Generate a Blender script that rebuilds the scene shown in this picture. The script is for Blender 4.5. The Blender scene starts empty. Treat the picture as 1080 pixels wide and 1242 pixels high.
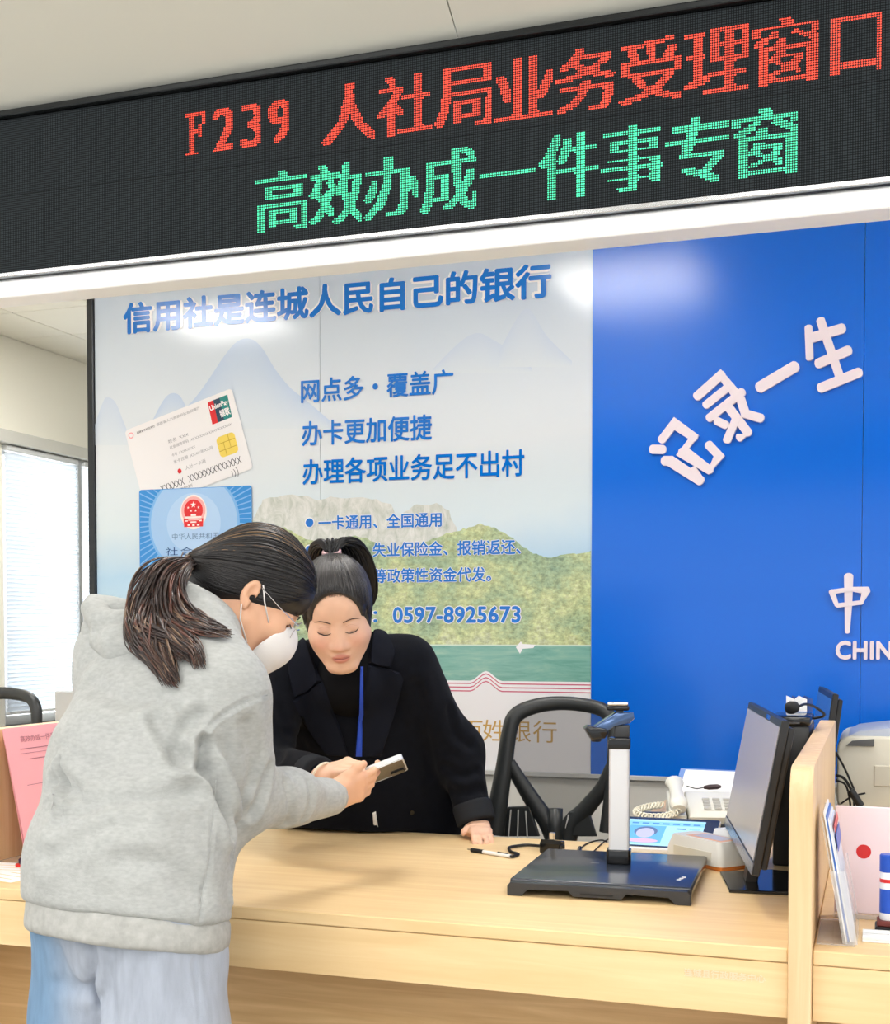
import bpy, bmesh, math, random
import numpy as np
from mathutils import Vector, Matrix
from mathutils.bvhtree import BVHTree

random.seed(7); np.random.seed(7)
SC = bpy.context.scene
COL = SC.collection

# ---------------------------------------------------------------- camera
F = 1540.0; PX, PY = 540.0, 822.0            # focal length and principal point in pixels of the 1080 x 1242 frame
YAW, PITCH = math.radians(18.73), math.radians(-2.0)
CAM = Vector((0.0, 0.0, 1.28))
cam_data = bpy.data.cameras.new('camera'); cam = bpy.data.objects.new('camera', cam_data); COL.objects.link(cam)
cam_data.sensor_fit = 'AUTO'; cam_data.sensor_width = 36.0
cam_data.lens = F / 1242.0 * 36.0
cam_data.shift_x = (540.0 - PX) / 1242.0
cam_data.shift_y = (PY - 621.0) / 1242.0
cam_data.clip_start = 0.02
cam.location = CAM
cam.rotation_euler = (math.radians(90) + PITCH, 0, YAW)
SC.camera = cam

# ---------------------------------------------------------------- world, lights, exposure
SC.view_settings.view_transform = 'Standard'; SC.view_settings.look = 'None'
SC.view_settings.gamma = 1.0; SC.view_settings.use_curve_mapping = False
SC.view_settings.exposure = 0.68
world = bpy.data.worlds.new('world'); SC.world = world; world.use_nodes = True
bg = world.node_tree.nodes['Background']
bg.inputs[0].default_value = (0.93, 0.97, 1.0, 1); bg.inputs[1].default_value = 0.85
day = bpy.data.lights.new('daylight', 'AREA'); day.shape = 'RECTANGLE'; day.size = 2.0; day.size_y = 1.4; day.energy = 55; day.color = (0.93, 0.97, 1.0)
dayo = bpy.data.objects.new('daylight', day); COL.objects.link(dayo); dayo.location = (-4.75, 6.5, 1.55); dayo.rotation_euler = (0, math.radians(-90), 0)   # daylight falling on the window from outside
CEILING_LAMP = 12.0          # radiance of the ceiling panels
HALL_LAMP = 7.0

# ---------------------------------------------------------------- pixel helpers (a pixel gives a direction; the depth comes from the plane it lies on)
def ray(x, y):
    a = (x - PX) / F; b = -(y - PY) / F
    cp, sp = math.cos(PITCH), math.sin(PITCH)
    d = (a, cp - b * sp, sp + b * cp)
    c, s = math.cos(YAW), math.sin(YAW)
    return Vector((d[0] * c - d[1] * s, d[0] * s + d[1] * c, d[2]))
def at(x, y, X=None, Y=None, Z=None):
    r = ray(x, y)
    if X is not None: t = (X - CAM.x) / r.x
    elif Y is not None: t = (Y - CAM.y) / r.y
    else: t = (Z - CAM.z) / r.z
    return CAM + r * t
def proj_np(P):
    P = np.asarray(P, dtype=np.float64) - np.array(CAM)
    c, s = math.cos(YAW), math.sin(YAW)
    x = P[:, 0] * c + P[:, 1] * s; y = -P[:, 0] * s + P[:, 1] * c; z = P[:, 2]
    cp, sp = math.cos(PITCH), math.sin(PITCH)
    d = y * cp + z * sp; u = -y * sp + z * cp
    return PX + F * x / d, PY - F * u / d
def hit(bvh, x, y, off=0.0):
    r = ray(x, y).normalized()
    loc, n, i, dist = bvh.ray_cast(CAM, r)
    if loc is None: return None, None
    if n.dot(r) > 0: n = -n
    return loc + n * off, n

# ---------------------------------------------------------------- materials
def S(r, g, b):
    f = lambda c: (c / 255 / 12.92) if c / 255 <= 0.04045 else ((c / 255 + 0.055) / 1.055) ** 2.4
    return (f(r), f(g), f(b), 1.0)
MATS = {}
def mat(name, col, rough=0.5, metal=0.0, spec=0.5, bump=None, emit=None, alpha=1.0, coat=0.0, sheen=0.0, vary=None, trans=0.0, sss=0.0):
    """principled material; bump=(scale, strength), vary=(scale, amount) small colour variation"""
    if name in MATS: return MATS[name]
    m = bpy.data.materials.new(name); m.use_nodes = True
    nt = m.node_tree; p = nt.nodes['Principled BSDF']
    c = col if len(col) == 4 else (*col, 1)
    p.inputs['Base Color'].default_value = c
    p.inputs['Roughness'].default_value = rough; p.inputs['Metallic'].default_value = metal
    p.inputs['Specular IOR Level'].default_value = spec
    p.inputs['Alpha'].default_value = alpha
    p.inputs['Coat Weight'].default_value = coat; p.inputs['Coat Roughness'].default_value = 0.08
    p.inputs['Sheen Weight'].default_value = sheen
    p.inputs['Transmission Weight'].default_value = trans
    if sss:
        p.inputs['Subsurface Weight'].default_value = sss
        p.inputs['Subsurface Radius'].default_value = (0.012, 0.005, 0.003)
        p.inputs['Subsurface Scale'].default_value = 1.0
    if emit:
        p.inputs['Emission Color'].default_value = emit[0]; p.inputs['Emission Strength'].default_value = emit[1]
    tc = None
    if bump or vary:
        tc = nt.nodes.new('ShaderNodeTexCoord')
    if bump:
        n = nt.nodes.new('ShaderNodeTexNoise'); n.inputs['Scale'].default_value = bump[0]; n.inputs['Detail'].default_value = 4
        b = nt.nodes.new('ShaderNodeBump'); b.inputs['Strength'].default_value = bump[1]; b.inputs['Distance'].default_value = 0.002
        nt.links.new(tc.outputs['Object'], n.inputs['Vector']); nt.links.new(n.outputs['Fac'], b.inputs['Height'])
        nt.links.new(b.outputs['Normal'], p.inputs['Normal'])
    if vary:
        n = nt.nodes.new('ShaderNodeTexNoise'); n.inputs['Scale'].default_value = vary[0]; n.inputs['Detail'].default_value = 5
        r = nt.nodes.new('ShaderNodeValToRGB')
        k = vary[1]
        r.color_ramp.elements[0].position = 0.3; r.color_ramp.elements[1].position = 0.7
        r.color_ramp.elements[0].color = tuple(v * (1 - k) for v in c[:3]) + (1,)
        r.color_ramp.elements[1].color = tuple(min(1, v * (1 + k)) for v in c[:3]) + (1,)
        nt.links.new(tc.outputs['Object'], n.inputs['Vector']); nt.links.new(n.outputs['Fac'], r.inputs['Fac'])
        nt.links.new(r.outputs['Color'], p.inputs['Base Color'])
    MATS[name] = m
    return m
def noise_mat(name, stops, scale=(1, 1, 1), nscale=5.0, detail=6.0, rough=0.5, bump=0.0, distortion=0.0, spec=0.5, sheen=0.0, rough_n=0.55):
    """noise through a colour ramp in object space"""
    if name in MATS: return MATS[name]
    m = bpy.data.materials.new(name); m.use_nodes = True
    nt = m.node_tree; p = nt.nodes['Principled BSDF']
    p.inputs['Roughness'].default_value = rough; p.inputs['Specular IOR Level'].default_value = spec
    p.inputs['Sheen Weight'].default_value = sheen
    tc = nt.nodes.new('ShaderNodeTexCoord'); mp = nt.nodes.new('ShaderNodeMapping'); mp.inputs['Scale'].default_value = scale
    n = nt.nodes.new('ShaderNodeTexNoise'); n.inputs['Scale'].default_value = nscale; n.inputs['Detail'].default_value = detail
    n.inputs['Roughness'].default_value = rough_n; n.inputs['Distortion'].default_value = distortion
    r = nt.nodes.new('ShaderNodeValToRGB')
    while len(r.color_ramp.elements) < len(stops): r.color_ramp.elements.new(0.5)
    for e, (pos, c) in zip(r.color_ramp.elements, stops): e.position = pos; e.color = c
    nt.links.new(tc.outputs['Object'], mp.inputs['Vector']); nt.links.new(mp.outputs['Vector'], n.inputs['Vector'])
    nt.links.new(n.outputs['Fac'], r.inputs['Fac']); nt.links.new(r.outputs['Color'], p.inputs['Base Color'])
    if bump:
        b = nt.nodes.new('ShaderNodeBump'); b.inputs['Strength'].default_value = bump; b.inputs['Distance'].default_value = 0.002
        nt.links.new(n.outputs['Fac'], b.inputs['Height']); nt.links.new(b.outputs['Normal'], p.inputs['Normal'])
    MATS[name] = m
    return m
def attr_mat(name, rough=0.5, sss=0.0, spec=0.4, bump=None, sheen=0.0, attr='tint', fleck=None, stretch=(1, 1, 1)):
    """base colour from a per-vertex colour of the thing itself; fleck=(scale, amount) multiplies in a fine mottling"""
    if name in MATS: return MATS[name]
    m = bpy.data.materials.new(name); m.use_nodes = True
    nt = m.node_tree; p = nt.nodes['Principled BSDF']
    p.inputs['Roughness'].default_value = rough; p.inputs['Specular IOR Level'].default_value = spec; p.inputs['Sheen Weight'].default_value = sheen
    if sss:
        p.inputs['Subsurface Weight'].default_value = sss
        p.inputs['Subsurface Radius'].default_value = (0.010, 0.004, 0.002); p.inputs['Subsurface Scale'].default_value = 1.0
    a = nt.nodes.new('ShaderNodeAttribute'); a.attribute_name = attr
    tc = nt.nodes.new('ShaderNodeTexCoord')
    out = a.outputs['Color']
    if fleck:
        mp = nt.nodes.new('ShaderNodeMapping'); mp.inputs['Scale'].default_value = stretch
        n = nt.nodes.new('ShaderNodeTexNoise'); n.inputs['Scale'].default_value = fleck[0]; n.inputs['Detail'].default_value = 5
        nt.links.new(tc.outputs['Object'], mp.inputs['Vector']); nt.links.new(mp.outputs['Vector'], n.inputs['Vector'])
        mr = nt.nodes.new('ShaderNodeMapRange'); mr.inputs['From Min'].default_value = 0.3; mr.inputs['From Max'].default_value = 0.7
        mr.inputs['To Min'].default_value = 1 - fleck[1]; mr.inputs['To Max'].default_value = 1 + fleck[1]
        nt.links.new(n.outputs['Fac'], mr.inputs['Value'])
        mx = nt.nodes.new('ShaderNodeVectorMath'); mx.operation = 'MULTIPLY'
        nt.links.new(out, mx.inputs[0]); nt.links.new(mr.outputs['Result'], mx.inputs[1]); out = mx.outputs['Vector']
    nt.links.new(out, p.inputs['Base Color'])
    if bump:
        n = nt.nodes.new('ShaderNodeTexNoise'); n.inputs['Scale'].default_value = bump[0]; n.inputs['Detail'].default_value = 4
        b = nt.nodes.new('ShaderNodeBump'); b.inputs['Strength'].default_value = bump[1]; b.inputs['Distance'].default_value = 0.0015
        nt.links.new(tc.outputs['Object'], n.inputs['Vector']); nt.links.new(n.outputs['Fac'], b.inputs['Height']); nt.links.new(b.outputs['Normal'], p.inputs['Normal'])
    MATS[name] = m
    return m
def wood(name, dark, light, along='x', rough=0.42):
    if name in MATS: return MATS[name]
    sc = {'x': (0.5, 9, 9), 'y': (9, 0.5, 9), 'z': (9, 9, 0.5)}[along]
    m = noise_mat(name, [(0.30, dark), (0.52, tuple((a + b) / 2 for a, b in zip(dark, light))), (0.68, light)], sc, 5.0, 8.0, rough, 0.05, 0.6, 0.4)
    return m

# ---------------------------------------------------------------- object helpers
WM = {}
def reg(o, M): WM[o.name] = M.copy()
def tag(o, label=None, cat=None, group=None, kind=None):
    if label: o['label'] = label
    if cat: o['category'] = cat
    if group: o['group'] = group
    if kind: o['kind'] = kind
    return o
def thing(name, label, cat, loc=(0, 0, 0), rz=0.0, group=None, kind=None):
    o = bpy.data.objects.new(name, None); COL.objects.link(o); o.empty_display_size = 0.05
    o.location = loc; o.rotation_euler = (0, 0, rz)
    reg(o, Matrix.Translation(Vector(loc)) @ Matrix.Rotation(rz, 4, 'Z'))
    return tag(o, label, cat, group, kind)
def obj(name, bm, m, parent=None, M=None, smooth=False, angle=None, base=True):
    """bm: bmesh, or (verts, faces), in world coordinates (or in M's frame). Linked as one mesh object, in its parent's frame."""
    if isinstance(bm, tuple):
        me = bpy.data.meshes.new(name); me.from_pydata([tuple(v) for v in bm[0]], [], [tuple(f) for f in bm[1]]); me.update()
    elif isinstance(bm, bpy.types.Mesh): me = bm; me.name = name
    else:
        me = bpy.data.meshes.new(name); bm.normal_update(); bm.to_mesh(me); bm.free()
    if M is not None: me.transform(M)
    o = bpy.data.objects.new(name, me); COL.objects.link(o)
    if parent is not None:
        W = WM[parent.name]; me.transform(W.inverted()); o.parent = parent; reg(o, W)
    else:
        loc = Vector((0, 0, 0))
        if base and len(me.vertices):
            co = np.empty(len(me.vertices) * 3, np.float32); me.vertices.foreach_get('co', co); co = co.reshape(-1, 3)
            lo, hi = co.min(0), co.max(0); loc = Vector(((lo[0] + hi[0]) / 2, (lo[1] + hi[1]) / 2, lo[2]))
            me.transform(Matrix.Translation(-loc)); o.location = loc
        reg(o, Matrix.Translation(loc))
    if m is not None: me.materials.append(m)
    if smooth:
        me.polygons.foreach_set('use_smooth', [True] * len(me.polygons))
        if angle: me.set_sharp_from_angle(angle=math.radians(angle))
    me.update()
    return o
def struct(name, bm, m, **k):
    o = obj(name, bm, m, **k); o['kind'] = 'structure'; return o
def copy_tree(o, parent=None):
    c = o.copy(); COL.objects.link(c); c.parent = parent
    for ch in o.children: copy_tree(ch, c)
    return c
def box(x0, x1, y0, y1, z0, z1, bev=0.0, seg=2):
    bm = bmesh.new()
    vs = [bm.verts.new((x, y, z)) for x in (x0, x1) for y in (y0, y1) for z in (z0, z1)]
    for f in ((0, 1, 3, 2), (4, 6, 7, 5), (0, 4, 5, 1), (2, 3, 7, 6), (0, 2, 6, 4), (1, 5, 7, 3)): bm.faces.new([vs[i] for i in f])
    if bev: bmesh.ops.bevel(bm, geom=list(bm.edges), offset=bev, segments=seg, profile=0.5, affect='EDGES')
    return bm
def prism(pts, depth, bev=0.0, seg=2):
    """outline in local (x, z), from y = 0 (front) to y = depth"""
    bm = bmesh.new()
    f = bm.faces.new([bm.verts.new((p[0], 0, p[1])) for p in pts])
    r = bmesh.ops.extrude_face_region(bm, geom=[f])
    for v in r['geom']:
        if isinstance(v, bmesh.types.BMVert): v.co.y += depth
    bmesh.ops.recalc_face_normals(bm, faces=bm.faces)
    if bev:
        bmesh.ops.bevel(bm, geom=[e for e in bm.edges if abs(e.verts[0].co.y - e.verts[1].co.y) < 1e-6], offset=bev, segments=seg, profile=0.5, affect='EDGES')
    return bm
def rrect(w, h, r, n=6, cx=0, cz=0):
    out = []
    for qx, qz, a0 in ((1, 1, 0), (-1, 1, 90), (-1, -1, 180), (1, -1, 270)):
        for i in range(n + 1):
            a = math.radians(a0 + 90 * i / n)
            out.append((cx + qx * (w / 2 - r) + r * math.cos(a), cz + qz * (h / 2 - r) + r * math.sin(a)))
    return out
def smooth_path(pts, n=6):
    """Catmull-Rom through the points"""
    P = [Vector(p) for p in pts]
    if len(P) < 3: return P
    Q = [P[0] * 2 - P[1]] + P + [P[-1] * 2 - P[-2]]
    out = []
    for i in range(1, len(Q) - 2):
        for k in range(n):
            t = k / n
            out.append(0.5 * ((2 * Q[i]) + (Q[i + 1] - Q[i - 1]) * t + (2 * Q[i - 1] - 5 * Q[i] + 4 * Q[i + 1] - Q[i + 2]) * t * t + (3 * Q[i] - Q[i - 1] - 3 * Q[i + 1] + Q[i + 2]) * t ** 3))
    out.append(P[-1])
    return out
def tube(pts, rad, sides=8, flat=1.0, up=None, into=None, closed=False):
    """tube through pts; rad a number or a list; flat < 1 squeezes the section along 'up'. Returns (verts, faces) or appends to into."""
    P = [Vector(p) for p in pts]; n = len(P)
    R = [rad] * n if not hasattr(rad, '__len__') else list(rad)
    if len(R) != n: R = list(np.interp(np.linspace(0, 1, n), np.linspace(0, 1, len(R)), R))
    V, Fc = into if into is not None else ([], [])
    b0 = len(V); prev = None
    for i in range(n):
        if closed: t = P[(i + 1) % n] - P[i - 1]
        else: t = P[min(i + 1, n - 1)] - P[max(i - 1, 0)]
        if t.length < 1e-9: t = Vector((0, 0, 1))
        t.normalize()
        if up is not None: u = Vector(up) - t * Vector(up).dot(t)
        elif prev is not None: u = prev - t * prev.dot(t)
        else:
            a = Vector((0, 0, 1)) if abs(t.z) < 0.9 else Vector((1, 0, 0)); u = a - t * a.dot(t)
        if u.length < 1e-9: u = t.orthogonal()
        u.normalize(); prev = u; w = t.cross(u)
        for k in range(sides):
            a = 2 * math.pi * k / sides
            V.append(P[i] + (w * math.cos(a) + u * (math.sin(a) * flat)) * R[i])
    m = n if closed else n - 1
    for i in range(m):
        j = (i + 1) % n
        for k in range(sides):
            k2 = (k + 1) % sides
            Fc.append((b0 + i * sides + k, b0 + i * sides + k2, b0 + j * sides + k2, b0 + j * sides + k))
    if not closed:
        Fc.append(tuple(b0 + k for k in reversed(range(sides)))); Fc.append(tuple(b0 + (n - 1) * sides + k for k in range(sides)))
    return V, Fc
def lathe(profile, n=24):
    """profile [(r, z)] about z"""
    V, Fc = [], []
    for r, z in profile:
        for k in range(n):
            a = 2 * math.pi * k / n; V.append((r * math.cos(a), r * math.sin(a), z))
    for i in range(len(profile) - 1):
        for k in range(n):
            k2 = (k + 1) % n
            Fc.append((i * n + k, i * n + k2, (i + 1) * n + k2, (i + 1) * n + k))
    Fc.append(tuple(reversed(range(n)))); Fc.append(tuple((len(profile) - 1) * n + k for k in range(n)))
    return V, Fc
def frame_from(o, x, z):
    """matrix with local x, z given (y completes), at o"""
    x = Vector(x).normalized(); z = Vector(z); z = (z - x * z.dot(x)).normalized(); y = z.cross(x)
    M = Matrix((x, y, z)).transposed().to_4x4(); M.translation = Vector(o); return M

_fc = bpy.data.curves.new('type', 'FONT'); _fo = bpy.data.objects.new('type', _fc); COL.objects.link(_fo)
def text_mesh(body, bold=0.0, extrude=0.0, spacing=1.0, shear=0.0, res=3):
    _fc.body = body; _fc.offset = bold; _fc.extrude = extrude; _fc.space_character = spacing; _fc.shear = shear; _fc.resolution_u = res
    bpy.context.view_layer.update()
    dg = bpy.context.evaluated_depsgraph_get()
    return bpy.data.meshes.new_from_object(_fo.evaluated_get(dg))
def mesh_bounds(me):
    co = np.empty(len(me.vertices) * 3, np.float32); me.vertices.foreach_get('co', co); co = co.reshape(-1, 3)
    return co.min(0), co.max(0)
def lettering(name, body, m, parent, M, w, h=None, bold=0.0, extrude=0.0, spacing=1.0, shear=0.0):
    """text fitted to the box w x h; M's frame: x along the text, z up, -y towards the reader; lower left at M's origin"""
    me = text_mesh(body, 0.0, 0.0, spacing, shear)
    if bold > 0:
        bm = bmesh.new(); k = 0
        for dx, dy in ((0, 0), (1, 0), (-1, 0), (0, 1), (0, -1), (.7, .7), (-.7, .7), (.7, -.7), (-.7, -.7)):
            me.transform(Matrix.Translation((dx * bold, dy * bold, 0))); bm.from_mesh(me); me.transform(Matrix.Translation((-dx * bold, -dy * bold, 0)))
            bm.verts.ensure_lookup_table(); n_ = len(me.vertices)
            for v in bm.verts[-n_:]: v.co.z = -k * 0.00005
            k += 1
        bm.to_mesh(me); bm.free()
    lo, hi = mesh_bounds(me)
    sx = w / (hi[0] - lo[0]); sy = (h / (hi[1] - lo[1])) if h else sx
    T = Matrix(((sx, 0, 0, -lo[0] * sx), (0, 0, 1 if bold > 0 else -1, 0), (0, sy, 0, -lo[1] * sy), (0, 0, 0, 1)))
    me.transform(T)
    if bold > 0: me.flip_normals()
    if extrude:
        bm = bmesh.new(); bm.from_mesh(me)
        r = bmesh.ops.extrude_face_region(bm, geom=list(bm.faces))
        for v in r['geom']:
            if isinstance(v, bmesh.types.BMVert): v.co.y -= extrude
        bm.to_mesh(me); bm.free()
    return obj(name, me, m, parent, M=M)

def char_line(name, body, m, parent, M, w, h, bold=0.0, shear=0.0):
    """a line of lettering with every character a piece of its own, fitted to the box w x h"""
    me = text_mesh(body, 0.0, 0.0, 1.0, shear); lo, hi = mesh_bounds(me); bpy.data.meshes.remove(me)
    sx, sy = w / (hi[0] - lo[0]), h / (hi[1] - lo[1]); out = []
    for i, c in enumerate(body):
        me = text_mesh(c, 0.0, 0.0, 1.0, shear); a, b = mesh_bounds(me); bpy.data.meshes.remove(me)
        out.append(lettering(name, c, m, parent, M @ Matrix.Translation(((i + a[0] - lo[0] - bold) * sx, 0, (a[1] - lo[1] - bold) * sy)), (b[0] - a[0] + 2 * bold) * sx, (b[1] - a[1] + 2 * bold) * sy, bold))
    return out
def soft_clear(name, col, opacity, rough=0.05):
    """thin clear sheet: mostly see-through, with a glossy skin"""
    m = bpy.data.materials.new(name); m.use_nodes = True; nt = m.node_tree; p = nt.nodes['Principled BSDF']
    p.inputs['Base Color'].default_value = col; p.inputs['Roughness'].default_value = rough
    t = nt.nodes.new('ShaderNodeBsdfTransparent'); x = nt.nodes.new('ShaderNodeMixShader'); x.inputs[0].default_value = opacity
    nt.links.new(t.outputs[0], x.inputs[1]); nt.links.new(p.outputs[0], x.inputs[2]); nt.links.new(x.outputs[0], nt.nodes['Material Output'].inputs[0])
    MATS[name] = m; return m
def join_box(bm, *a, **k):
    q = box(*a, **k); me = bpy.data.meshes.new('t'); q.to_mesh(me); q.free(); bm.from_mesh(me); bpy.data.meshes.remove(me)
# ================================================================ the room
YF, YB, ZC = 2.067, 2.985, 0.78        # counter front edge, back edge, worktop height
YW = 4.20                              # face of the back partition
H1 = 2.80                              # ceiling over the staff side
M_white = mat('white_paint', S(236, 234, 228), 0.55, bump=(60, 0.03))
M_wall_low = mat('grey_wall_paint', S(206, 204, 197), 0.6, bump=(80, 0.04))
M_cream = mat('cream_wall_paint', S(240, 236, 222), 0.6)
M_ceil = mat('ceiling_board', S(238, 235, 224), 0.75, bump=(120, 0.05))
M_soffit = mat('satin_soffit_panel', S(208, 207, 197), 0.25, spec=0.5)
M_floor = noise_mat('floor_tile', [(0.3, S(176, 172, 164)), (0.7, S(196, 192, 184))], nscale=9, rough=0.25)
M_dark_metal = mat('dark_anodised_metal', S(62, 64, 66), 0.3, 0.8)
M_alu = mat('brushed_aluminium', S(190, 192, 196), 0.3, 0.9)
M_steel = mat('polished_steel', S(214, 216, 220), 0.15, 1.0)
M_header = mat('white_powder_coat', S(244, 244, 244), 0.35)
M_black = mat('black_plastic', S(26, 27, 29), 0.38)
M_black_gloss = mat('glossy_black_plastic', S(14, 15, 17), 0.12)
M_lamp = mat('lamp_diffuser', (1, 1, 1, 1), 0.5, emit=((1.0, 0.975, 0.94, 1), CEILING_LAMP))
M_office_lamp = mat('office_lamp_diffuser', (1, 1, 1, 1), 0.5, emit=((1.0, 0.98, 0.95, 1), CEILING_LAMP * 2.2))
M_hall_lamp = mat('hall_lamp_diffuser', (1, 1, 1, 1), 0.5, emit=((1.0, 0.98, 0.955, 1), HALL_LAMP))
M_wood_x = wood('maple_along', S(231, 197, 144), S(242, 213, 164), 'x')
M_wood_y = wood('maple_across', S(222, 184, 132), S(241, 211, 164), 'y')
M_wood_z = wood('maple_upright', S(222, 184, 136), S(240, 210, 168), 'z')
M_wood_dk = wood('maple_panel', S(196, 158, 108), S(222, 188, 138), 'x')

struct('floor', box(-7, 5, -6, 9, -0.1, 0.0), M_floor)
# hall side: ceiling and the inclined soffit that carries the display
struct('ceiling_hall', box(-7, 5, -6, 1.0, 2.93, 3.03), M_white)
def soffit():
    V, Fc = [], []
    for x in (-6.0, 4.0):
        V += [(x, 2.10, 2.285), (x, 0.9, 2.93), (x, 0.9, 2.99), (x, 2.10, 2.345)]
    Fc = [(0, 1, 5, 4), (1, 2, 6, 5), (2, 3, 7, 6), (3, 0, 4, 7), (0, 3, 2, 1), (4, 5, 6, 7)]
    return V, Fc
sof = struct('ceiling_soffit', box(-6.0, 4.0, 2.10, 2.13, 2.34, 2.80), M_white)
# the soffit is clad in wide satin panels with fine joints
nrm = Vector((0, -0.07, 0.041)).normalized()
joint = at(556, 54, Y=YF).x
edges = [joint + 1.22 * k for k in range(-4, 4)]
for i in range(len(edges) - 1):
    a, b = edges[i] + 0.0012, edges[i + 1] - 0.0012
    p0 = Vector((0, 2.085, 2.272)); p1 = p0 + nrm * 1.27; th = Vector((0, 0.041, 0.07)).normalized() * 0.02
    V = []
    for x in (a, b):
        V += [Vector((x, q.y, q.z)) for q in (p0, p1, p1 + th, p0 + th)]
    obj('soffit_panel', (V, [(0, 4, 5, 1), (1, 5, 6, 2), (2, 6, 7, 3), (3, 7, 4, 0), (0, 1, 2, 3), (4, 7, 6, 5)]), M_soffit, sof)

# staff side ceiling: slab and lay-in tiles
ce = struct('ceiling_office', box(-4.36, 4.0, 2.13, 9.0, 2.812, 2.90), M_ceil)
ty = [5.10 + 0.46 * k for k in range(-6, 6)]; tx = [-4.24, -3.90] + [-3.90 + 0.46 * k for k in range(1, 6)]
tile_cache = {}
for i in range(len(tx) - 1):
    for j in range(len(ty) - 1):
        w, d = round(tx[i + 1] - tx[i], 3), 0.46
        if w not in tile_cache:
            o = obj('ceiling_tile', box(-w / 2 + 0.003, w / 2 - 0.003, -d / 2 + 0.003, d / 2 - 0.003, 0, 0.011, 0.002, 1), M_ceil, None, base=False)
            tile_cache[w] = o.data; bpy.data.objects.remove(o)
        o = bpy.data.objects.new('ceiling_tile', tile_cache[w]); COL.objects.link(o); o.parent = ce
        o.location = WM[ce.name].inverted() @ Vector(((tx[i] + tx[i + 1]) / 2, (ty[j] + ty[j + 1]) / 2, H1))

# left wall with window
x0, x1 = -4.40, -4.24
wbm = bmesh.new()
for (ya, yb, za, zb) in ((2.13, 5.45, 0, 2.8), (7.6, 9.0, 0, 2.8), (5.45, 7.6, 0, 0.80), (5.45, 7.6, 2.25, 2.8)):
    t = box(x0, x1, ya, yb, za, zb); me = bpy.data.meshes.new('t'); t.to_mesh(me); t.free(); wbm.from_mesh(me); bpy.data.meshes.remove(me)
struct('wall_left', wbm, M_cream)
struct('wall_rear', box(-4.4, 4.0, 9.0, 9.1, 0, 2.9), M_cream)
struct('trim_1', box(-4.24, -4.19, 5.0, 8.0, 2.25, 2.315, 0.003, 1), mat('grey_pelmet', S(205, 204, 196), 0.5))
win = thing('window_1', None, None, (-4.30, 6.5, 0.80), kind='structure')
M_winframe = mat('window_frame_white', S(214, 216, 216), 0.4)
M_glass = soft_clear('window_glass', (0.9, 0.95, 1.0, 1), 0.12, 0.02)
obj('window_frame', box(-4.33, -4.27, 5.45, 5.50, 0.80, 2.25, 0.003, 1), M_winframe, win)
obj('window_frame', box(-4.33, -4.27, 7.55, 7.60, 0.80, 2.25, 0.003, 1), M_winframe, win)
obj('window_mullion', box(-4.33, -4.225, 6.085, 6.12, 0.80, 2.25, 0.003, 1), mat('grey_window_mullion', S(170, 174, 176), 0.4), win)
obj('window_frame', box(-4.33, -4.27, 5.50, 7.55, 0.80, 0.85, 0.003, 1), M_winframe, win)
obj('window_frame', box(-4.33, -4.27, 5.50, 7.55, 2.20, 2.25, 0.003, 1), M_winframe, win)
obj('window_pane', box(-4.303, -4.298, 5.50, 6.085, 0.85, 2.20), M_glass, win); obj('window_pane', box(-4.303, -4.298, 6.12, 7.55, 0.85, 2.20), M_glass, win)
obj('window_sill', box(-4.34, -4.18, 5.40, 7.65, 0.765, 0.80, 0.004, 1), M_white, win)
M_blind = mat('blind_slat_white', S(246, 248, 250), 0.35, trans=0.0)
nt = M_blind.node_tree; p = nt.nodes['Principled BSDF']      # thin slats let some daylight through
tl = nt.nodes.new('ShaderNodeBsdfTranslucent'); tl.inputs['Color'].default_value = (0.9, 0.95, 1.0, 1)
mxs = nt.nodes.new('ShaderNodeMixShader'); mxs.inputs[0].default_value = 0.45
nt.links.new(p.outputs[0], mxs.inputs[1]); nt.links.new(tl.outputs[0], mxs.inputs[2]); nt.links.new(mxs.outputs[0], nt.nodes['Material Output'].inputs[0])
for (ya, yb, lab) in ((5.465, 6.078, 'white venetian blind between the cream column and the window mullion'), (6.13, 7.54, 'white venetian blind beyond the window mullion, beside the poster edge')):
    bl = thing('venetian_blind', lab, 'blind', (-4.235, (ya + yb) / 2, 0.86), group='blinds at the office window')
    obj('head_rail', box(-4.255, -4.215, ya, yb, 2.215, 2.245, 0.003, 1), M_winframe, bl)
    obj('bottom_rail', box(-4.247, -4.223, ya, yb, 0.86, 0.875, 0.003, 1), M_winframe, bl)
    V, Fc = [], []
    for y in (ya, yb):
        for a, b in ((-0.0115, -0.006), (0.0, 0.0012), (0.0115, 0.006)):
            pass
    prof = [(-0.006, -0.0125), (-0.0005, 0.0), (0.006, 0.0125), (0.0066, 0.0123), (0.0003, -0.0002), (-0.0054, -0.0127)]
    for y in (ya, yb): V += [(-4.235 + a, y, b) for a, b in prof]
    Fc = [(k, (k + 1) % 6, 6 + (k + 1) % 6, 6 + k) for k in range(6)] + [(5, 4, 3, 2, 1, 0), (6, 7, 8, 9, 10, 11)]
    s0 = None
    for k in range(60):
        z = 0.888 + k * 0.0222
        if s0 is None:
            s0 = obj('slat', ([(a, b, c + z) for a, b, c in V], Fc), M_blind, bl); zz = z
        else:
            o = s0.copy(); COL.objects.link(o); o.location.z += z - zz

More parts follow.
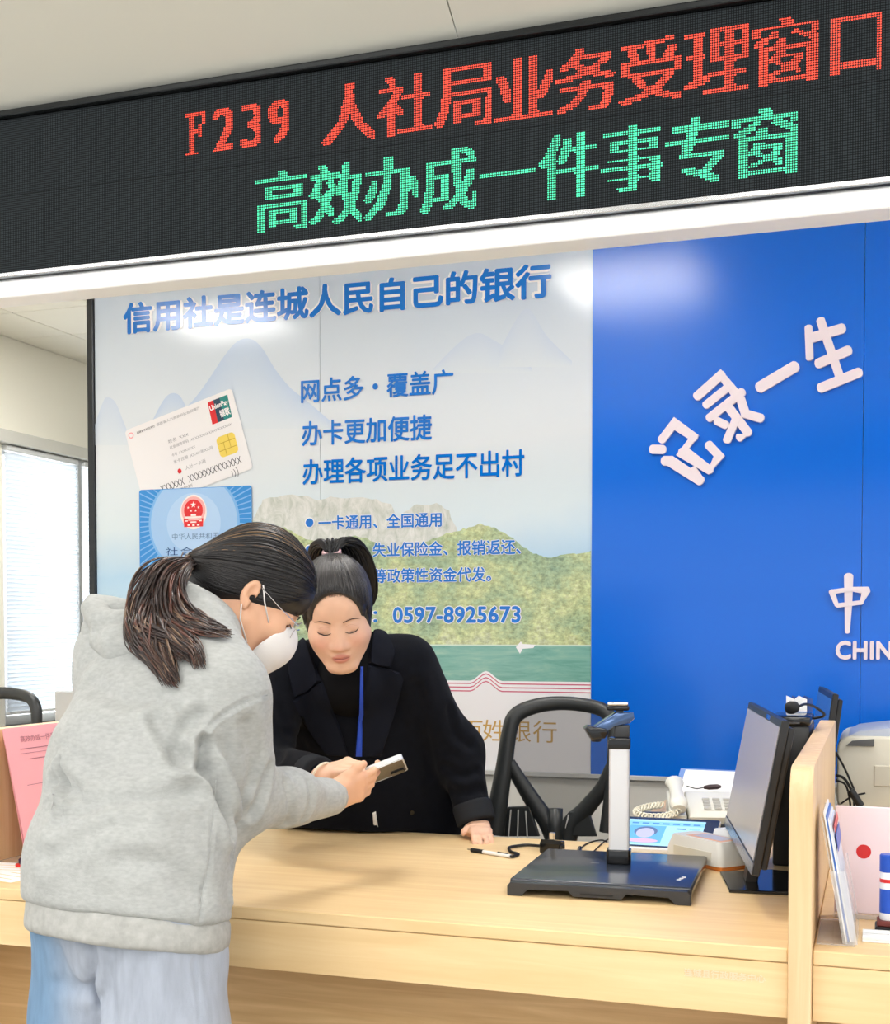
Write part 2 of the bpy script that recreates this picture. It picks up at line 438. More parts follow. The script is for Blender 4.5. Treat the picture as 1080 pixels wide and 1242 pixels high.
# back partition
XL = at(111, 500, Y=YW).x - 0.012
struct('wall_back', box(XL + 0.03, 2.6, YW + 0.012, YW + 0.10, 0, H1 + 0.01), M_wall_low)
struct('trim_2', box(XL, XL + 0.028, YW - 0.012, YW + 0.10, 0, H1 + 0.01, 0.003, 1), M_dark_metal)
zb = at(580, 935, Y=YW).z
struct('trim_3', box(XL + 0.03, 2.6, YW - 0.006, YW + 0.012, zb - 0.012, zb + 0.004, 0.002, 1), mat('pale_grey_trim', S(196, 196, 194), 0.4))
struct('baseboard_back', box(XL + 0.03, 2.6, YW - 0.002, YW + 0.012, 0, 0.08), M_dark_metal)

# ceiling lamps, staff side and hall
def lamp(loc, sx, sy, m, label, group=None):
    t = thing('ceiling_light', label, 'ceiling light', loc, group=group)
    x, y, z = loc
    obj('diffuser', box(x - sx / 2, x + sx / 2, y - sy / 2, y + sy / 2, z, z + 0.006), m, t)
    bm = bmesh.new()
    for (a, b, c, d) in ((-sx / 2 - .015, sx / 2 + .015, -sy / 2 - .015, -sy / 2), (-sx / 2 - .015, sx / 2 + .015, sy / 2, sy / 2 + .015), (-sx / 2 - .015, -sx / 2, -sy / 2, sy / 2), (sx / 2, sx / 2 + .015, -sy / 2, sy / 2)):
        q = box(x + a, x + b, y + c, y + d, z - 0.002, z + 0.008); me = bpy.data.meshes.new('t'); q.to_mesh(me); q.free(); bm.from_mesh(me); bpy.data.meshes.remove(me)
    obj('lamp_frame', bm, M_alu, t)
lamp((-1.02, 2.86, 2.79), 0.58, 0.58, M_lamp, 'square ceiling light panel over the clerk side of the counter')
lamp((-3.02, 2.86, 2.79), 0.58, 0.58, M_lamp, 'square ceiling light panel near the poster end of the office ceiling')
lamp((1.0, 2.86, 2.79), 0.58, 0.58, M_lamp, 'square ceiling light panel above the blue board and printer')
q = at(92, 360, Z=2.79)
lamp((q.x + 0.30, q.y - 0.30, 2.788), 0.58, 0.58, M_office_lamp, 'square ceiling light panel behind the poster partition by the window')
for i, (x, y) in enumerate([(a, b) for a in (-3.6, -1.8, 0.0, 1.8) for b in (-3.2, -1.6, 0.1)]):
    lamp((x, y, 2.92), 1.15, 0.58, M_hall_lamp, 'wide ceiling light panel in the public hall', 'ceiling lights of the public hall')

# white header under the display
struct('trim_4', box(-6, 4, 2.072, 2.16, 1.935, 1.962, 0.003, 1), M_header)
struct('trim_5', box(-6, 4, 2.066, 2.10, 1.926, 1.937, 0.002, 1), M_header)

# ================================================================ the counter
ct = thing('service_counter', 'long pale maple service counter with worktop, apron and set-back panel', 'counter', (-0.9, 2.5, 0))
XD0, XD1 = -0.125, -0.089      # divider beside the monitor
XE0, XE1 = -1.856, -1.820      # divider with the pink sheets
obj('worktop', box(-3.4, XE0 - .001, YF, YB, ZC - 0.023, ZC, 0.002, 1), M_wood_x, ct)
obj('worktop', box(XE1 + .001, XD0 - .001, YF, YB, ZC - 0.023, ZC, 0.002, 1), M_wood_x, ct)
obj('worktop', box(XD1 + .001, 1.6, YF, YB, ZC - 0.023, ZC, 0.002, 1), M_wood_x, ct)
ap = []
for a, b in ((-3.4, XE0 - .001), (XE1 + .001, XD0 - .001), (XD1 + .001, 1.6)):
    ap.append(obj('apron_board', box(a, b, YF + 0.003, YF + 0.028, 0.667, ZC - 0.0245, 0.001, 1), M_wood_x, ct))
    obj('modesty_panel', box(a, b, 2.27, 2.295, 0.06, 0.757, 0.001, 1), M_wood_dk, ct)
    obj('plinth', box(a, b, 2.31, 2.335, 0.0, 0.07), M_dark_metal, ct)
    obj('apron_underside', box(a, b, YF + 0.028, 2.27, 0.669, 0.685), M_wood_dk, ct)
# faint stamped line on the apron
p0 = at(830, 1181, Y=YF + 0.002); p1 = at(929, 1183, Y=YF + 0.002)
lettering('stamped_lettering', '连城县行政服务中心', mat('pale_stamp_ink', S(240, 222, 190), 0.5), ap[1], Matrix.Translation((p0.x, YF + 0.0022, p0.z - 0.004)), p1.x - p0.x, 0.0135, 0.02)
# return desk behind, beside the divider
rd = thing('return_desk', 'maple return desk holding the telephone behind the counter', 'desk', (-0.36, 3.4, 0))
obj('desk_top', box(-0.60, XD0 - .002, YB + .002, 3.85, ZC - 0.03, ZC - 0.004, 0.002, 1), M_wood_y, rd)
obj('side_panel', box(-0.50, -0.475, YB + .01, 3.84, 0.0, ZC - 0.03, 0.001, 1), M_wood_dk, rd)
obj('side_panel', box(-0.16, -0.135, YB + .01, 3.84, 0.0, ZC - 0.03, 0.001, 1), M_wood_dk, rd)

def divider(name, xa, xb, label):
    y0, y1, zt, r = 2.046, 3.20, 1.070, 0.055
    pts = [(y0, 0.0), (y0, zt - r)] + [(y0 + r - r * math.cos(math.radians(a)), zt - r + r * math.sin(math.radians(a))) for a in range(10, 91, 10)] + [(y1, zt), (y1, 0.0)]
    bm = prism(pts, xb - xa, 0.0025, 2)           # outline in (y, z), thickness along x
    M = Matrix(((0, 1, 0, xa), (1, 0, 0, 0), (0, 0, 1, 0), (0, 0, 0, 1)))
    t = thing(name, label, 'divider', ((xa + xb) / 2, 2.6, 0))
    bmesh.ops.transform(bm, matrix=M, verts=bm.verts); bmesh.ops.recalc_face_normals(bm, faces=bm.faces)
    obj('panel', bm, M_wood_z, t, smooth=True, angle=40)
    for y in (2.35, 2.95): obj('foot_plate', box(xa - 0.0005, xb + 0.0005, y, y + 0.05, 0.0, 0.012), M_alu, t)
divider('desk_divider', XD0, XD1, 'maple divider panel with rounded corner standing beside the black monitor')
divider('desk_divider', XE0, XE1, 'maple divider panel behind the leaning pink sheets')
# ================================================================ the running-text display over the counter
LY = 2.062
led = thing('led_display', 'long black dot-matrix display with red and green lettering above the counter', 'led sign', (-0.9, 2.09, 1.966))
Z0, Z1 = 1.966, 2.272
obj('cabinet', box(-3.0, 1.30, LY + 0.008, 2.10, Z0, Z1, 0.002, 1), M_black, led)
M_frame_top = mat('satin_black_frame', S(34, 37, 38), 0.22, 0.6)
obj('top_frame', box(-3.0, 1.30, LY - 0.012, 2.085, Z1 - 0.010, Z1 + 0.003, 0.003, 2), M_frame_top, led)
obj('bottom_frame', box(-3.0, 1.30, LY - 0.004, LY + 0.006, Z0 - 0.003, Z0 + 0.0055, 0.001, 1), M_steel, led)
# screen modules: fine unlit dot grid
mm = bpy.data.materials.new('led_module_face'); mm.use_nodes = True; nt = mm.node_tree; p = nt.nodes['Principled BSDF']
tc = nt.nodes.new('ShaderNodeTexCoord'); mp = nt.nodes.new('ShaderNodeMapping'); PITCH_LED = 0.00375
mp.inputs['Scale'].default_value = (1 / PITCH_LED,) * 3
fr = nt.nodes.new('ShaderNodeVectorMath'); fr.operation = 'FRACTION'
sb = nt.nodes.new('ShaderNodeVectorMath'); sb.operation = 'SUBTRACT'; sb.inputs[1].default_value = (0.5, 0.5, 0.5)
ml = nt.nodes.new('ShaderNodeVectorMath'); ml.operation = 'MULTIPLY'; ml.inputs[1].default_value = (1, 0, 1)
ln = nt.nodes.new('ShaderNodeVectorMath'); ln.operation = 'LENGTH'
rp = nt.nodes.new('ShaderNodeValToRGB'); rp.color_ramp.elements[0].position = 0.30; rp.color_ramp.elements[1].position = 0.40
rp.color_ramp.elements[0].color = S(50, 56, 60); rp.color_ramp.elements[1].color = S(13, 16, 18)
for a, b in ((tc.outputs['Object'], mp.inputs['Vector']), (mp.outputs[0], fr.inputs[0]), (fr.outputs[0], sb.inputs[0]), (sb.outputs[0], ml.inputs[0]), (ml.outputs[0], ln.inputs[0]), (ln.outputs['Value'], rp.inputs[0]), (rp.outputs[0], p.inputs['Base Color'])): nt.links.new(a, b)
p.inputs['Roughness'].default_value = 0.7; p.inputs['Specular IOR Level'].default_value = 0.15
xs = [-3.0 + 0.3 * k for k in range(15)]; xs[-1] = 1.30
for a, b in zip(xs[:-1], xs[1:]):
    for za, zb_ in ((Z0 + 0.006, (Z0 + Z1) / 2 - 0.002), ((Z0 + Z1) / 2 - 0.002, Z1 - 0.011)):
        obj('led_module', box(a + 0.0003, b - 0.0003, LY, LY + 0.0085, za + 0.0003, zb_ - 0.0003), mm, led)

def led_mat(name, core, power):
    return mat(name, (0.02, 0.02, 0.02, 1), 0.3, emit=(core, power))
M_red = led_mat('red_led', (1.0, 0.06, 0.025, 1), 1.4)
M_green = led_mat('green_led', (0.08, 1.0, 0.48, 1), 1.05)
def raster(ch, nw, nh, fat):
    """glyph on an nw x nh dot grid; upright strokes fattened like a printed face"""
    me = text_mesh(ch, 0.0, 0.0)
    lo, hi = mesh_bounds(me)
    co = np.empty(len(me.vertices) * 3, np.float32); me.vertices.foreach_get('co', co); co = co.reshape(-1, 3)
    me.calc_loop_triangles()
    tri = np.array([t.vertices[:] for t in me.loop_triangles]); T = co[tri][:, :, :2]
    h = max(hi[1] - lo[1], 0.35 if ch == '一' else 0.1); w = hi[0] - lo[0]
    cy = (lo[1] + hi[1]) / 2
    SUB = 3
    g = np.zeros((nh * SUB, nw * SUB), bool)
    gx = lo[0] + (np.arange(nw * SUB) + 0.5) / (nw * SUB) * w
    gy = (cy - h / 2 if ch == '一' else lo[1]) + (np.arange(nh * SUB) + 0.5) / (nh * SUB) * h
    X, Yy = np.meshgrid(gx, gy)
    for a, b, c in T:
        d = (b[0] - a[0]) * (c[1] - a[1]) - (c[0] - a[0]) * (b[1] - a[1])
        if abs(d) < 1e-12: continue
        u = ((X - a[0]) * (c[1] - a[1]) - (c[0] - a[0]) * (Yy - a[1])) / d
        v = ((b[0] - a[0]) * (Yy - a[1]) - (X - a[0]) * (b[1] - a[1])) / d
        g |= (u >= 0) & (v >= 0) & (u + v <= 1)
    bpy.data.meshes.remove(me)
    k = g.reshape(nh, SUB, nw, SUB).mean((1, 3)) > 0.42
    if fat:
        run = k[2:] & k[1:-1] & k[:-2]; v = np.zeros_like(k); v[2:] |= run; v[1:-1] |= run; v[:-2] |= run     # upright strokes
        k[:, 1:] |= v[:, :-1]; k[:, 2:] |= v[:, :-2]
        if ch == 'F': k[:] = False; k[:, 2:5] = True; k[0, :7] = True; k[-2:, :10] = True; k[-1, 0:2] = True; k[-6:, 9:11] = True; k[10:12, 4:9] = True; k[8:14, 7:9] = True
    return k
def led_glyph(ch, xc, zc, nw, nh, m, fat=True):
    k = raster(ch, nw, nh, fat)
    V, Fc = [], []
    r = PITCH_LED * 0.385
    for j in range(nh):
        for i in range(nw):
            if not k[j, i]: continue
            x = xc + (i - (nw - 1) / 2) * PITCH_LED; z = zc + (j - (nh - 1) / 2) * PITCH_LED
            b = len(V)
            for a in range(6):
                V.append((x + r * math.cos(a * math.pi / 3), LY - 0.0004, z + r * math.sin(a * math.pi / 3)))
            V.append((x, LY - 0.0013, z))
            Fc += [(b + a, b + (a + 1) % 6, b + 6) for a in range(6)]
    o = obj('led_character', (V, Fc), m, led)
    o['label'] = ('red' if m is M_red else 'green') + ' lit character ' + ch
zr = (2.233 + 2.130) / 2; zg = (2.098 + 1.993) / 2
for i, ch in enumerate('人社局业务受理窗口'):
    nw, nh = (27, 27) if ch != '口' else (20, 23)
    led_glyph(ch, -0.877 + 0.1048 * i, zr - (0.005 if ch == '口' else 0), nw, nh, M_red)
for i, ch in enumerate('F239'): led_glyph(ch, -1.176 + 0.0553 * i, 2.184, 11, 20, M_red)
for i, ch in enumerate('高效办成一件事专窗'):
    nw, nh = (27, 28) if ch != '一' else (26, 12)
    led_glyph(ch, -1.006 + 0.1041 * i, zg, nw, nh, M_green)
from mathutils.geometry import tessellate_polygon
# ================================================================ printed poster on the partition
def wp(x, y, off=0.0): return at(x, y, Y=YW - off)
XDIV = at(718.5, 600, Y=YW).x
post = thing('bank_poster', 'large glossy landscape poster with blue lettering and two cards', 'poster', ((XL + XDIV) / 2, YW, zb))
ZT = 2.72
# sky ground of the print
pm = bpy.data.materials.new('poster_sky_print'); pm.use_nodes = True; nt = pm.node_tree; p = nt.nodes['Principled BSDF']
tc = nt.nodes.new('ShaderNodeTexCoord'); sx = nt.nodes.new('ShaderNodeSeparateXYZ'); mr = nt.nodes.new('ShaderNodeMapRange')
mr.inputs['From Min'].default_value = 0.35; mr.inputs['From Max'].default_value = 1.9
nz = nt.nodes.new('ShaderNodeTexNoise'); nz.inputs['Scale'].default_value = 1.6; nz.inputs['Detail'].default_value = 4
ad = nt.nodes.new('ShaderNodeMath'); ad.operation = 'MULTIPLY_ADD'; ad.inputs[1].default_value = 0.22
rp = nt.nodes.new('ShaderNodeValToRGB')
st = [(0.0, S(206, 226, 232)), (0.22, S(176, 208, 232)), (0.34, S(214, 226, 232)), (0.5, S(220, 225, 230)), (0.75, S(206, 216, 228)), (1.0, S(184, 200, 222))]
while len(rp.color_ramp.elements) < len(st): rp.color_ramp.elements.new(0.5)
for e, (q, c) in zip(rp.color_ramp.elements, st): e.position = q; e.color = c
for a, b in ((tc.outputs['Object'], sx.inputs[0]), (sx.outputs['Z'], mr.inputs['Value']), (tc.outputs['Object'], nz.inputs['Vector']), (nz.outputs['Fac'], ad.inputs[0]), (mr.outputs[0], ad.inputs[2]), (rp.outputs[0], p.inputs['Base Color'])): nt.links.new(a, b)
sb2 = nt.nodes.new('ShaderNodeMath'); sb2.operation = 'SUBTRACT'; sb2.inputs[1].default_value = 0.11
nt.links.new(ad.outputs[0], sb2.inputs[0]); nt.links.new(sb2.outputs[0], rp.inputs[0])
p.inputs['Roughness'].default_value = 0.13; p.inputs['Specular IOR Level'].default_value = 0.5
xsm = at(388, 360, Y=YW).x
obj('poster_sheet', box(XL + 0.030, xsm - 0.0008, YW, YW + 0.010, zb + 0.004, ZT), pm, post)
obj('poster_sheet', box(xsm + 0.0008, XDIV - 0.001, YW, YW + 0.010, zb + 0.004, ZT), pm, post)
GL = dict(rough=0.13)
def flat(name, pts, off, m, parent=post):
    P = [wp(x, y, off) for x, y in pts]
    tri = tessellate_polygon([[Vector((q.x, q.z, 0)) for q in P]])
    return obj(name, (P, [t if (P[t[1]] - P[t[0]]).cross(P[t[2]] - P[t[0]]).y < 0 else t[::-1] for t in tri]), m, parent)
def misty(name, col):
    """print colour that runs into the mist colour of the sky towards its lower edge (per-vertex weight)"""
    m = mat(name, col, **GL); nt = m.node_tree
    a = nt.nodes.new('ShaderNodeAttribute'); a.attribute_name = 'tint'; r = nt.nodes.new('ShaderNodeValToRGB')
    r.color_ramp.elements[0].color = S(213, 221, 229); r.color_ramp.elements[1].color = col
    nt.links.new(a.outputs['Fac'], r.inputs[0]); nt.links.new(r.outputs[0], nt.nodes['Principled BSDF'].inputs['Base Color'])
    return m
def peak(pts, ybase, off, m):
    """printed peak: outline px points left to right, foot faded into the mist at ybase"""
    n = 6; V, Fc, W = [], [], []
    P = [(q.x, q.y) for q in smooth_path([Vector((x, y, 0)) for x, y in pts], 4)]
    for x, y in P:
        for k in range(n + 1):
            yy = y + (max(ybase, y + 1) - y) * k / n; V.append(wp(x, yy, off)); W.append(max(0.0, (1 - k / n)))
    for i in range(len(P) - 1):
        for k in range(n): a = i * (n + 1) + k; Fc.append((a, a + 1, a + n + 2, a + n + 1))
    o = obj('printed_peak', (V, Fc), m, post)
    at_ = o.data.attributes.new('tint', 'FLOAT_COLOR', 'POINT'); c = np.ones((len(V), 4), np.float32); c[:, :3] = np.array(W, np.float32)[:, None]; at_.data.foreach_set('color', c.ravel())
def wrect(name, xa, xb, za, zb_, off, m, parent=post):
    y = YW - off
    return obj(name, ([(xa, y, za), (xb, y, za), (xb, y, zb_), (xa, y, zb_)], [(0, 1, 2, 3)]), m, parent)
rnd = random.Random(3)
def ragged(pts, amp, n=5):
    out = []
    for (a, b), (c, d) in zip(pts[:-1], pts[1:]):
        for k in range(n): out.append((a + (c - a) * k / n + rnd.uniform(-amp, amp), b + (d - b) * k / n + rnd.uniform(-amp, amp)))
    return out + [pts[-1]]
M_haze1 = misty('print_far_peak', S(186, 203, 228)); M_haze2 = misty('print_pale_peak', S(198, 210, 228))
peak([(205, 512), (232, 488), (252, 462), (272, 432), (288, 414), (304, 411), (318, 422), (334, 448), (352, 470), (372, 486), (400, 510)], 520, 0.0004, M_haze1)
peak([(525, 448), (548, 424), (566, 409), (582, 404), (598, 412), (618, 424), (645, 446)], 452, 0.0005, M_haze2)
peak([(606, 425), (628, 385), (640, 374), (650, 385), (664, 408), (694, 438)], 445, 0.0006, M_haze2)
peak([(112, 525), (124, 490), (130, 482), (140, 488), (150, 512), (158, 532)], 540, 0.0004, M_haze2)
peak([(184, 512), (198, 486), (208, 477), (218, 480), (226, 494), (236, 512)], 515, 0.0006, M_haze1)
# cliff, wooded hill, lake
M_cliff = noise_mat('print_cliff', [(0.25, S(158, 172, 156)), (0.42, S(196, 200, 192)), (0.6, S(222, 222, 218)), (0.75, S(232, 232, 230))], (1.3, 1, 0.8), 16, 9, 0.13, 0, 1.2, rough_n=0.7)
M_forest = noise_mat('print_forest', [(0.30, S(104, 132, 112)), (0.43, S(148, 172, 132)), (0.52, S(186, 202, 150)), (0.60, S(204, 212, 166)), (0.72, S(222, 226, 204))], (1, 1, 1.5), 34, 14, 0.13, 0, 0.4, rough_n=0.72)
M_lake = noise_mat('print_lake', [(0.25, S(94, 150, 136)), (0.5, S(128, 178, 164)), (0.75, S(166, 200, 178))], (0.35, 1, 2.2), 14, 8, 0.13, 0, 0.4, rough_n=0.65)
M_pwhite = mat('print_white', S(240, 238, 240), **GL)
def canopy(name):
    """printed tree crowns: cells shaded by a broad noise"""
    m = bpy.data.materials.new(name); m.use_nodes = True; nt = m.node_tree; p = nt.nodes['Principled BSDF']; p.inputs['Roughness'].default_value = 0.13
    tc = nt.nodes.new('ShaderNodeTexCoord'); mp = nt.nodes.new('ShaderNodeMapping'); mp.inputs['Scale'].default_value = (1, 1, 1.35)
    vo = nt.nodes.new('ShaderNodeTexNoise'); vo.inputs['Scale'].default_value = 46; vo.inputs['Detail'].default_value = 7; vo.inputs['Roughness'].default_value = 0.7
    nz = nt.nodes.new('ShaderNodeTexNoise'); nz.inputs['Scale'].default_value = 4.5; nz.inputs['Detail'].default_value = 8; nz.inputs['Roughness'].default_value = 0.7
    rp = nt.nodes.new('ShaderNodeValToRGB'); st = [(0.30, S(128, 158, 136)), (0.45, S(170, 190, 150)), (0.56, S(204, 212, 156)), (0.70, S(216, 222, 196))]
    while len(rp.color_ramp.elements) < 4: rp.color_ramp.elements.new(0.5)
    for e, (q, c) in zip(rp.color_ramp.elements, st): e.position = q; e.color = c
    mr = nt.nodes.new('ShaderNodeMapRange'); mr.inputs['From Min'].default_value = 0.36; mr.inputs['From Max'].default_value = 0.62; mr.inputs['To Min'].default_value = 0.58; mr.inputs['To Max'].default_value = 1.15
    mu = nt.nodes.new('ShaderNodeVectorMath'); mu.operation = 'MULTIPLY'
    for a, b in ((tc.outputs['Object'], mp.inputs[0]), (mp.outputs[0], vo.inputs['Vector']), (mp.outputs[0], nz.inputs['Vector']), (nz.outputs['Fac'], rp.inputs[0]), (vo.outputs['Fac'], mr.inputs['Value']), (rp.outputs[0], mu.inputs[0]), (mr.outputs[0], mu.inputs[1]), (mu.outputs[0], p.inputs['Base Color'])): nt.links.new(a, b)
    return m
M_forest = canopy('print_tree_crowns')
flat('printed_cliff', ragged([(300, 642), (312, 622), (318, 606), (345, 600), (372, 602), (385, 606), (400, 603), (420, 605), (440, 602), (456, 606), (474, 612), (482, 628), (496, 618), (505, 612), (530, 611), (545, 620), (554, 640)], 1.2, 3) + [(560, 690), (300, 690)], 0.0008, M_cliff)
flat('printed_forest', ragged([(118, 742), (170, 720), (240, 690), (300, 660), (322, 645), (345, 640), (366, 652), (392, 660), (410, 655), (430, 648), (462, 660), (490, 668), (520, 655), (548, 645), (570, 640), (584, 636), (600, 640), (618, 650), (636, 664), (650, 672), (668, 676), (690, 673), (717, 668)], 1.5, 5) + [(717, 785), (400, 786), (118, 790)], 0.0012, M_forest)
zl, zw = at(640, 783, Y=YW).z, at(660, 828, Y=YW).z
wrect('printed_lake', XL + .031, XDIV - .002, zw - 0.02, zl, 0.0016, M_lake)
wrect('shore_line', XL + .031, XDIV - .002, zl - 0.002, zl + 0.003, 0.0018, mat('print_shore', S(206, 222, 210), **GL))
flat('printed_boat', [(626, 785), (632, 778), (634, 781), (650, 782), (647, 786), (634, 787), (631, 793)], 0.0020, M_pwhite)
# white foot of the poster with the wave lines
xc = at(590, 820, Y=YW).x
def wave(dz):
    pts = [(XL + .031, 0), (xc - 0.058, 0), (xc - 0.045, 0.004), (xc - 0.012, 0.030), (xc, 0.034), (xc + 0.012, 0.030), (xc + 0.045, 0.004), (xc + 0.058, 0), (XDIV - .002, 0)]
    return [(x, zw + z + dz) for x, z in pts]
top = wave(0.004); y = YW - 0.0021
obj('white_foot', ([(x, y, z) for x, z in top] + [(x, y, zb + 0.005) for x, z in top], [(i + 1, i, len(top) + i, len(top) + i + 1) for i in range(len(top) - 1)]), M_pwhite, post)
M_wave = mat('print_crimson', S(206, 96, 124), **GL)
for k in range(3):
    L = wave(-0.004 - 0.013 * k); y = YW - 0.0024
    V = [(x, y, z) for x, z in L] + [(x, y, z - 0.004) for x, z in L]
    obj('wave_line', (V, [(i + 1, i, len(L) + i, len(L) + i + 1) for i in range(len(L) - 1)]), M_wave, post)
# lettering
M_pblue = mat('print_blue', S(0, 112, 206), **GL); M_gold = mat('print_gold', S(206, 166, 96), **GL)
def line(body, x0, x1, ytop, ybot, m=M_pblue, bold=0.015, outline=0.0, off=0.0030, spacing=1.0, shear=0.0, parent=post, name='printed_lettering'):
    a, b, c = wp(x0, ytop), wp(x0, ybot), wp(x1, ybot)
    T = Matrix.Translation((a.x, YW - off, b.z)); w, h = c.x - a.x, a.z - b.z
    if body[0] in '0123456789': o = lettering(name, body, m, parent, T, w, h, bold, 0, spacing, shear); o['kind'] = 'stuff'
    else: o = char_line('printed_character', body, m, parent, T, w, h, bold, shear)
    if outline:
        e = outline
        q = lettering('lettering_outline', body, M_pwhite, parent, Matrix.Translation((a.x - e, YW - off + 0.0008, b.z - e)), w + 2 * e, h + 2 * e, bold + 0.045, 0, spacing, shear); q['kind'] = 'stuff'
    return o
line('信用社是连城人民自己的银行', 151, 668, 369, 405, bold=0.032, outline=0.004)
line('网点多・覆盖广', 366, 550, 461, 489, bold=0.02)
line('办卡更加便捷', 367, 524, 512, 541, bold=0.02)
line('办理各项业务足不出村', 368, 636, 558, 588, bold=0.02)
line('一卡通用、全国通用', 387, 536, 626, 643, bold=0.022, outline=0.003)
line('养老金、失业保险金、报销返还、', 387, 632, 660, 677, bold=0.022, outline=0.003)
line('等政策性资金代发。', 454, 596, 690, 707, bold=0.022, outline=0.003)
line('电话：', 400, 458, 738, 756, bold=0.02, outline=0.003)
line('0597-8925673', 477, 632, 736, 756, bold=0.03, outline=0.003, spacing=1.06)
line('百姓银行', 560, 676, 872, 898, M_gold, bold=-0.004, shear=0.12)
for cy in (634, 667):
    q = wp(376, cy); r = 0.0155
    for rr, m, off in ((r + 0.004, M_pwhite, 0.0026), (r, M_pblue, 0.0030)):
        obj('bullet_dot', ([(q.x + rr * math.cos(a * math.pi / 12), YW - off, q.z + rr * math.sin(a * math.pi / 12)) for a in range(24)], [tuple(range(24))]), m, post)

# the two printed cards
def card_frame(tl, tr, bl, off):
    o, a, b = wp(*bl, off), wp(*tr, off) - wp(*tl, off), wp(*tl, off) - wp(*bl, off)
    return frame_from(o, a, b), a.length, b.length
Mc, cw, ch_ = card_frame((153, 522), (283, 470), (176, 617), 0.0030)
def crd(name, pts, off, m, Mx, parent):
    return obj(name, ([Mx @ Vector((x, -off, z)) for x, z in pts], [tuple(range(len(pts)))]), m, parent)
def ctx(body, x, z, w, h, m, Mx, parent, bold=0.0, off=0.0005):
    return lettering('card_lettering', body, m, parent, Mx @ Matrix.Translation((x, -off, z)), w, h, bold)
M_card = mat('print_card_white', S(234, 231, 233), **GL); M_ink = mat('print_ink', S(70, 72, 80), **GL); M_greyink = mat('print_grey_ink', S(150, 150, 156), **GL)
M_redp = mat('print_red', S(214, 38, 44), **GL); M_pinkp = mat('print_pink', S(238, 166, 172), **GL)
def rr(w, h, r, cx, cz): return rrect(w, h, r, 5, cx, cz)
c1 = crd('printed_card', rr(cw, ch_, 0.014, cw / 2, ch_ / 2), 0, M_card, Mc, post); c1['label'] = 'pale tilted bank card print with gold chip'
K = cw / 128.0      # card lengths below are in card units (128 wide, 92 high)
def U(x, z): return x * K, ch_ - z * K
def C(body, x, z, w, h, m=M_ink, bold=0.0): 
    a, b = U(x, z); return ctx(body, a, b - h * K, w * K, h * K, m, Mc, c1, bold)
C('福建省农村信用社', 13, 5.5, 22, 2.6); C('福建省人力资源和社会保障厅', 37, 5, 52, 3.0, M_greyink)
for cx_, m_, r_ in ((6, M_pinkp, 3.2), (6, M_card, 2.0)):
    a, b = U(cx_, 7); crd('crest_ring', [(a + r_ * K * math.cos(t * math.pi / 10), b + r_ * K * math.sin(t * math.pi / 10)) for t in range(20)], 0.0004 if m_ is M_pinkp else 0.0006, m_, Mc, c1)
C('姓名  XXX', 45, 25.4, 24, 3.8, M_greyink); C('社会保障号码  XXXXXXXXXXXXXXXXXX', 45, 32, 73, 3.4, M_greyink)
C('卡号  XXXXXXXX', 45, 40, 28, 3.4, M_greyink); C('发卡日期  XXXX年XX月', 45, 47, 46, 3.6, M_greyink); C('人社一卡通', 56, 57, 24, 4.0, M_greyink)
a, b = U(49, 59.6); crd('round_mark', [(a + 2.3 * K * math.cos(t * math.pi / 9), b + 2.6 * K * math.sin(t * math.pi / 9)) for t in range(18)], 0.0005, M_redp, Mc, c1)
C('XXXXXX', 23, 67, 28, 7.2, M_ink, 0.0); C('XXXXXXXXXXXXX', 56, 67, 62, 7.2, M_ink, 0.0); C('福建省农村信用社联合社发行', 23, 76, 36, 3.2, M_ink)
for r_, m_, o_ in ((9.5, M_pinkp, .0004), (8.3, M_card, .0005), (7.6, M_pinkp, .0006), (5.8, M_card, .0007), (1.6, M_redp, .0008)):
    a, b = U(10.5, 76); crd('seal_ring', [(a + r_ * K * math.cos(t * math.pi / 14), max(0.001, b + r_ * K * math.sin(t * math.pi / 14))) for t in range(28)], o_, m_, Mc, c1)
# gold chip
a, b = U(107.6, 52); chip = crd('card_chip', rr(21 * K, 21 * K, 4 * K, a, b), 0.0006, mat('print_chip_gold', S(236, 208, 92), **GL), Mc, c1)
M_chipl = mat('print_chip_line', S(198, 164, 60), **GL)
for (x, z, w, h) in ((-10, -4, 8, .7), (-10, 3.3, 8, .7), (2, -4, 8, .7), (2, 3.3, 8, .7), (-3.5, -10, .7, 6), (2.8, 4, .7, 6), (-3.5, -4, 7, .6), (-3.5, 3.5, 7, .6), (-3.7, -4, .6, 8), (3, -4, .6, 8)):
    crd('chip_line', [(a + x * K, b + z * K), (a + (x + w) * K, b + z * K), (a + (x + w) * K, b + (z + h) * K), (a + x * K, b + (z + h) * K)], 0.0008, M_chipl, Mc, c1)
# three-colour payment mark
a, b = U(109, 16); w_, h_ = 23 * K, 23 * K
for k, m_ in enumerate((M_redp, mat('print_navy', S(28, 60, 84), **GL), mat('print_teal', S(28, 130, 126), **GL))):
    xa, xb = a - w_ / 2 + [0, .28, .6][k] * w_, a - w_ / 2 + [.32, .64, 1.0][k] * w_
    s_ = 0.06 * w_
    crd('payment_mark_band', [(xa, b - h_ / 2), (xb, b - h_ / 2), (xb + s_, b + h_ / 2), (xa + s_, b + h_ / 2)], 0.0005 + 0.0001 * k, m_, Mc, c1)
ctx('UnionPay', a - w_ * 0.42, b + h_ * 0.03, w_ * 0.92, h_ * 0.3, M_pwhite, Mc, c1, 0.03, 0.001); ctx('银联', a - 0.02 * w_, b - h_ * 0.36, w_ * 0.5, h_ * 0.34, M_pwhite, Mc, c1, 0.03, 0.001)
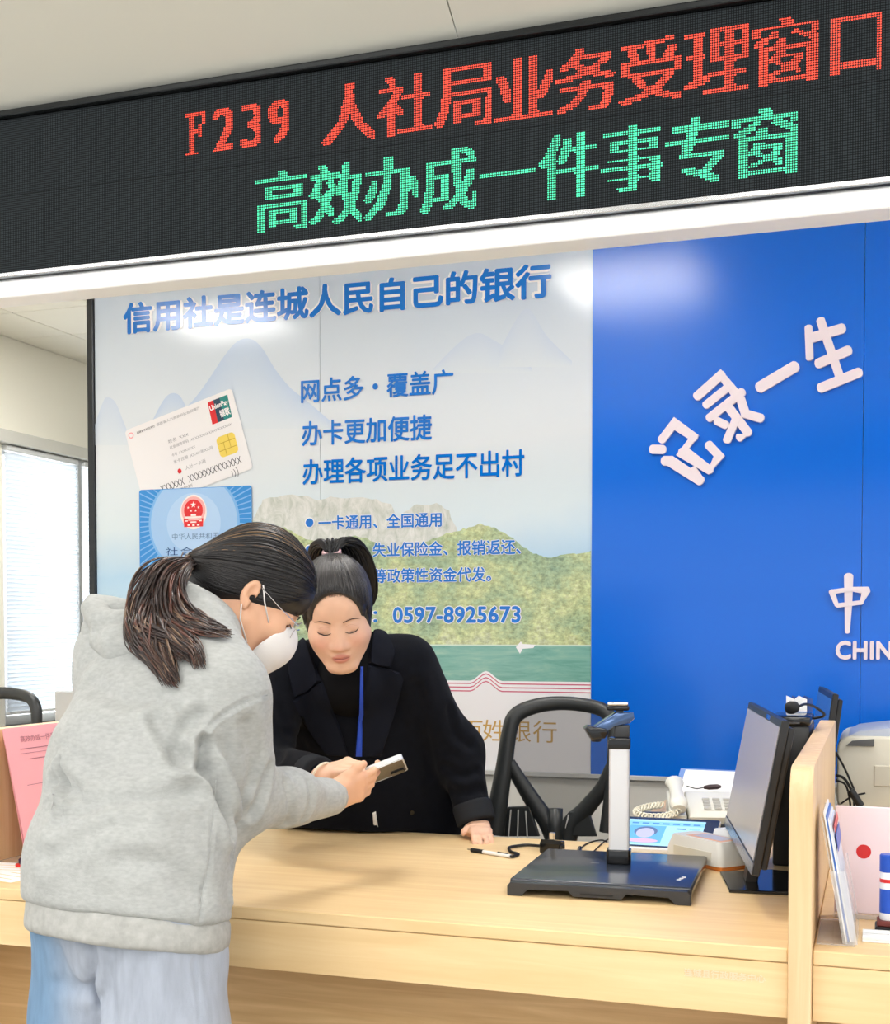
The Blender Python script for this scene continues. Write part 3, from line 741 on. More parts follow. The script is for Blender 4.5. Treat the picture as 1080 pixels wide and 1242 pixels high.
for k in range(3):
    q = U(103 + 2.2 * k, 81); r_ = (2.2 + 1.0 * k) * K
    pts = [(q[0] + r_ * math.cos(t), q[1] + r_ * 1.5 * math.sin(t)) for t in np.linspace(-0.9, 0.9, 7)]
    crd('contactless_mark', pts + [(x - 0.6 * K, z) for x, z in reversed(pts)], 0.0006, M_ink, Mc, c1)
# blue card with rays and crest
x0, x1 = wp(170, 640).x, wp(306.5, 640).x; z1, z0 = wp(170, 594.5).z, wp(170, 690).z - 0.02
Mb = Matrix.Translation((x0, YW - 0.0046, z0)); bw, bh = x1 - x0, z1 - z0
M_cblue = mat('print_card_blue', S(48, 138, 214), **GL); M_cpale = mat('print_card_pale_blue', S(160, 196, 236), **GL); M_cmid = mat('print_card_mid_blue', S(122, 178, 232), **GL)
c2 = crd('printed_card', rr(bw, bh, 0.010, bw / 2, bh / 2), 0, M_cblue, Mb, post); c2['label'] = 'blue social security card print with red crest'
ecx, ecz = bw * 0.49, bh * 0.62
V, Fc = [], []
for k in range(72):            # fine pale rays
    t = 2 * math.pi * k / 72; dt = 0.016
    R0 = 0.30 * bw; R1 = 3 * bw
    def clip(t):
        c, s = math.cos(t), math.sin(t); m_ = 9
        for lim, v in (((bw - 0.003 - ecx), c), ((ecx - 0.003), -c), ((bh - 0.003 - ecz), s), ((ecz - 0.003), -s)):
            if v > 1e-6: m_ = min(m_, lim / v)
        return m_
    if clip(t) < R0: continue
    b0 = len(V)
    V += [Mb @ Vector((ecx + q * math.cos(u), -0.0002, ecz + q * math.sin(u))) for q, u in ((R0, t - dt * 1.4), (clip(t - dt * .5), t - dt * .5), (clip(t + dt * .5), t + dt * .5), (R0, t + dt * 1.4))]
    Fc.append((b0, b0 + 1, b0 + 2, b0 + 3))
obj('card_rays', (V, Fc), M_cmid, c2)
for q, m_, o_ in ((0.405, M_cmid, .0004), (0.385, M_cpale, .0006), (0.24, mat('print_card_glow', S(176, 206, 240), **GL), .0008)):
    crd('card_oval', [(ecx + q * bw * math.cos(t * math.pi / 24), min(bh - .002, ecz - .01 + q * bw * 0.98 * math.sin(t * math.pi / 24))) for t in range(48)], o_, m_, Mb, c2)
em = 0.105 * bw
def disc(cx, cz, rx, rz, off, m, name='crest_shape', n=28): return crd(name, [(cx + rx * math.cos(2 * math.pi * t / n), cz + rz * math.sin(2 * math.pi * t / n)) for t in range(n)], off, m, Mb, c2)
ez = bh * 0.735
M_crest = mat('print_crest_red', S(222, 30, 32), **GL); M_cpink = mat('print_crest_pink', S(244, 170, 168), **GL); M_cwht = mat('print_crest_white', S(250, 232, 228), **GL)
disc(ecx, ez - .006, em * 1.12, em * 1.30, .0010, M_cwht); disc(ecx, ez, em * 1.02, em * 1.05, .0012, M_cpink); disc(ecx, ez, em * 0.80, em * 0.82, .0014, M_crest)
crd('crest_shape', [(ecx - em * .8, ez - em * 1.22), (ecx + em * .8, ez - em * 1.22), (ecx + em * .84, ez - em * .6), (ecx - em * .84, ez - em * .6)], .0013, M_crest, Mb, c2)
def star(cx, cz, r, off):
    crd('crest_star', [(cx + (r if k % 2 == 0 else r * .42) * math.sin(k * math.pi / 5), cz + (r if k % 2 == 0 else r * .42) * math.cos(k * math.pi / 5)) for k in range(10)], off, M_cwht, Mb, c2)
star(ecx, ez + em * .42, em * .24, .0017)
for dx, dz in ((-.44, .22), (-.20, -.02), (.20, -.02), (.44, .22)): star(ecx + dx * em, ez + dz * em, em * .11, .0017)
for (x, z, w, h) in ((-.22, -.42, .44, .16), (-.68, -.60, 1.36, .16), (-.45, -.74, .9, .05), (-.7, -.82, .22, .10), (.48, -.82, .22, .10), (-.25, -.92, .5, .10), (-.5, -1.14, .2, .12), (-.1, -1.16, .2, .14), (.3, -1.14, .2, .12)):
    crd('crest_gate', [(ecx + x * em, ez + z * em), (ecx + (x + w) * em, ez + z * em), (ecx + (x + w) * em, ez + (z + h) * em), (ecx + x * em, ez + (z + h) * em)], .0016, M_cwht, Mb, c2)
q0, q1 = wp(210, 655), wp(266, 644)
lettering('card_lettering', '中华人民共和国', mat('print_slate', S(104, 130, 170), **GL), c2, Matrix.Translation((q0.x, YW - 0.0062, q0.z)), q1.x - q0.x, 0.024, -0.004)
q0, q1 = wp(202, 674), wp(290, 660)
lettering('card_lettering', '社会保障卡', mat('print_card_ink', S(30, 70, 130), **GL), c2, Matrix.Translation((q0.x, YW - 0.0062, q0.z)), q1.x - q0.x, 0.030, 0.0, spacing=1.25)

# ================================================================ blue board with raised letters
bb = thing('blue_board', 'glossy blue wall board with white raised letters', 'sign board', ((XDIV + 1.6) / 2, YW, zb))
M_blue = mat('gloss_blue_board', S(0, 106, 222), 0.20, spec=0.5, bump=(3, 0.015))
zbb = at(800, 944, Y=YW).z
xs2 = at(1046, 640, Y=YW).x
obj('board_panel', box(XDIV, xs2 - 0.0008, YW - 0.004, YW + 0.010, zbb, ZT + 0.03), M_blue, bb)
obj('board_panel', box(xs2 + 0.0008, 1.12, YW - 0.004, YW + 0.010, zbb, ZT + 0.03), M_blue, bb)
obj('board_panel', box(1.122, 2.2, YW - 0.004, YW + 0.010, zbb, ZT + 0.03), M_blue, bb)
M_letter = mat('white_acrylic_letter', S(240, 226, 232), 0.35)
YL = YW - 0.004
def strokes(name, strk, ox, oy, k, label, thick=0.012):
    """raised letter made of round-ended strokes: [(points, width or widths)] in zoomed photo pixels"""
    V, Fc, stg = [], [], [0.0]
    for pts, wd in strk:
        P = [Vector((q.x, q.z)) for q in (at(ox + x * k, oy + y * k, Y=YL) for x, y in pts)]
        sc_ = (at(541, 500, Y=YL) - at(540, 500, Y=YL)).length * k
        W = [wd] * len(P) if not hasattr(wd, '__len__') else list(wd)
        W = [w * sc_ * 0.5 for w in W]
        def outline():
            L, R = [], []
            n = len(P)
            for i in range(n):
                t = (P[min(i + 1, n - 1)] - P[max(i - 1, 0)]).normalized(); nn = Vector((-t.y, t.x))
                f = 1.0
                if 0 < i < n - 1:
                    t1 = (P[i] - P[i - 1]).normalized(); f = 1 / max(0.6, abs(nn.dot(Vector((-t1.y, t1.x)))))
                L.append(P[i] + nn * W[i] * f); R.append(P[i] - nn * W[i] * f)
            te = (P[-1] - P[-2]).normalized(); ne = Vector((-te.y, te.x)); ts = (P[0] - P[1]).normalized(); ns = Vector((-ts.y, ts.x))
            capE = [P[-1] + (ne * math.cos(a) + te * math.sin(a) * .75) * W[-1] for a in np.linspace(0.25, math.pi - 0.25, 6)]
            capS = [P[0] + (ns * math.cos(a) + ts * math.sin(a) * .75) * W[0] for a in np.linspace(0.25, math.pi - 0.25, 6)]
            return L, R, capE, capS
        L, R, cE, cS = outline()
        def quad(poly):
            b = len(V); m_ = len(poly); stg[0] += 0.00012
            for p_ in poly: V.append((p_.x, YL - thick - stg[0], p_.y))
            for p_ in poly: V.append((p_.x, YL, p_.y))
            ar = sum(poly[i].x * poly[(i + 1) % m_].y - poly[(i + 1) % m_].x * poly[i].y for i in range(m_))
            idx = list(range(m_)) if ar > 0 else list(reversed(range(m_)))
            Fc.append(tuple(b + i for i in idx))
            for i in range(m_):
                j, l = idx[i], idx[(i + 1) % m_]; Fc.append((b + l, b + j, b + m_ + j, b + m_ + l))
        for i in range(len(P) - 1): quad([R[i], R[i + 1], L[i + 1], L[i]])
        quad([L[-1]] + cE + [R[-1]]); quad([L[0]] + list(reversed(cS)) + [R[0]] if False else [R[0]] + list(cS)[::1] + [L[0]])
        for i in range(1, len(P) - 1):      # round joints
            quad([P[i] + Vector((math.cos(a), math.sin(a))) * W[i] for a in np.linspace(0, 2 * math.pi, 12, endpoint=False)])
    o = obj(name, (V, Fc), M_letter, bb); o['label'] = label
    return o
kz = 310 / 1080
strokes('raised_letter', [([(78, 611), (122, 612)], 34), ([(128, 660), (152, 660), (280, 744)], 36), ([(280, 744), (252, 692)], [30, 20]), ([(117, 572), (170, 503), (252, 560), (205, 622), (318, 698), (360, 640), (315, 592)], 32)], 770, 370, kz, 'white raised character 记')
strokes('raised_letter', [([(266, 388), (366, 299), (430, 378)], 34), ([(303, 425), (396, 350)], 30), ([(318, 480), (456, 370)], 32), ([(392, 425), (480, 540), (445, 562)], 32), ([(350, 492), (388, 510)], 30), ([(432, 482), (392, 574)], 30), ([(450, 400), (470, 462), (536, 481)], 32)], 770, 370, kz, 'white raised character 录')
strokes('raised_letter', [([(531, 350), (678, 263)], 42)], 770, 370, kz, 'white raised character 一')
strokes('raised_letter', [([(736, 98), (741, 226)], 27), ([(787, 68), (866, 300)], 30), ([(752, 141), (878, 102)], 36), ([(778, 250), (904, 195)], 36), ([(788, 353), (948, 288)], 36)], 770, 370, kz, 'white raised character 生')
kc = 100 / 565
strokes('raised_letter', [([(282, 108), (280, 300), (273, 488)], [52, 42, 28]), ([(166, 212), (200, 305)], [34, 24]), ([(170, 214), (300, 196), (408, 205)], [28, 26, 44]), ([(404, 206), (368, 285)], [44, 22]), ([(205, 308), (372, 286)], 26)], 980, 680, kc, 'white raised brush character 中')
a, b, c = at(1014, 800, Y=YL), at(1014, 777, Y=YL), at(1080, 800, Y=YL)
o = lettering('raised_lettering', 'CHINA', M_letter, bb, Matrix.Translation((a.x, YL, a.z)), (c.x - a.x) * 1.36, b.z - a.z, 0.035, 0.010, 1.05)
# ================================================================ things on and behind the counter
def rotz(a): return Matrix.Rotation(a, 4, 'Z')
def TR(x, y, z, a=0.0): return Matrix.Translation((x, y, z)) @ rotz(a)
def bxM(M, x0, x1, y0, y1, z0, z1, bev=0.0, seg=2):
    bm = box(x0, x1, y0, y1, z0, z1, bev, seg); bmesh.ops.transform(bm, matrix=M, verts=bm.verts); return bm
def wedge(pts_yz, x0, x1, bev=0.0, seg=2):
    """outline in (y, z) carried along x"""
    bm = prism(pts_yz, x1 - x0, bev, seg)
    bmesh.ops.transform(bm, matrix=Matrix(((0, 1, 0, x0), (1, 0, 0, 0), (0, 0, 1, 0), (0, 0, 0, 1))), verts=bm.verts)
    bmesh.ops.recalc_face_normals(bm, faces=bm.faces); return bm
def xf(bm, M): bmesh.ops.transform(bm, matrix=M, verts=bm.verts); return bm
M_dgrey = mat('charcoal_plastic', S(46, 48, 52), 0.35); M_offwhite = mat('offwhite_plastic', S(232, 230, 222), 0.4)
M_putty = mat('putty_plastic', S(222, 218, 202), 0.45); M_wplastic = mat('white_plastic', S(240, 240, 240), 0.35)
M_orange = mat('orange_plastic', S(226, 136, 60), 0.4); M_chrome = mat('chrome', S(225, 226, 230), 0.08, 1.0)
M_rubber = mat('black_rubber', S(20, 20, 21), 0.7); M_paper = mat('white_paper', S(242, 243, 246), 0.6)
M_bluep = mat('blue_plastic', S(22, 80, 190), 0.35); M_redplast = mat('red_plastic', S(214, 34, 34), 0.35)

# ---- document camera
dc = TR(-0.497, 2.515, ZC, math.radians(2.5))
d = thing('document_camera', 'document camera with flat black base and silver column on the counter', 'document camera', (-0.497, 2.515, ZC), math.radians(2.5))
w, h2 = 0.173, 0.031
fr_ = [(-w, 0.0), (-w, 0.018), (-w + 0.006, 0.0255), (w - 0.006, 0.0255), (w, 0.018), (w, 0.0), (w - 0.028, 0.0), (w - 0.040, 0.012), (0.055, 0.014), (0.046, 0.004), (-0.046, 0.004), (-0.055, 0.014), (-w + 0.040, 0.012), (-w + 0.028, 0.0)]
bm = prism(fr_, 0.022, 0.0012, 1); xf(bm, dc @ Matrix.Translation((0, -0.187, 0)))
obj('front_lip', bm, M_dgrey, d)
M_basetop = mat('satin_navy_black', S(40, 46, 58), 0.24, coat=0.25)
bt = obj('base_plate', bxM(dc, -w, w, -0.166, 0.187, 0.010, 0.0295, 0.005, 3), M_basetop, d, smooth=True, angle=35)
for sx_ in (-1, 1):
    for sy_ in (-0.12, 0.15): obj('rubber_foot', bxM(dc, sx_ * 0.150 - 0.012, sx_ * 0.150 + 0.012, sy_ - 0.012, sy_ + 0.012, 0.0, 0.0105, 0.002, 1), M_rubber, d)
for k in range(3): obj('status_light', bxM(dc, 0.138 + 0.0035 * k, 0.146 + 0.0035 * k, -0.100 + 0.014 * k, -0.092 + 0.014 * k, 0.0294, 0.0302), M_wplastic, bt)
obj('card_slot', bxM(dc, -0.032, 0.030, -0.1878, -0.180, 0.0085, 0.0115), M_rubber, d)
lettering('maker_mark', '▬', mat('pale_grey_print', S(170, 174, 178), 0.5), bt, dc @ Matrix.Translation((-0.05, 0.035, 0.0299)) @ Matrix.Rotation(math.radians(-90), 4, 'X'), 0.018, 0.0022)
pc = dc.inverted() @ at(751, 1047, Z=ZC + 0.029)
cM = dc @ Matrix.Translation((pc.x, pc.y, 0.0295)) @ rotz(math.radians(6))
M_column = mat('silver_column', S(226, 228, 232), 0.3, 0.25)
obj('column_foot', xf(prism(rrect(0.050, 0.042, 0.008), 0.030, 0.003, 2), cM @ Matrix.Translation((0, 0, 0.0)) @ Matrix.Rotation(math.radians(90), 4, 'X')), M_black_gloss, d, smooth=True, angle=35)
col = obj('column', xf(prism(rrect(0.041, 0.036, 0.006), 0.205, 0.0, 1), cM @ Matrix.Translation((0, 0, 0.030)) @ Matrix.Rotation(math.radians(90), 4, 'X')), M_column, d, smooth=True, angle=35)
obj('column_groove', bxM(cM, 0.0200, 0.0212, -0.004, 0.004, 0.034, 0.230), M_dgrey, col)
obj('column_collar', bxM(cM, -0.0225, 0.0225, -0.020, 0.020, 0.235, 0.258, 0.003, 2), M_black_gloss, d, smooth=True, angle=35)
hd = cM @ Matrix.Translation((0, 0, 0.258))
obj('neck_block', bxM(hd, -0.010, 0.0205, -0.014, 0.016, 0.0, 0.026, 0.003, 2), M_dgrey, d, smooth=True, angle=35)
arm_bm = prism([(-0.062, 0.014), (-0.052, 0.024), (-0.010, 0.052), (0.026, 0.052), (0.028, 0.040), (0.018, 0.030), (-0.012, 0.024), (-0.030, 0.012)], 0.034, 0.004, 2)
obj('camera_arm', xf(arm_bm, hd @ rotz(math.radians(12)) @ Matrix.Translation((0, -0.02, 0))), mat('smoked_blue_gloss', S(72, 98, 140), 0.10, 0.35), d, smooth=True, angle=40)
ch2 = obj('camera_head', xf(prism([(-0.074, 0.020), (-0.066, 0.026), (-0.032, 0.020), (-0.026, 0.012), (-0.034, 0.000), (-0.060, -0.002)], 0.044, 0.004, 2), hd @ rotz(math.radians(12)) @ Matrix.Translation((0, -0.028, 0))), M_black_gloss, d, smooth=True, angle=40)
V, Fc = lathe([(0.009, 0.0), (0.011, 0.003), (0.011, 0.010)], 16)
obj('lens', ([hd @ Matrix.Translation((-0.047, -0.013, -0.008)) @ Vector(v) for v in V], Fc), M_black, ch2)
obj('lamp_head', bxM(hd, -0.026, 0.020, -0.020, 0.016, 0.056, 0.066, 0.004, 3), M_black_gloss, d, smooth=True, angle=40)
obj('lamp_cover', bxM(hd, -0.024, 0.018, -0.018, 0.014, 0.066, 0.073, 0.003, 2), M_steel, d, smooth=True, angle=40)
obj('head_hinge', bxM(hd, -0.008, 0.008, -0.006, 0.006, 0.048, 0.057), M_dgrey, d)

# ---- pen tethered to its holder
pb = at(670, 1034, Z=ZC)
ph = thing('pen_holder', 'black pen holder block with chrome cube on the counter', 'pen holder', (pb.x, pb.y, ZC), math.radians(-8))
pM = WM[ph.name]
obj('block', xf(wedge([(-0.016, 0.0), (-0.016, 0.022), (-0.008, 0.030), (0.016, 0.026), (0.018, 0.0)], -0.025, 0.025, 0.002, 1), pM), M_black_gloss, ph)
obj('chrome_cube', bxM(pM, -0.006, 0.005, -0.004, 0.006, 0.028, 0.046, 0.001, 1), M_chrome, ph)
obj('chrome_edge', bxM(pM, 0.0251, 0.0265, -0.010, 0.012, 0.003, 0.020), M_chrome, ph)
c0, c1_ = at(655, 1026, Z=ZC + 0.008), at(622, 1039, Z=ZC + 0.004)
path = smooth_path([c0, at(640, 1025, Z=ZC + 0.006), at(628, 1026, Z=ZC + 0.005), at(618, 1028, Z=ZC + 0.005), at(620, 1033, Z=ZC + 0.005), at(629, 1036, Z=ZC + 0.005), c1_], 10)
cl = obj('coil_cord', tube(path, 0.0022, 6), M_rubber, ph)
V, Fc = [], []
for i, q in enumerate(path[:-1]):          # the coil's turns
    t_ = (path[i + 1] - q).normalized(); tube([q - t_ * .0012, q + t_ * .0012], 0.0036, 8, into=(V, Fc))
obj('cord_turns', (V, Fc), M_black, cl)
pa, pz = at(567, 1030, Z=ZC + 0.005), at(622, 1039, Z=ZC + 0.005); dv = (pz - pa).normalized()
L = (pz - pa).length
pen = thing('ballpoint_pen', 'white ballpoint pen with black grip lying on the counter', 'pen', (pa.x, pa.y, ZC))
sg = lambda a, b, r: tube([pa + dv * (L * a), pa + dv * (L * b)], r, 12)
obj('nib', tube([pa + dv * (L * 0.0), pa + dv * (L * .05), pa + dv * (L * .10)], [0.0008, 0.0016, 0.0036], 10), M_chrome, pen)
obj('grip', sg(.10, .36, 0.0050), M_rubber, pen, smooth=True, angle=40); obj('barrel', sg(.36, .96, 0.0044), M_wplastic, pen, smooth=True, angle=40)
obj('clip', sg(.68, .90, 0.0016), M_black, pen).location.z += 0.0045
obj('end_plug', sg(.96, 1.0, 0.0032), M_black, pen)

# ---- cable with ferrite beside the document camera
cb = thing('cable', 'black cable with ferrite bead behind the document camera', 'cable', tuple(at(705, 1040, Z=ZC)))
zc_ = ZC + 0.0022
lp = smooth_path([at(698, 1046, Z=zc_), at(701, 1040, Z=zc_), at(703, 1034, Z=zc_), at(708, 1026, Z=zc_), at(718, 1021, Z=zc_), at(730, 1019, Z=zc_), at(736, 1021, Z=zc_)], 8)
obj('lead', tube(lp, 0.0018, 6), M_rubber, cb, smooth=True); obj('lead', tube(smooth_path([at(712, 1042, Z=zc_), at(722, 1031, Z=zc_), at(733, 1021, Z=zc_), at(738, 1018, Z=zc_)], 8), 0.0015, 6), M_rubber, cb, smooth=True)
f0, f1 = at(702, 1038, Z=ZC + 0.006), at(704, 1028, Z=ZC + 0.006)
obj('ferrite_bead', tube([f0, f0.lerp(f1, .15), f0.lerp(f1, .85), f1], [0.004, 0.006, 0.006, 0.004], 12), M_black_gloss, cb, smooth=True, angle=50)

# ---- pen display lying tilted
td = thing('pen_display', 'flat pen display showing a pale blue form with a portrait', 'display', (-0.45, 2.93, ZC))
tp0 = Vector((-0.565, 2.850, ZC + 0.0135))
tM = frame_from(tp0, (1, 0, 0), (0, 0.215, 0.052))
tw, thh = 0.225, 0.190
obj('housing', xf(prism(rrect(tw, thh, 0.008, 5, tw / 2, thh / 2), 0.011, 0.002, 2), tM), M_wplastic, td, smooth=True, angle=40)
obj('bezel', xf(prism(rrect(tw - .004, thh - .012, 0.006, 5, tw / 2, thh / 2 + .004), 0.001), tM @ Matrix.Translation((0, -0.0011, 0))), M_black_gloss, td)
def scr(name, x, z, ww, hh, m, off, par): return obj(name, xf(prism([(x, z), (x + ww, z), (x + ww, z + hh), (x, z + hh)], 0.0003), tM @ Matrix.Translation((0, -off, 0))), m, par)
def glow(name, c, s=0.9): return mat(name, (0, 0, 0, 1), 0.2, emit=(c, s))
M_scr = glow('screen_pale_blue', S(158, 208, 242), 1.0); M_scr2 = glow('screen_bar_blue', S(126, 186, 232), 1.0); M_scr3 = glow('screen_portrait_blue', S(96, 164, 216), 1.0)
sc_ = scr('screen', 0.012, 0.018, tw - 0.045, thh - 0.036, M_scr, 0.0014, td)
scr('tool_bar', 0.012, thh - 0.052, tw - 0.045, 0.022, M_scr2, 0.0018, sc_)
for k in range(7): scr('tool_icon', 0.022 + 0.024 * k, thh - 0.046, 0.016, 0.008, glow('screen_icon', S(74, 128, 186), 1.0), 0.0021, sc_)
scr('portrait_ground', 0.020, 0.030, 0.085, 0.105, M_scr3, 0.0018, sc_)
def ov(cx, cz, rx, rz, m, off): obj('portrait_shape', xf(prism([(cx + rx * math.cos(t * math.pi / 12), cz + rz * math.sin(t * math.pi / 12)) for t in range(24)], 0.0003), tM @ Matrix.Translation((0, -off, 0))), m, sc_)
ov(0.062, 0.098, 0.027, 0.030, glow('screen_hair', S(84, 104, 140), 1.0), 0.0021); ov(0.062, 0.088, 0.021, 0.029, glow('screen_face', S(176, 176, 208), 1.0), 0.0024)
ov(0.062, 0.043, 0.036, 0.012, glow('screen_shirt', S(206, 168, 190), 1.0), 0.0020)
for k in range(4): scr('form_line', 0.130, 0.040 + 0.026 * k, 0.022, 0.006, glow('screen_text', S(60, 92, 140), 1.0), 0.0018, sc_); scr('form_line', 0.160, 0.040 + 0.026 * k, 0.025, 0.006, M_scr2, 0.0018, sc_)
obj('rear_foot', box(-0.54, -0.37, 3.0, 3.012, ZC, ZC + 0.036), M_black, td)

# ---- card reader (white, orange foot)
q0, q1, q2 = Vector((-0.436, 2.80, ZC)), Vector((-0.301, 2.682, ZC)), Vector((-0.267, 2.773, ZC))
rM = frame_from(q0, q1 - q0, (0, 0, 1)); rw = (q1 - q0).length; rdp = 0.088
cr = thing('card_reader', 'white card reader with orange foot beside the pen display', 'card reader', tuple((q0 + q2) / 2))
def rbox(x0, x1, y0, y1, z0, z1, b=0.0): return bxM(rM, x0, x1, y0, y1, z0, z1, b, 3)
obj('foot', rbox(0.004, rw - 0.004, 0.004, rdp - 0.004, 0.0, 0.012, 0.004), M_orange, cr, smooth=True, angle=40)
bd = bmesh.new()
for z, i in ((0.010, 0.0), (0.034, 0.001), (0.060, 0.012)):
    for x, y in rrect(rw - 2 * i, rdp - 1.0 * i, 0.014, 5, rw / 2, rdp / 2): bd.verts.new(rM @ Vector((x, y, z)))
bd.verts.ensure_lookup_table(); n_ = 24
for r_ in range(2):
    for k in range(n_): bd.faces.new([bd.verts[r_ * n_ + k], bd.verts[r_ * n_ + (k + 1) % n_], bd.verts[(r_ + 1) * n_ + (k + 1) % n_], bd.verts[(r_ + 1) * n_ + k]])
bd.faces.new([bd.verts[2 * n_ + k] for k in range(n_)]); bd.faces.new([bd.verts[k] for k in reversed(range(n_))])
obj('body', bd, M_offwhite, cr, smooth=True, angle=30)
obj('card_field', rbox(0.050, rw - 0.020, 0.018, rdp - 0.016, 0.0598, 0.0606), mat('reader_orange_edge', S(236, 178, 138), 0.4), cr)
obj('card_window', rbox(0.064, rw - 0.030, 0.026, rdp - 0.022, 0.0604, 0.0612), mat('reader_grey_field', S(196, 196, 206), 0.3), cr)
obj('side_recess', rbox(0.030, rw - 0.030, -0.0006, 0.002, 0.018, 0.038), M_putty, cr)
wt = thing('card_terminal', 'small white terminal on black foot behind the card reader', 'terminal', (-0.302, 2.86, ZC))
wM = TR(-0.302, 2.86, ZC, math.radians(-41))
obj('foot', bxM(wM, -0.036, 0.036, -0.026, 0.026, 0.0, 0.010, 0.002, 1), M_black, wt)
obj('body', xf(wedge([(-0.028, 0.0), (-0.028, 0.014), (-0.012, 0.054), (0.024, 0.054), (0.028, 0.0)], -0.038, 0.038, 0.004, 2), wM @ Matrix.Translation((0, 0, 0.010))), M_wplastic, wt, smooth=True, angle=40)

# ---- large monitor by the divider, and a second one further back
def monitor(name, label, Cn, u, v, width, height, base_xy, neck, screen_m, zfoot, foot):
    u = Vector(u).normalized(); v = Vector(v).normalized()
    M = frame_from(Cn, u, v)          # x near -> far, z up the screen, y towards the back (or front)
    if (M.to_3x3() @ Vector((0, 1, 0))).x < 0:      # front must look towards -x
        M = M @ Matrix.Diagonal((1, -1, 1, 1))
    t = thing(name, label, 'monitor', (base_xy[0], base_xy[1], zfoot))
    f = lambda bm: (bmesh.ops.transform(bm, matrix=M, verts=bm.verts), bmesh.ops.recalc_face_normals(bm, faces=bm.faces), bm)[2]
    obj('housing', f(box(0, width, 0.0, 0.014, 0, height, 0.002, 1)), M_black, t)
    obj('rear_shell', f(prism([(0.012, 0.012), (width - 0.012, 0.012), (width - 0.012, height - 0.012), (0.012, height - 0.012)], 0.014, 0.004, 2)), M_black, t).location += M.to_3x3() @ Vector((0, 0.013, 0))
    obj('screen', f(box(0.012, width - 0.012, -0.0012, 0.001, 0.026, height - 0.014)), screen_m, t)
    b = obj('chin', f(box(0.002, width - 0.002, -0.0016, 0.001, 0.001, 0.022, 0.0004, 1)), mat('silver_chin', S(128, 130, 140), 0.25, 0.7), t)
    obj('neck', f(box(width / 2 - 0.03, width / 2 + 0.03, 0.027, 0.050, -neck + .004, 0.12, 0.003, 1)), M_black, t)
    obj('foot', foot, M_black_gloss, t)
    return t, M
mc = Vector((-0.204, 2.298, 0.850))
M_screen = mat('lcd_reflected_grey', S(176, 170, 170), 0.25, spec=0.5)  # screen is off; the bright room's reflection is put into its grey base colour
bm = bmesh.new(); fp = [(-0.300, 2.66), (-0.262, 2.479), (-0.150, 2.490), (-0.140, 2.70), (-0.20, 2.72)]
f_ = prism([(x, y) for x, y in fp], 0.007, 0.0015, 1); xf(f_, Matrix(((1, 0, 0, 0), (0, 0, 1, 0), (0, 1, 0, ZC), (0, 0, 0, 1)))); bmesh.ops.recalc_face_normals(f_, faces=f_.faces)
mt, mM = monitor('computer_monitor', 'large black computer monitor tilted back beside the maple divider', mc, (-0.118, 0.62, 0), (0.047, 0.022, 0.274), 0.60, 0.282, (-0.22, 2.58), 0.066, M_screen, ZC, f_)
stk = obj('sticker', xf(box(0.16, 0.22, -0.002, -0.001, 0.270, 0.279), mM), M_steel, mt)
f2 = box(-0.22, -0.13, 3.36, 3.56, ZC - .004, ZC + .004, 0.002, 1)
M_screen2 = mat('dark_blue_lcd', S(56, 92, 140), 0.14, spec=0.6)
monitor('computer_monitor', 'smaller computer monitor with bluish screen behind the divider end', (-0.132, 3.23, 0.86), (-0.07, 0.62, 0), (0.035, 0.01, 0.274), 0.46, 0.275, (-0.17, 3.46), 0.080, M_screen2, ZC - .004, f2)

# ---- black terminal tower with gooseneck microphone and leaflet
bt2 = thing('printer_tower', 'tall black slip printer standing between the monitor and the divider', 'slip printer', (-0.17, 2.90, ZC))
obj('tower', box(-0.205, -0.130, 2.80, 3.0, ZC, 1.085, 0.006, 2), M_black, bt2, smooth=True, angle=40)
obj('top_cover', box(-0.212, -0.128, 2.79, 2.95, 1.083, 1.103, 0.005, 2), M_black_gloss, bt2, smooth=True, angle=40)
obj('slot_lip', box(-0.210, -0.150, 2.786, 2.791, 1.088, 1.092), M_steel, bt2)
mic = thing('microphone', 'black gooseneck microphone bent over the slip printer', 'microphone', (-0.15, 2.97, 1.085))
m0 = Vector((-0.150, 2.97, 1.085)); mh = at(962, 858, Y=2.82)
mp_ = smooth_path([m0, at(1000, 868, Y=2.95), at(990, 858, Y=2.92), at(978, 854, Y=2.87), mh + Vector((0.012, 0.01, 0.002))], 8)
obj('gooseneck', tube(mp_, 0.0030, 8), M_black, mic, smooth=True)
dm = (mh - mp_[-2]).normalized()
obj('windscreen', tube([mh - dm * 0.014, mh - dm * 0.008, mh + dm * 0.004, mh + dm * 0.012, mh + dm * 0.016], [0.005, 0.012, 0.0145, 0.0125, 0.006], 14), M_rubber, mic, smooth=True)
obj('socket', box(-0.156, -0.144, 2.964, 2.976, 1.0851, 1.093, 0.001, 1), M_black, mic)
lf = at(985, 852, Y=2.97)
lt = thing('leaflet', 'small crumpled blue and white leaflet tucked behind the microphone', 'leaflet', (-0.172, 2.975, 1.103))
for k, (dx, m_) in enumerate(((0.0, M_paper), (0.012, mat('leaflet_blue', S(40, 76, 150), 0.5)))):
    V = []; n_ = 6
    for i in range(n_):
        for j in (0, 1):
            V.append((-0.19 + dx + 0.009 * i, 2.968 + 0.006 * (i % 2) + 0.008 * k, 1.1035 + j * (0.036 - 0.004 * (i % 3))))
    obj('fold', (V, [(2 * i, 2 * i + 2, 2 * i + 3, 2 * i + 1) for i in range(n_ - 1)]), m_, lt)

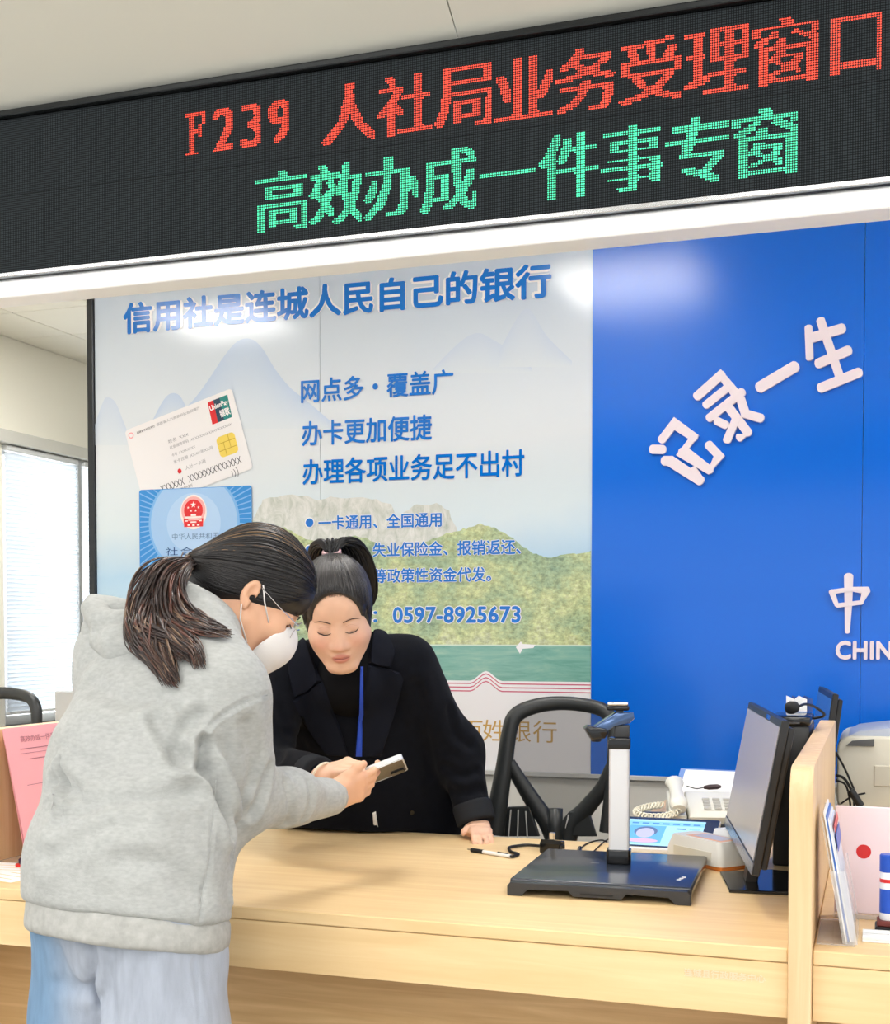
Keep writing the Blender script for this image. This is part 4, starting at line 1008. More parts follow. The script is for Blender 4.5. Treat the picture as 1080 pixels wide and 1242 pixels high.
# ---- laser printer on a cabinet beyond the divider
pcab = thing('printer_cabinet', 'low maple cabinet carrying the white printer', 'cabinet', (0.18, 3.66, 0))
obj('body', box(-0.085, 0.45, 3.46, 3.90, 0, 0.79, 0.002, 1), M_wood_z, pcab)
for k, x in enumerate((-0.083, 0.185)):
    dr = obj('door', box(x + .002, x + .264, 3.442, 3.4598, 0.05, 0.77, 0.002, 1), M_wood_z, pcab)
    obj('handle', box(x + (0.24 if k == 0 else 0.016), x + (0.248 if k == 0 else 0.024), 3.428, 3.4425, 0.45, 0.57, 0.002, 1), M_alu, dr)
obj('top', box(-0.095, 0.46, 3.44, 3.91, 0.79, 0.808, 0.002, 1), M_wood_x, pcab)
pr = thing('laser_printer', 'off-white laser printer with grey output tray beyond the divider', 'printer', (0.10, 3.68, 0.808))
pp = [(3.52, 0.808), (3.50, 0.84), (3.50, 0.965), (3.53, 1.0), (3.60, 1.012), (3.86, 1.012), (3.87, 0.808)]
body_ = prism(rrect(0.37, 0.200, 0.035, 6, 0.092, 0.910), 0.36, 0.008, 3); xf(body_, Matrix.Translation((0, 3.50, 0)))
obj('body', body_, M_putty, pr, smooth=True, angle=35)
obj('output_lid', xf(prism([(-0.075, 1.004), (-0.04, 1.022), (0.06, 1.036), (0.20, 1.036), (0.25, 1.022), (0.262, 1.004)], 0.30, 0.005, 2), Matrix.Translation((0, 3.52, 0))), mat('grey_blue_plastic', S(176, 184, 200), 0.35), pr, smooth=True, angle=35)
obj('output_slot', xf(prism([(-0.07, 0.985), (-0.055, 0.998), (0.00, 1.004), (0.0, 0.985)], 0.01), Matrix.Translation((0, 3.4935, 0))), mat('slot_grey', S(92, 94, 96), 0.5), pr)
obj('front_flap', box(0.0, 0.15, 3.4965, 3.502, 0.880, 0.935, 0.002, 1), mat('putty_flap', S(214, 209, 192), 0.45), pr)
for k in range(3): obj('button', box(0.06 + .022 * k, 0.074 + .022 * k, 3.515, 3.523, 1.010, 1.020), M_wplastic, pr)
lead = thing('cable', 'tangle of black power leads hanging by the printer', 'cable', tuple(at(1040, 990, Y=3.40)))
for pts_, r_ in (([(1014, 912), (1024, 930), (1034, 952), (1042, 972)], .003), ([(1014, 940), (1024, 944), (1032, 956), (1044, 980), (1056, 992)], .004), ([(1014, 946), (1026, 952), (1031, 970), (1033, 990)], .003), ([(1020, 975), (1034, 966), (1050, 962)], .0025), ([(1036, 968), (1037, 990)], .003)):
    obj('lead', tube(smooth_path([at(x, y, Y=3.38) for x, y in pts_], 6), r_, 6), M_rubber, lead, smooth=True)
c_ = at(1038, 968, Y=3.375); obj('plug', tube([c_ + Vector((-.012, 0, .02)), c_ + Vector((.014, 0, -.02))], 0.010, 10), M_black, lead, smooth=True, angle=40)

# ---- telephone on the return desk, folders behind it
tx, tyy, tz = -0.435, 3.27, ZC - 0.004
tel = thing('telephone', 'off-white desk telephone with coiled cord on the return desk', 'telephone', (tx, tyy, tz + 0.031), math.radians(12))
tMx = Matrix.Translation((tx, tyy, tz + 0.031)) @ rotz(math.radians(12))
M_tel = mat('ivory_plastic', S(236, 234, 222), 0.35)
obj('body', xf(wedge([(-0.09, 0.0), (-0.095, 0.016), (-0.085, 0.024), (0.07, 0.058), (0.09, 0.058), (0.095, 0.0)], -0.02, 0.135, 0.006, 3), tMx), M_tel, tel, smooth=True, angle=40)
for r_ in range(4):
    for c2_ in range(3):
        y_ = -0.065 + 0.022 * r_; z_ = 0.030 + 0.218 * (y_ + 0.085)
        obj('key', xf(box(0.02 + 0.026 * c2_, 0.038 + 0.026 * c2_, y_, y_ + 0.013, z_ - 0.003, z_ + 0.003, 0.001, 1), tMx), mat('key_grey', S(206, 204, 198), 0.4), tel)
hs = obj('handset', ([tMx @ v for v in tube(smooth_path([(-0.045, -0.10, 0.036), (-0.045, -0.075, 0.050), (-0.045, 0.0, 0.066), (-0.045, 0.075, 0.080), (-0.045, 0.10, 0.074)], 6), [0.018, 0.024, 0.017, 0.017, 0.025, 0.019], 14, 0.8)[0]], tube(smooth_path([(-0.045, -0.10, 0.036), (-0.045, -0.075, 0.050), (-0.045, 0.0, 0.066), (-0.045, 0.075, 0.080), (-0.045, 0.10, 0.074)], 6), 0.02, 14)[1]), M_tel, tel, smooth=True, angle=50)
obj('cradle', xf(wedge([(-0.09, 0.0), (-0.09, 0.018), (0.09, 0.060), (0.09, 0.0)], -0.066, -0.024, 0.005, 2), tMx), M_tel, tel, smooth=True, angle=40)
guide = smooth_path([tMx @ Vector((-0.045, -0.105, 0.03)), tMx @ Vector((-0.085, -0.115, 0.020)), tMx @ Vector((-0.130, -0.09, 0.016)), tMx @ Vector((-0.150, -0.05, 0.022)), tMx @ Vector((-0.12, -0.02, 0.030)), tMx @ Vector((-0.08, 0.0, 0.034))], 30)
coil = []
for i, q in enumerate(guide):
    a = i * 0.9; coil.append(q + Vector((math.cos(a) * 0.006, math.sin(a) * 0.005, math.sin(a) * 0.007)))
obj('coiled_cord', tube(coil, 0.0026, 6), mat('ivory_cord', S(232, 226, 206), 0.45), tel, smooth=True)
tray = thing('stamp_tray', 'dark blue tray with stamps under the telephone', 'tray', (tx, tyy, tz))
obj('tray', bxM(tMx @ Matrix.Translation((0, 0, -0.031)), -0.16, 0.15, -0.135, 0.12, 0.0, 0.012, 0.003, 2), mat('navy_plastic', S(34, 48, 88), 0.4), tray)
obj('pad', bxM(tMx @ Matrix.Translation((0, 0, -0.019)), -0.14, 0.145, -0.11, 0.115, 0.0, 0.0185, 0.003, 2), M_black, tray)
obj('name_card', bxM(tMx @ Matrix.Translation((0, 0, -0.019)), -0.158, -0.142, -0.10, -0.065, 0.0, 0.014, 0.002, 1), M_offwhite, tray)
fM = TR(-0.445, 3.50, tz, math.radians(-4))
for k, (a_, m_, lab) in enumerate(((26, mat('folder_blue', S(84, 132, 206), 0.4), 'blue and white folder leaning behind the telephone'), (30, M_paper, 'white paper folder leaning on the blue folder'))):
    ang = math.radians(a_)
    fo = thing('paper_folder', lab, 'folder', (-0.445 + 0.02 * k, 3.48, tz))
    F2 = fM @ Matrix.Translation((0.02 * k - 0.13, 0.012 - 0.03 * k, 0.002)) @ Matrix.Rotation(ang, 4, 'X')
    obj('cover', xf(prism(rrect(0.29, 0.0, 0.0) if False else [(0.03, 0), (0.29, 0), (0.29, 0.15), (0.05, 0.15)], 0.004, 0.001, 1), F2 @ Matrix.Rotation(math.radians(-62 if k == 0 else -66), 4, 'X')), m_, fo)
    obj('spine', xf(box(0.03, 0.29, -0.0005, 0.0045, -0.002, 0.004), F2 @ Matrix.Rotation(math.radians(-62 if k == 0 else -66), 4, 'X')), M_wplastic, fo)
kf = thing('key_fob', 'dark brown glasses case lying on the white folder', 'case', tuple(at(868, 955, Y=3.44)))
k0, k1 = at(854, 955, Y=3.40), at(875, 954, Y=3.40)
obj('case', tube([k0, k0.lerp(k1, .3), k0.lerp(k1, .8), k1], [0.004, 0.007, 0.007, 0.003], 10), mat('dark_brown_leather', S(62, 44, 48), 0.5), kf, smooth=True)
obj('strap', tube(smooth_path([k0, k0 + Vector((-.02, 0, -.004)), k0 + Vector((-.045, 0, .002))], 5), 0.0015, 6), M_rubber, kf)

# ---- right of the divider: acrylic brochure stand, pink stand, glue, tray
M_acr = soft_clear('clear_acrylic', (0.93, 0.95, 0.97, 1), 0.30)
ac = thing('brochure_stand', 'clear acrylic brochure stand leaning by the divider', 'brochure stand', (-0.05, 2.21, ZC))
lean = lambda x0, z0, x1, z1, y0, y1, th: ([(x0, y0, z0), (x0, y1, z0), (x1, y1, z1), (x1, y0, z1), (x0 + th, y0, z0), (x0 + th, y1, z0), (x1 + th, y1, z1), (x1 + th, y0, z1)], [(0, 1, 2, 3), (7, 6, 5, 4), (0, 4, 5, 1), (1, 5, 6, 2), (2, 6, 7, 3), (3, 7, 4, 0)])
obj('foot', box(-0.084, -0.026, 2.11, 2.30, ZC, ZC + 0.003, 0.0008, 1), M_acr, ac)
obj('back_sheet', lean(-0.044, ZC + .003, -0.080, 0.985, 2.115, 2.30, 0.0025), M_acr, ac)
obj('front_sheet', lean(-0.024, ZC + .003, -0.044, 0.90, 2.115, 2.30, 0.0025), M_acr, ac)
obj('end_cheek', ([(-0.041, 2.113, ZC + .003), (-0.022, 2.113, ZC + .003), (-0.042, 2.113, 0.90), (-0.066, 2.113, 0.90)], [(0, 1, 2, 3)]), M_acr, ac)
br = thing('brochure', 'stack of blue and white brochures in the acrylic stand', 'brochure', (-0.045, 2.21, ZC + .004))
for k, m_ in enumerate((M_paper, mat('brochure_blue', S(58, 110, 196), 0.4), M_paper, mat('brochure_pale', S(214, 222, 238), 0.4))):
    obj('leaf', lean(-0.0405 + 0.0035 * k, ZC + .005, -0.0765 + 0.0035 * k, 0.992 - 0.006 * k, 2.125, 2.295, 0.0026), m_, br)
for (z0_, z1_, m_) in ((0.93, 0.955, M_bluep), (0.960, 0.972, M_redplast)):
    t0, t1 = (z0_ - ZC) / 0.21, (z1_ - ZC) / 0.21
    obj('printed_band', lean(-0.0270 - 0.036 * t0, z0_, -0.0270 - 0.036 * t1, z1_, 2.1248, 2.29, 0.0005), m_, br)
pk = thing('counter_card', 'pale pink counter card with red round mark behind the brochure stand', 'card stand', (0.03, 2.345, ZC))
M_pink2 = mat('pale_pink_card', S(246, 224, 228), 0.45)
obj('card', box(-0.064, 0.125, 2.335, 2.345, ZC + 0.008, 0.976, 0.001, 1), M_pink2, pk)
obj('base', box(-0.064, 0.125, 2.322, 2.375, ZC, ZC + 0.008, 0.001, 1), M_acr, pk)
q = at(1048, 1033, Y=2.334)
obj('round_mark', ([(q.x + 0.0125 * math.cos(t * math.pi / 14), 2.3345, q.z + 0.0125 * math.sin(t * math.pi / 14)) for t in range(28)], [tuple(range(28))]), M_redplast, pk)
gx = at(1075, 1090, Y=2.24).x + 0.003
sp = thing('stamp_pad', 'small brown stamp pad under the white and blue glue stick', 'stamp pad', (gx, 2.24, ZC))
obj('tray', box(gx - .02, gx + .04, 2.215, 2.265, ZC, ZC + .012, .002, 1), M_black, sp); obj('pad', box(gx - .017, gx + .037, 2.218, 2.262, ZC + .012, ZC + .021, .002, 1), mat('brown_pad', S(110, 44, 36), 0.6), sp)
gs = thing('glue_stick', 'white glue stick with blue cap and blue label', 'glue stick', (gx, 2.24, ZC + .021))
def turned(prof, loc, m, par, name, n=20):
    V, Fc = lathe(prof, n); return obj(name, ([Vector(v) + Vector(loc) for v in V], Fc), m, par, smooth=True, angle=40)
turned([(.0125, 0), (.013, .002), (.013, .080), (.0115, .082)], (gx, 2.24, ZC + .021), M_wplastic, gs, 'barrel')
turned([(.0132, 0), (.0132, .040)], (gx, 2.24, ZC + .033), M_bluep, gs, 'label_band'); turned([(.0125, 0), (.0137, .001), (.0137, .028), (.012, .030)], (gx, 2.24, ZC + .101), M_bluep, gs, 'cap')
turned([(.0133, 0), (.0133, .006)], (gx, 2.24, ZC + .084), M_redplast, gs, 'red_band')
wtray = thing('paper_tray', 'flat white tray lying on the counter beside the acrylic stand', 'tray', (0.05, 2.185, ZC))
obj('tray', box(-0.015, 0.13, 2.150, 2.205, ZC, ZC + .004, .001, 1), M_wplastic, wtray)
obj('rim', box(-0.015, 0.13, 2.150, 2.156, ZC + .004, ZC + .010, .001, 1), M_wplastic, wtray); obj('rim', box(-0.015, 0.13, 2.199, 2.205, ZC + .004, ZC + .010, .001, 1), M_wplastic, wtray)

# ---- pink sheets leaning on the other divider
M_pink = mat('pink_paper', S(250, 182, 190), 0.6)
ps = thing('pink_sheets', 'stack of pink printed sheets leaning against the maple divider', 'paper sheets', (-1.76, 2.42, ZC))
for k in range(6):
    dy, dz = [0, .006, .010, .003, .012, .007][k], [0, 0, .002, .001, 0.003, 0][k]
    xb_, xt_ = -1.742 - .0024 * k, -1.806 - .0012 * k
    o = obj('sheet', lean(xb_, ZC + .002 + dz, xt_, 1.068 + dz, 2.312 + dy, 2.522 + dy, 0.0007), M_pink if k else mat('pink_paper_front', S(248, 178, 188), 0.6), ps)
    if k == 0: sh0 = o
sM = frame_from((-1.742 + .0012, 2.312, ZC + .002), (0, 1, 0), (-0.064, 0, 0.286))
if (sM.to_3x3() @ Vector((0, -1, 0))).x < 0: sM = sM @ Matrix.Diagonal((1, -1, 1, 1))
M_pink_ink = mat('rose_ink', S(176, 108, 122), 0.6)
def on_sheet(body, y, z, w, h, bold=0.0): lettering('printed_line', body, M_pink_ink, sh0, sM @ Matrix.Translation((y, -0.0006, z)), w, h, bold)
on_sheet('高效办成一件事', 0.052, 0.262, 0.125, 0.014, 0.0)
on_sheet('————————————————', 0.045, 0.246, 0.14, 0.0016); on_sheet('————————————————', 0.045, 0.236, 0.14, 0.0010)
on_sheet('———————————', 0.07, 0.222, 0.10, 0.0016); on_sheet('————————————————', 0.045, 0.165, 0.14, 0.0012); on_sheet('———————', 0.05, 0.09, 0.06, 0.0012)
obj('rest', box(-1.816, -1.738, 2.305, 2.535, ZC, ZC + .0018), M_acr, ps)
r0 = at(37, 1052, Z=ZC)
rg = thing('glue_stick', 'small red glue stick standing by the pink sheets', 'glue stick', (r0.x, r0.y, ZC + .0012))
turned([(.0085, 0), (.009, .002), (.009, .016)], (r0.x, r0.y, ZC + .0012), mat('violet_plastic', S(112, 80, 170), 0.4), rg, 'foot'); turned([(.0085, 0), (.0088, .024)], (r0.x, r0.y, ZC + .017), M_redplast, rg, 'barrel'); turned([(.0092, 0), (.0092, .012), (.008, .013)], (r0.x, r0.y, ZC + .041), M_redplast, rg, 'cap')
r1 = at(27, 1051, Z=ZC)
ink = thing('ink_pad', 'round dark purple ink pad on red foot by the pink sheets', 'ink pad', (r1.x, r1.y, ZC + .0012))
turned([(.014, 0), (.014, .005)], (r1.x, r1.y, ZC + .0012), M_redplast, ink, 'foot'); turned([(.008, 0), (.010, .003), (.010, .010), (.007, .013)], (r1.x + .003, r1.y, ZC + .0062), mat('dark_purple_plastic', S(52, 32, 66), 0.4), ink, 'cap')
for k, (lab, a_, x_, y_) in enumerate((('white form sheet lying under the red glue stick', 8, -1.735, 2.255), ('white form sheet lying askew on the counter by the divider', -14, -1.70, 2.185))):
    ws = thing('form_sheet', lab, 'paper', (x_, y_, ZC), math.radians(a_)); Mx = WM[ws.name]
    obj('sheet', bxM(Mx, -0.07, 0.075, -0.05, 0.05, 0.0006 * (1 - k), 0.0006 * (1 - k) + 0.0005), M_paper, ws)
    for j in range(3): obj('printed_line', bxM(Mx, -0.05, 0.05, -0.03 + .025 * j, -0.027 + .025 * j, 0.0006 * (1 - k) + 0.0005, 0.0006 * (1 - k) + 0.0006), mat('form_ink_orange', S(232, 196, 128), 0.6), ws)
# monitor of the next window, seen past the divider
g0 = at(66, 838, Y=2.9); g1 = at(80, 838, Y=2.9)
nm = thing('computer_monitor', 'light grey monitor seen past the divider with the pink sheets', 'monitor', (g0.x + 0.02, 2.95, ZC))
obj('housing', box(g0.x, g0.x + 0.08, 2.90, 2.93, 0.93, g0.z, 0.004, 2), mat('light_grey_plastic', S(176, 180, 182), 0.4), nm); obj('neck', box(g0.x + .02, g0.x + .06, 2.932, 2.95, ZC, 1.02), M_dgrey, nm); obj('foot', box(g0.x, g0.x + .08, 2.87, 2.98, ZC, ZC + .01, .002, 1), M_dgrey, nm)

# ================================================================ mesh office chairs
M_cframe = mat('chair_frame_black', S(38, 41, 42), 0.42); M_cfab = mat('chair_seat_fabric', S(40, 42, 45), 0.85, bump=(400, 0.3))
M_mesh = bpy.data.materials.new('chair_mesh_fabric'); M_mesh.use_nodes = True; nt = M_mesh.node_tree; p = nt.nodes['Principled BSDF']
p.inputs['Base Color'].default_value = S(70, 72, 74); p.inputs['Roughness'].default_value = 0.8
tr_ = nt.nodes.new('ShaderNodeBsdfTransparent'); mx_ = nt.nodes.new('ShaderNodeMixShader'); mx_.inputs[0].default_value = 0.52
nt.links.new(tr_.outputs[0], mx_.inputs[1]); nt.links.new(p.outputs[0], mx_.inputs[2]); nt.links.new(mx_.outputs[0], nt.nodes['Material Output'].inputs[0])
CHY = 3.36
def chair():
    cx = at(672, 900, Y=CHY).x
    t = thing('office_chair', 'black mesh office chair standing behind the document camera', 'chair', (cx, CHY + 0.28, 0))
    def bow(q): return Vector((q.x, CHY + 0.05 * (1 - ((q.x - cx) / 0.19) ** 2) - 0.10 * (1.1 - q.z) ** 1 * 0.35, q.z))
    P = lambda pts: [bow(at(x, y, Y=CHY)) for x, y in pts]
    out = P([(600, 1012), (604, 975), (610, 930), (615, 890), (622, 869), (643, 858), (672, 854), (703, 856), (729, 862), (742, 877), (744, 905), (741, 940), (738, 975), (735, 1010)])
    rad = [0.030, 0.028, 0.024, 0.0225, 0.0225, 0.021, 0.0195, 0.019, 0.0195, 0.020, 0.017, 0.015, 0.016, 0.020]
    pth = smooth_path(out, 5); rr_ = list(np.interp(np.linspace(0, 1, len(pth)), np.linspace(0, 1, len(rad)), rad))
    obj('back_frame', tube(pth, rr_, 10, 0.75, up=(0, 1, 0)), M_cframe, t, smooth=True, angle=60)
    for s_, pts in ((1, [(616, 925), (626, 945), (642, 972), (660, 1000), (672, 1030)]), (-1, [(741, 930), (728, 958), (706, 985), (690, 1002), (684, 1030)])):
        obj('back_brace', tube(smooth_path(P(pts), 5), [0.016, 0.020, 0.024, 0.026, 0.026], 10, 0.75, up=(0, 1, 0)), M_cframe, t, smooth=True, angle=60)
    mesh_out = [bow(at(x, y, Y=CHY)) for x, y in [(618, 930), (617, 900), (622, 868), (650, 860), (690, 860), (732, 868), (741, 885), (739, 930), (727, 960), (705, 986), (678, 1004), (664, 986), (646, 962), (627, 940)]]
    c_ = sum(mesh_out, Vector()) / len(mesh_out); c_.y = CHY + 0.045
    n_ = len(mesh_out); V = [c_] + [c_.lerp(q, .5) for q in mesh_out] + mesh_out
    for v in V[1:1 + n_]: v.y = (v.y + CHY + 0.045) / 2
    Fc = [(0, 1 + i, 1 + (i + 1) % n_) for i in range(n_)] + [(1 + i, 1 + n_ + i, 1 + n_ + (i + 1) % n_, 1 + (i + 1) % n_) for i in range(n_)]
    obj('mesh_back', (V, Fc), M_mesh, t, smooth=True)
    for pts, sl in (([(604, 1016), (603, 1000), (614, 980), (640, 979), (652, 1016)], [(612, 985, 603, 1012), (620, 982, 617, 1016), (629, 982, 628, 1016), (638, 984, 640, 1016)]), ([(676, 1016), (677, 1000), (688, 986), (712, 984), (722, 1016)], [(690, 988, 686, 1008), (697, 988, 693, 1008)])):
        Q = P(pts); pb_ = obj('lumbar_pad', xf(prism([(q.x, q.z) for q in Q], 0.014, 0.003, 2), Matrix.Translation((0, CHY + 0.02, 0))), M_cframe, t)
        for a_, b_, c3, d3 in sl:
            u0, u1 = at(a_, b_, Y=CHY + .02), at(c3, d3, Y=CHY + .02)
            obj('slot', tube([Vector((u0.x, CHY + .0195, u0.z)), Vector((u1.x, CHY + .0195, u1.z))], 0.0022, 6), mat('slot_pale_edge', S(188, 188, 184), 0.5), pb_)
    sx_, sy_ = cx, CHY - 0.0 + 0.27
    se = obj('seat', box(cx - .235, cx + .235, CHY + .06, CHY + .52, .44, .51, .03, 4), M_cfab, t, smooth=True)
    obj('seat_pan', box(cx - .16, cx + .16, CHY + .12, CHY + .46, .415, .44, .006, 2), M_black, t)
    obj('back_stem', tube(smooth_path([(cx, CHY + .26, .42), (cx, CHY + .10, .42), (cx, CHY + .01, .50), (cx, CHY + .025, .80)], 6), [0.022, 0.022, 0.020, 0.020], 10), M_cframe, t, smooth=True)
    obj('gas_lift', tube([(cx, CHY + .28, .10), (cx, CHY + .28, .42)], [0.026, 0.022], 14), M_black, t, smooth=True, angle=40)
    for k in range(5):
        a = k * 2 * math.pi / 5 + .3; e = Vector((cx + .28 * math.cos(a), CHY + .28 + .28 * math.sin(a), .075))
        b_ = obj('base_leg', tube([(cx, CHY + .28, .105), tuple(e)], [0.026, 0.015], 10), M_black, t, smooth=True, angle=40)
        ax = Vector((-math.sin(a), math.cos(a), 0)); w0 = Vector((e.x, e.y, .026))
        obj('caster', tube([w0 - ax * .022, w0 + ax * .022], 0.026, 16), M_rubber, b_, smooth=True, angle=40)
        obj('caster_stem', tube([w0 + Vector((0, 0, .01)), e], 0.006, 8), M_black, b_)
    return t
ch1 = chair()
ch2_ = copy_tree(ch1); ch2_.location.x += at(-10, 880, Y=CHY).x - at(672, 880, Y=CHY).x; ch2_['label'] = 'black office chair at the next window, beyond the divider with pink sheets'
# ================================================================ smooth-blended solids for bodies and clothes
class Solid:
    def __init__(s): s.ops = []
    def cone(s, a, b, ra, rb, wide=None, sa=1.0, sb=None, k=0.02, op='+'):
        """tapered limb from a to b; section stretched by sa..sb along the direction 'wide'"""
        a = np.array(a, np.float32); b = np.array(b, np.float32); sb = sa if sb is None else sb
        ax = b - a; L = float(np.linalg.norm(ax)); n = ax / max(L, 1e-6)
        w = None
        if wide is not None:
            w = np.array(wide, np.float32); w = w - n * (w @ n); w /= np.linalg.norm(w)
        def f(P):
            q = P - a; t = np.clip((q @ n) / max(L, 1e-6), 0, 1)
            q = q - t[:, None] * (n * L)
            r = ra + (rb - ra) * t
            if w is None: return np.sqrt((q * q).sum(1)) - r
            c = q @ w; sc = sa + (sb - sa) * t
            return np.sqrt(np.maximum((q * q).sum(1) - c * c + (c / sc) ** 2, 0)) - r
        R = max(ra * max(1, sa), rb * max(1, sb))
        s.ops.append((f, np.minimum(a, b) - R, np.maximum(a, b) + R, k, op)); return s
    def chain(s, pts, rad, wide=None, sc=None, k=0.02, op='+'):
        sc = sc or [1.0] * len(pts)
        for i in range(len(pts) - 1): s.cone(pts[i], pts[i + 1], rad[i], rad[i + 1], wide, sc[i], sc[i + 1], k, op)
        return s
    def ell(s, c, r, R=None, k=0.02, op='+'):
        c = np.array(c, np.float32); r = np.array(r, np.float32); Rm = np.eye(3, dtype=np.float32) if R is None else np.array(R, np.float32)
        def f(P):
            q = (P - c) @ Rm
            k0 = np.sqrt(((q / r) ** 2).sum(1)); k1 = np.sqrt(((q / (r * r)) ** 2).sum(1)) + 1e-9
            return k0 * (k0 - 1) / k1
        m = float(r.max()); s.ops.append((f, c - m, c + m, k, op)); return s
    def cut(s, p0, n, k=0.004):
        """remove everything on the side n points to"""
        p0 = np.array(p0, np.float32); n = np.array(n, np.float32); n = n / np.linalg.norm(n)
        s.ops.append((lambda P: -((P - p0) @ n), None, None, k, '-')); return s
    def boxcut(s, lo, hi, k=0.004):
        c = (np.array(lo, np.float32) + np.array(hi, np.float32)) / 2; h = (np.array(hi, np.float32) - np.array(lo, np.float32)) / 2
        def f(P):
            q = np.abs(P - c) - h; return np.minimum(q.max(1), 0) + np.linalg.norm(np.maximum(q, 0), axis=1)
        s.ops.append((f, None, None, k, '-')); return s
    def value(s, P, idx=None):
        d = np.full(len(P), 1.0, np.float32)
        for i in (range(len(s.ops)) if idx is None else idx):
            f, lo, hi, k, op = s.ops[i]
            v = f(P).astype(np.float32)
            if op == '+':
                h = np.maximum(k - np.abs(d - v), 0) / k; d = np.minimum(d, v) - h * h * k * 0.25
            elif op == '-':
                v = -v; h = np.maximum(k - np.abs(d - v), 0) / k; d = np.maximum(d, v) + h * h * k * 0.25
        return d
    def mesh(s, vox, B=16):
        lo = np.min([o[1] for o in s.ops if o[4] == '+'], 0) - 3 * vox; hi = np.max([o[2] for o in s.ops if o[4] == '+'], 0) + 3 * vox
        nb = np.ceil((hi - lo) / (vox * B)).astype(int); N = nb * B
        g = np.full(tuple(N), 1.0, np.float32)
        bi = np.stack(np.meshgrid(*[np.arange(n) for n in nb], indexing='ij'), -1).reshape(-1, 3)
        cen = (lo + (bi + 0.5) * (B * vox)).astype(np.float32); rad = B * vox * 0.5 * 1.7321
        dist = np.stack([o[0](cen) for o in s.ops])
        tot = s.value(cen)
        kmax = max(o[3] for o in s.ops)
        act = np.abs(tot) < rad * 1.25 + kmax
        off = np.stack(np.meshgrid(*[np.arange(B)] * 3, indexing='ij'), -1).reshape(-1, 3)
        for j in range(len(bi)):
            b0 = bi[j] * B
            if not act[j]:
                if tot[j] < 0: g[b0[0]:b0[0] + B, b0[1]:b0[1] + B, b0[2]:b0[2] + B] = -1.0
                continue
            idx = [i for i in range(len(s.ops)) if dist[i, j] < rad * 1.25 + s.ops[i][3]]
            P = (lo + (b0 + off) * vox).astype(np.float32)
            g[b0[0]:b0[0] + B, b0[1]:b0[1] + B, b0[2]:b0[2] + B] = s.value(P, idx).reshape(B, B, B)
        return surface(g, lo, vox)
def surface(g, lo, vox):
    """dual surface of the zero level (one vertex per crossed cell, one quad per crossed grid edge)"""
    neg = g < 0
    nx, ny, nz = g.shape
    c = np.zeros((nx - 1, ny - 1, nz - 1), np.uint8)
    for i in (0, 1):
        for j in (0, 1):
            for k in (0, 1): c += neg[i:nx - 1 + i, j:ny - 1 + j, k:nz - 1 + k]
    cells = np.argwhere((c > 0) & (c < 8))
    corner = np.array([(i, j, k) for i in (0, 1) for j in (0, 1) for k in (0, 1)])
    val = np.stack([g[cells[:, 0] + a, cells[:, 1] + b, cells[:, 2] + d] for a, b, d in corner], 1)
    acc = np.zeros((len(cells), 3)); cnt = np.zeros(len(cells))
    for a in range(8):
        for b in range(a + 1, 8):
            if np.abs(corner[a] - corner[b]).sum() != 1: continue
            va, vb = val[:, a], val[:, b]; m = (va < 0) != (vb < 0)
            t = np.where(m, va / np.where(m, va - vb, 1), 0)
            acc += np.where(m[:, None], corner[a] + t[:, None] * (corner[b] - corner[a]), 0); cnt += m
    V = lo + (cells + acc / cnt[:, None]) * vox
    key = (cells[:, 0] * (ny - 1) + cells[:, 1]) * (nz - 1) + cells[:, 2]
    def find(e): 
        kk = (e[:, 0] * (ny - 1) + e[:, 1]) * (nz - 1) + e[:, 2]; return np.searchsorted(key, kk)
    Q = []
    for ax in range(3):
        sl0 = [slice(None)] * 3; sl1 = [slice(None)] * 3; sl0[ax] = slice(0, -1); sl1[ax] = slice(1, None)
        A, Bv = neg[tuple(sl0)], neg[tuple(sl1)]
        e = np.argwhere(A != Bv); fl = A[tuple(e.T)]
        u, v = (ax + 1) % 3, (ax + 2) % 3
        ok = (e[:, u] > 0) & (e[:, v] > 0) & (e[:, u] < g.shape[u] - 1) & (e[:, v] < g.shape[v] - 1); e, fl = e[ok], fl[ok]
        du = np.zeros(3, int); du[u] = 1; dv_ = np.zeros(3, int); dv_[v] = 1
        q = np.stack([find(e - du - dv_), find(e - dv_), find(e), find(e - du)], 1)
        q[~fl] = q[~fl][:, ::-1]; Q.append(q)
    return V.astype(np.float32), np.concatenate(Q)
def np_mesh(name, V, Q):
    me = bpy.data.meshes.new(name)
    me.vertices.add(len(V)); me.vertices.foreach_set('co', np.ascontiguousarray(V, np.float32).ravel())
    me.loops.add(Q.size); me.loops.foreach_set('vertex_index', Q.astype(np.int32).ravel())
    me.polygons.add(len(Q)); me.polygons.foreach_set('loop_start', np.arange(0, Q.size, 4, dtype=np.int32)); me.polygons.foreach_set('loop_total', np.full(len(Q), 4, np.int32))
    me.update(calc_edges=True); me.validate(); return me
def relax(V, Q, it=2, f=0.5):
    for _ in range(it):
        acc = np.zeros_like(V); cnt = np.zeros(len(V), np.float32)
        for k in range(4):
            a, b = Q[:, k], Q[:, (k + 1) % 4]
            for ax in range(3):
                acc[:, ax] += np.bincount(a, V[b, ax], len(V)) + np.bincount(b, V[a, ax], len(V))
            cnt += np.bincount(a, minlength=len(V)) + np.bincount(b, minlength=len(V))
        V = V + (acc / np.maximum(cnt, 1)[:, None] - V) * f
    return V.astype(np.float32)
def normals(V, Q):
    n = np.cross(V[Q[:, 2]] - V[Q[:, 0]], V[Q[:, 3]] - V[Q[:, 1]])
    N = np.zeros_like(V)
    for k in range(4):
        for ax in range(3): N[:, ax] += np.bincount(Q[:, k], n[:, ax], len(V))
    return N / np.maximum(np.linalg.norm(N, axis=1), 1e-9)[:, None]
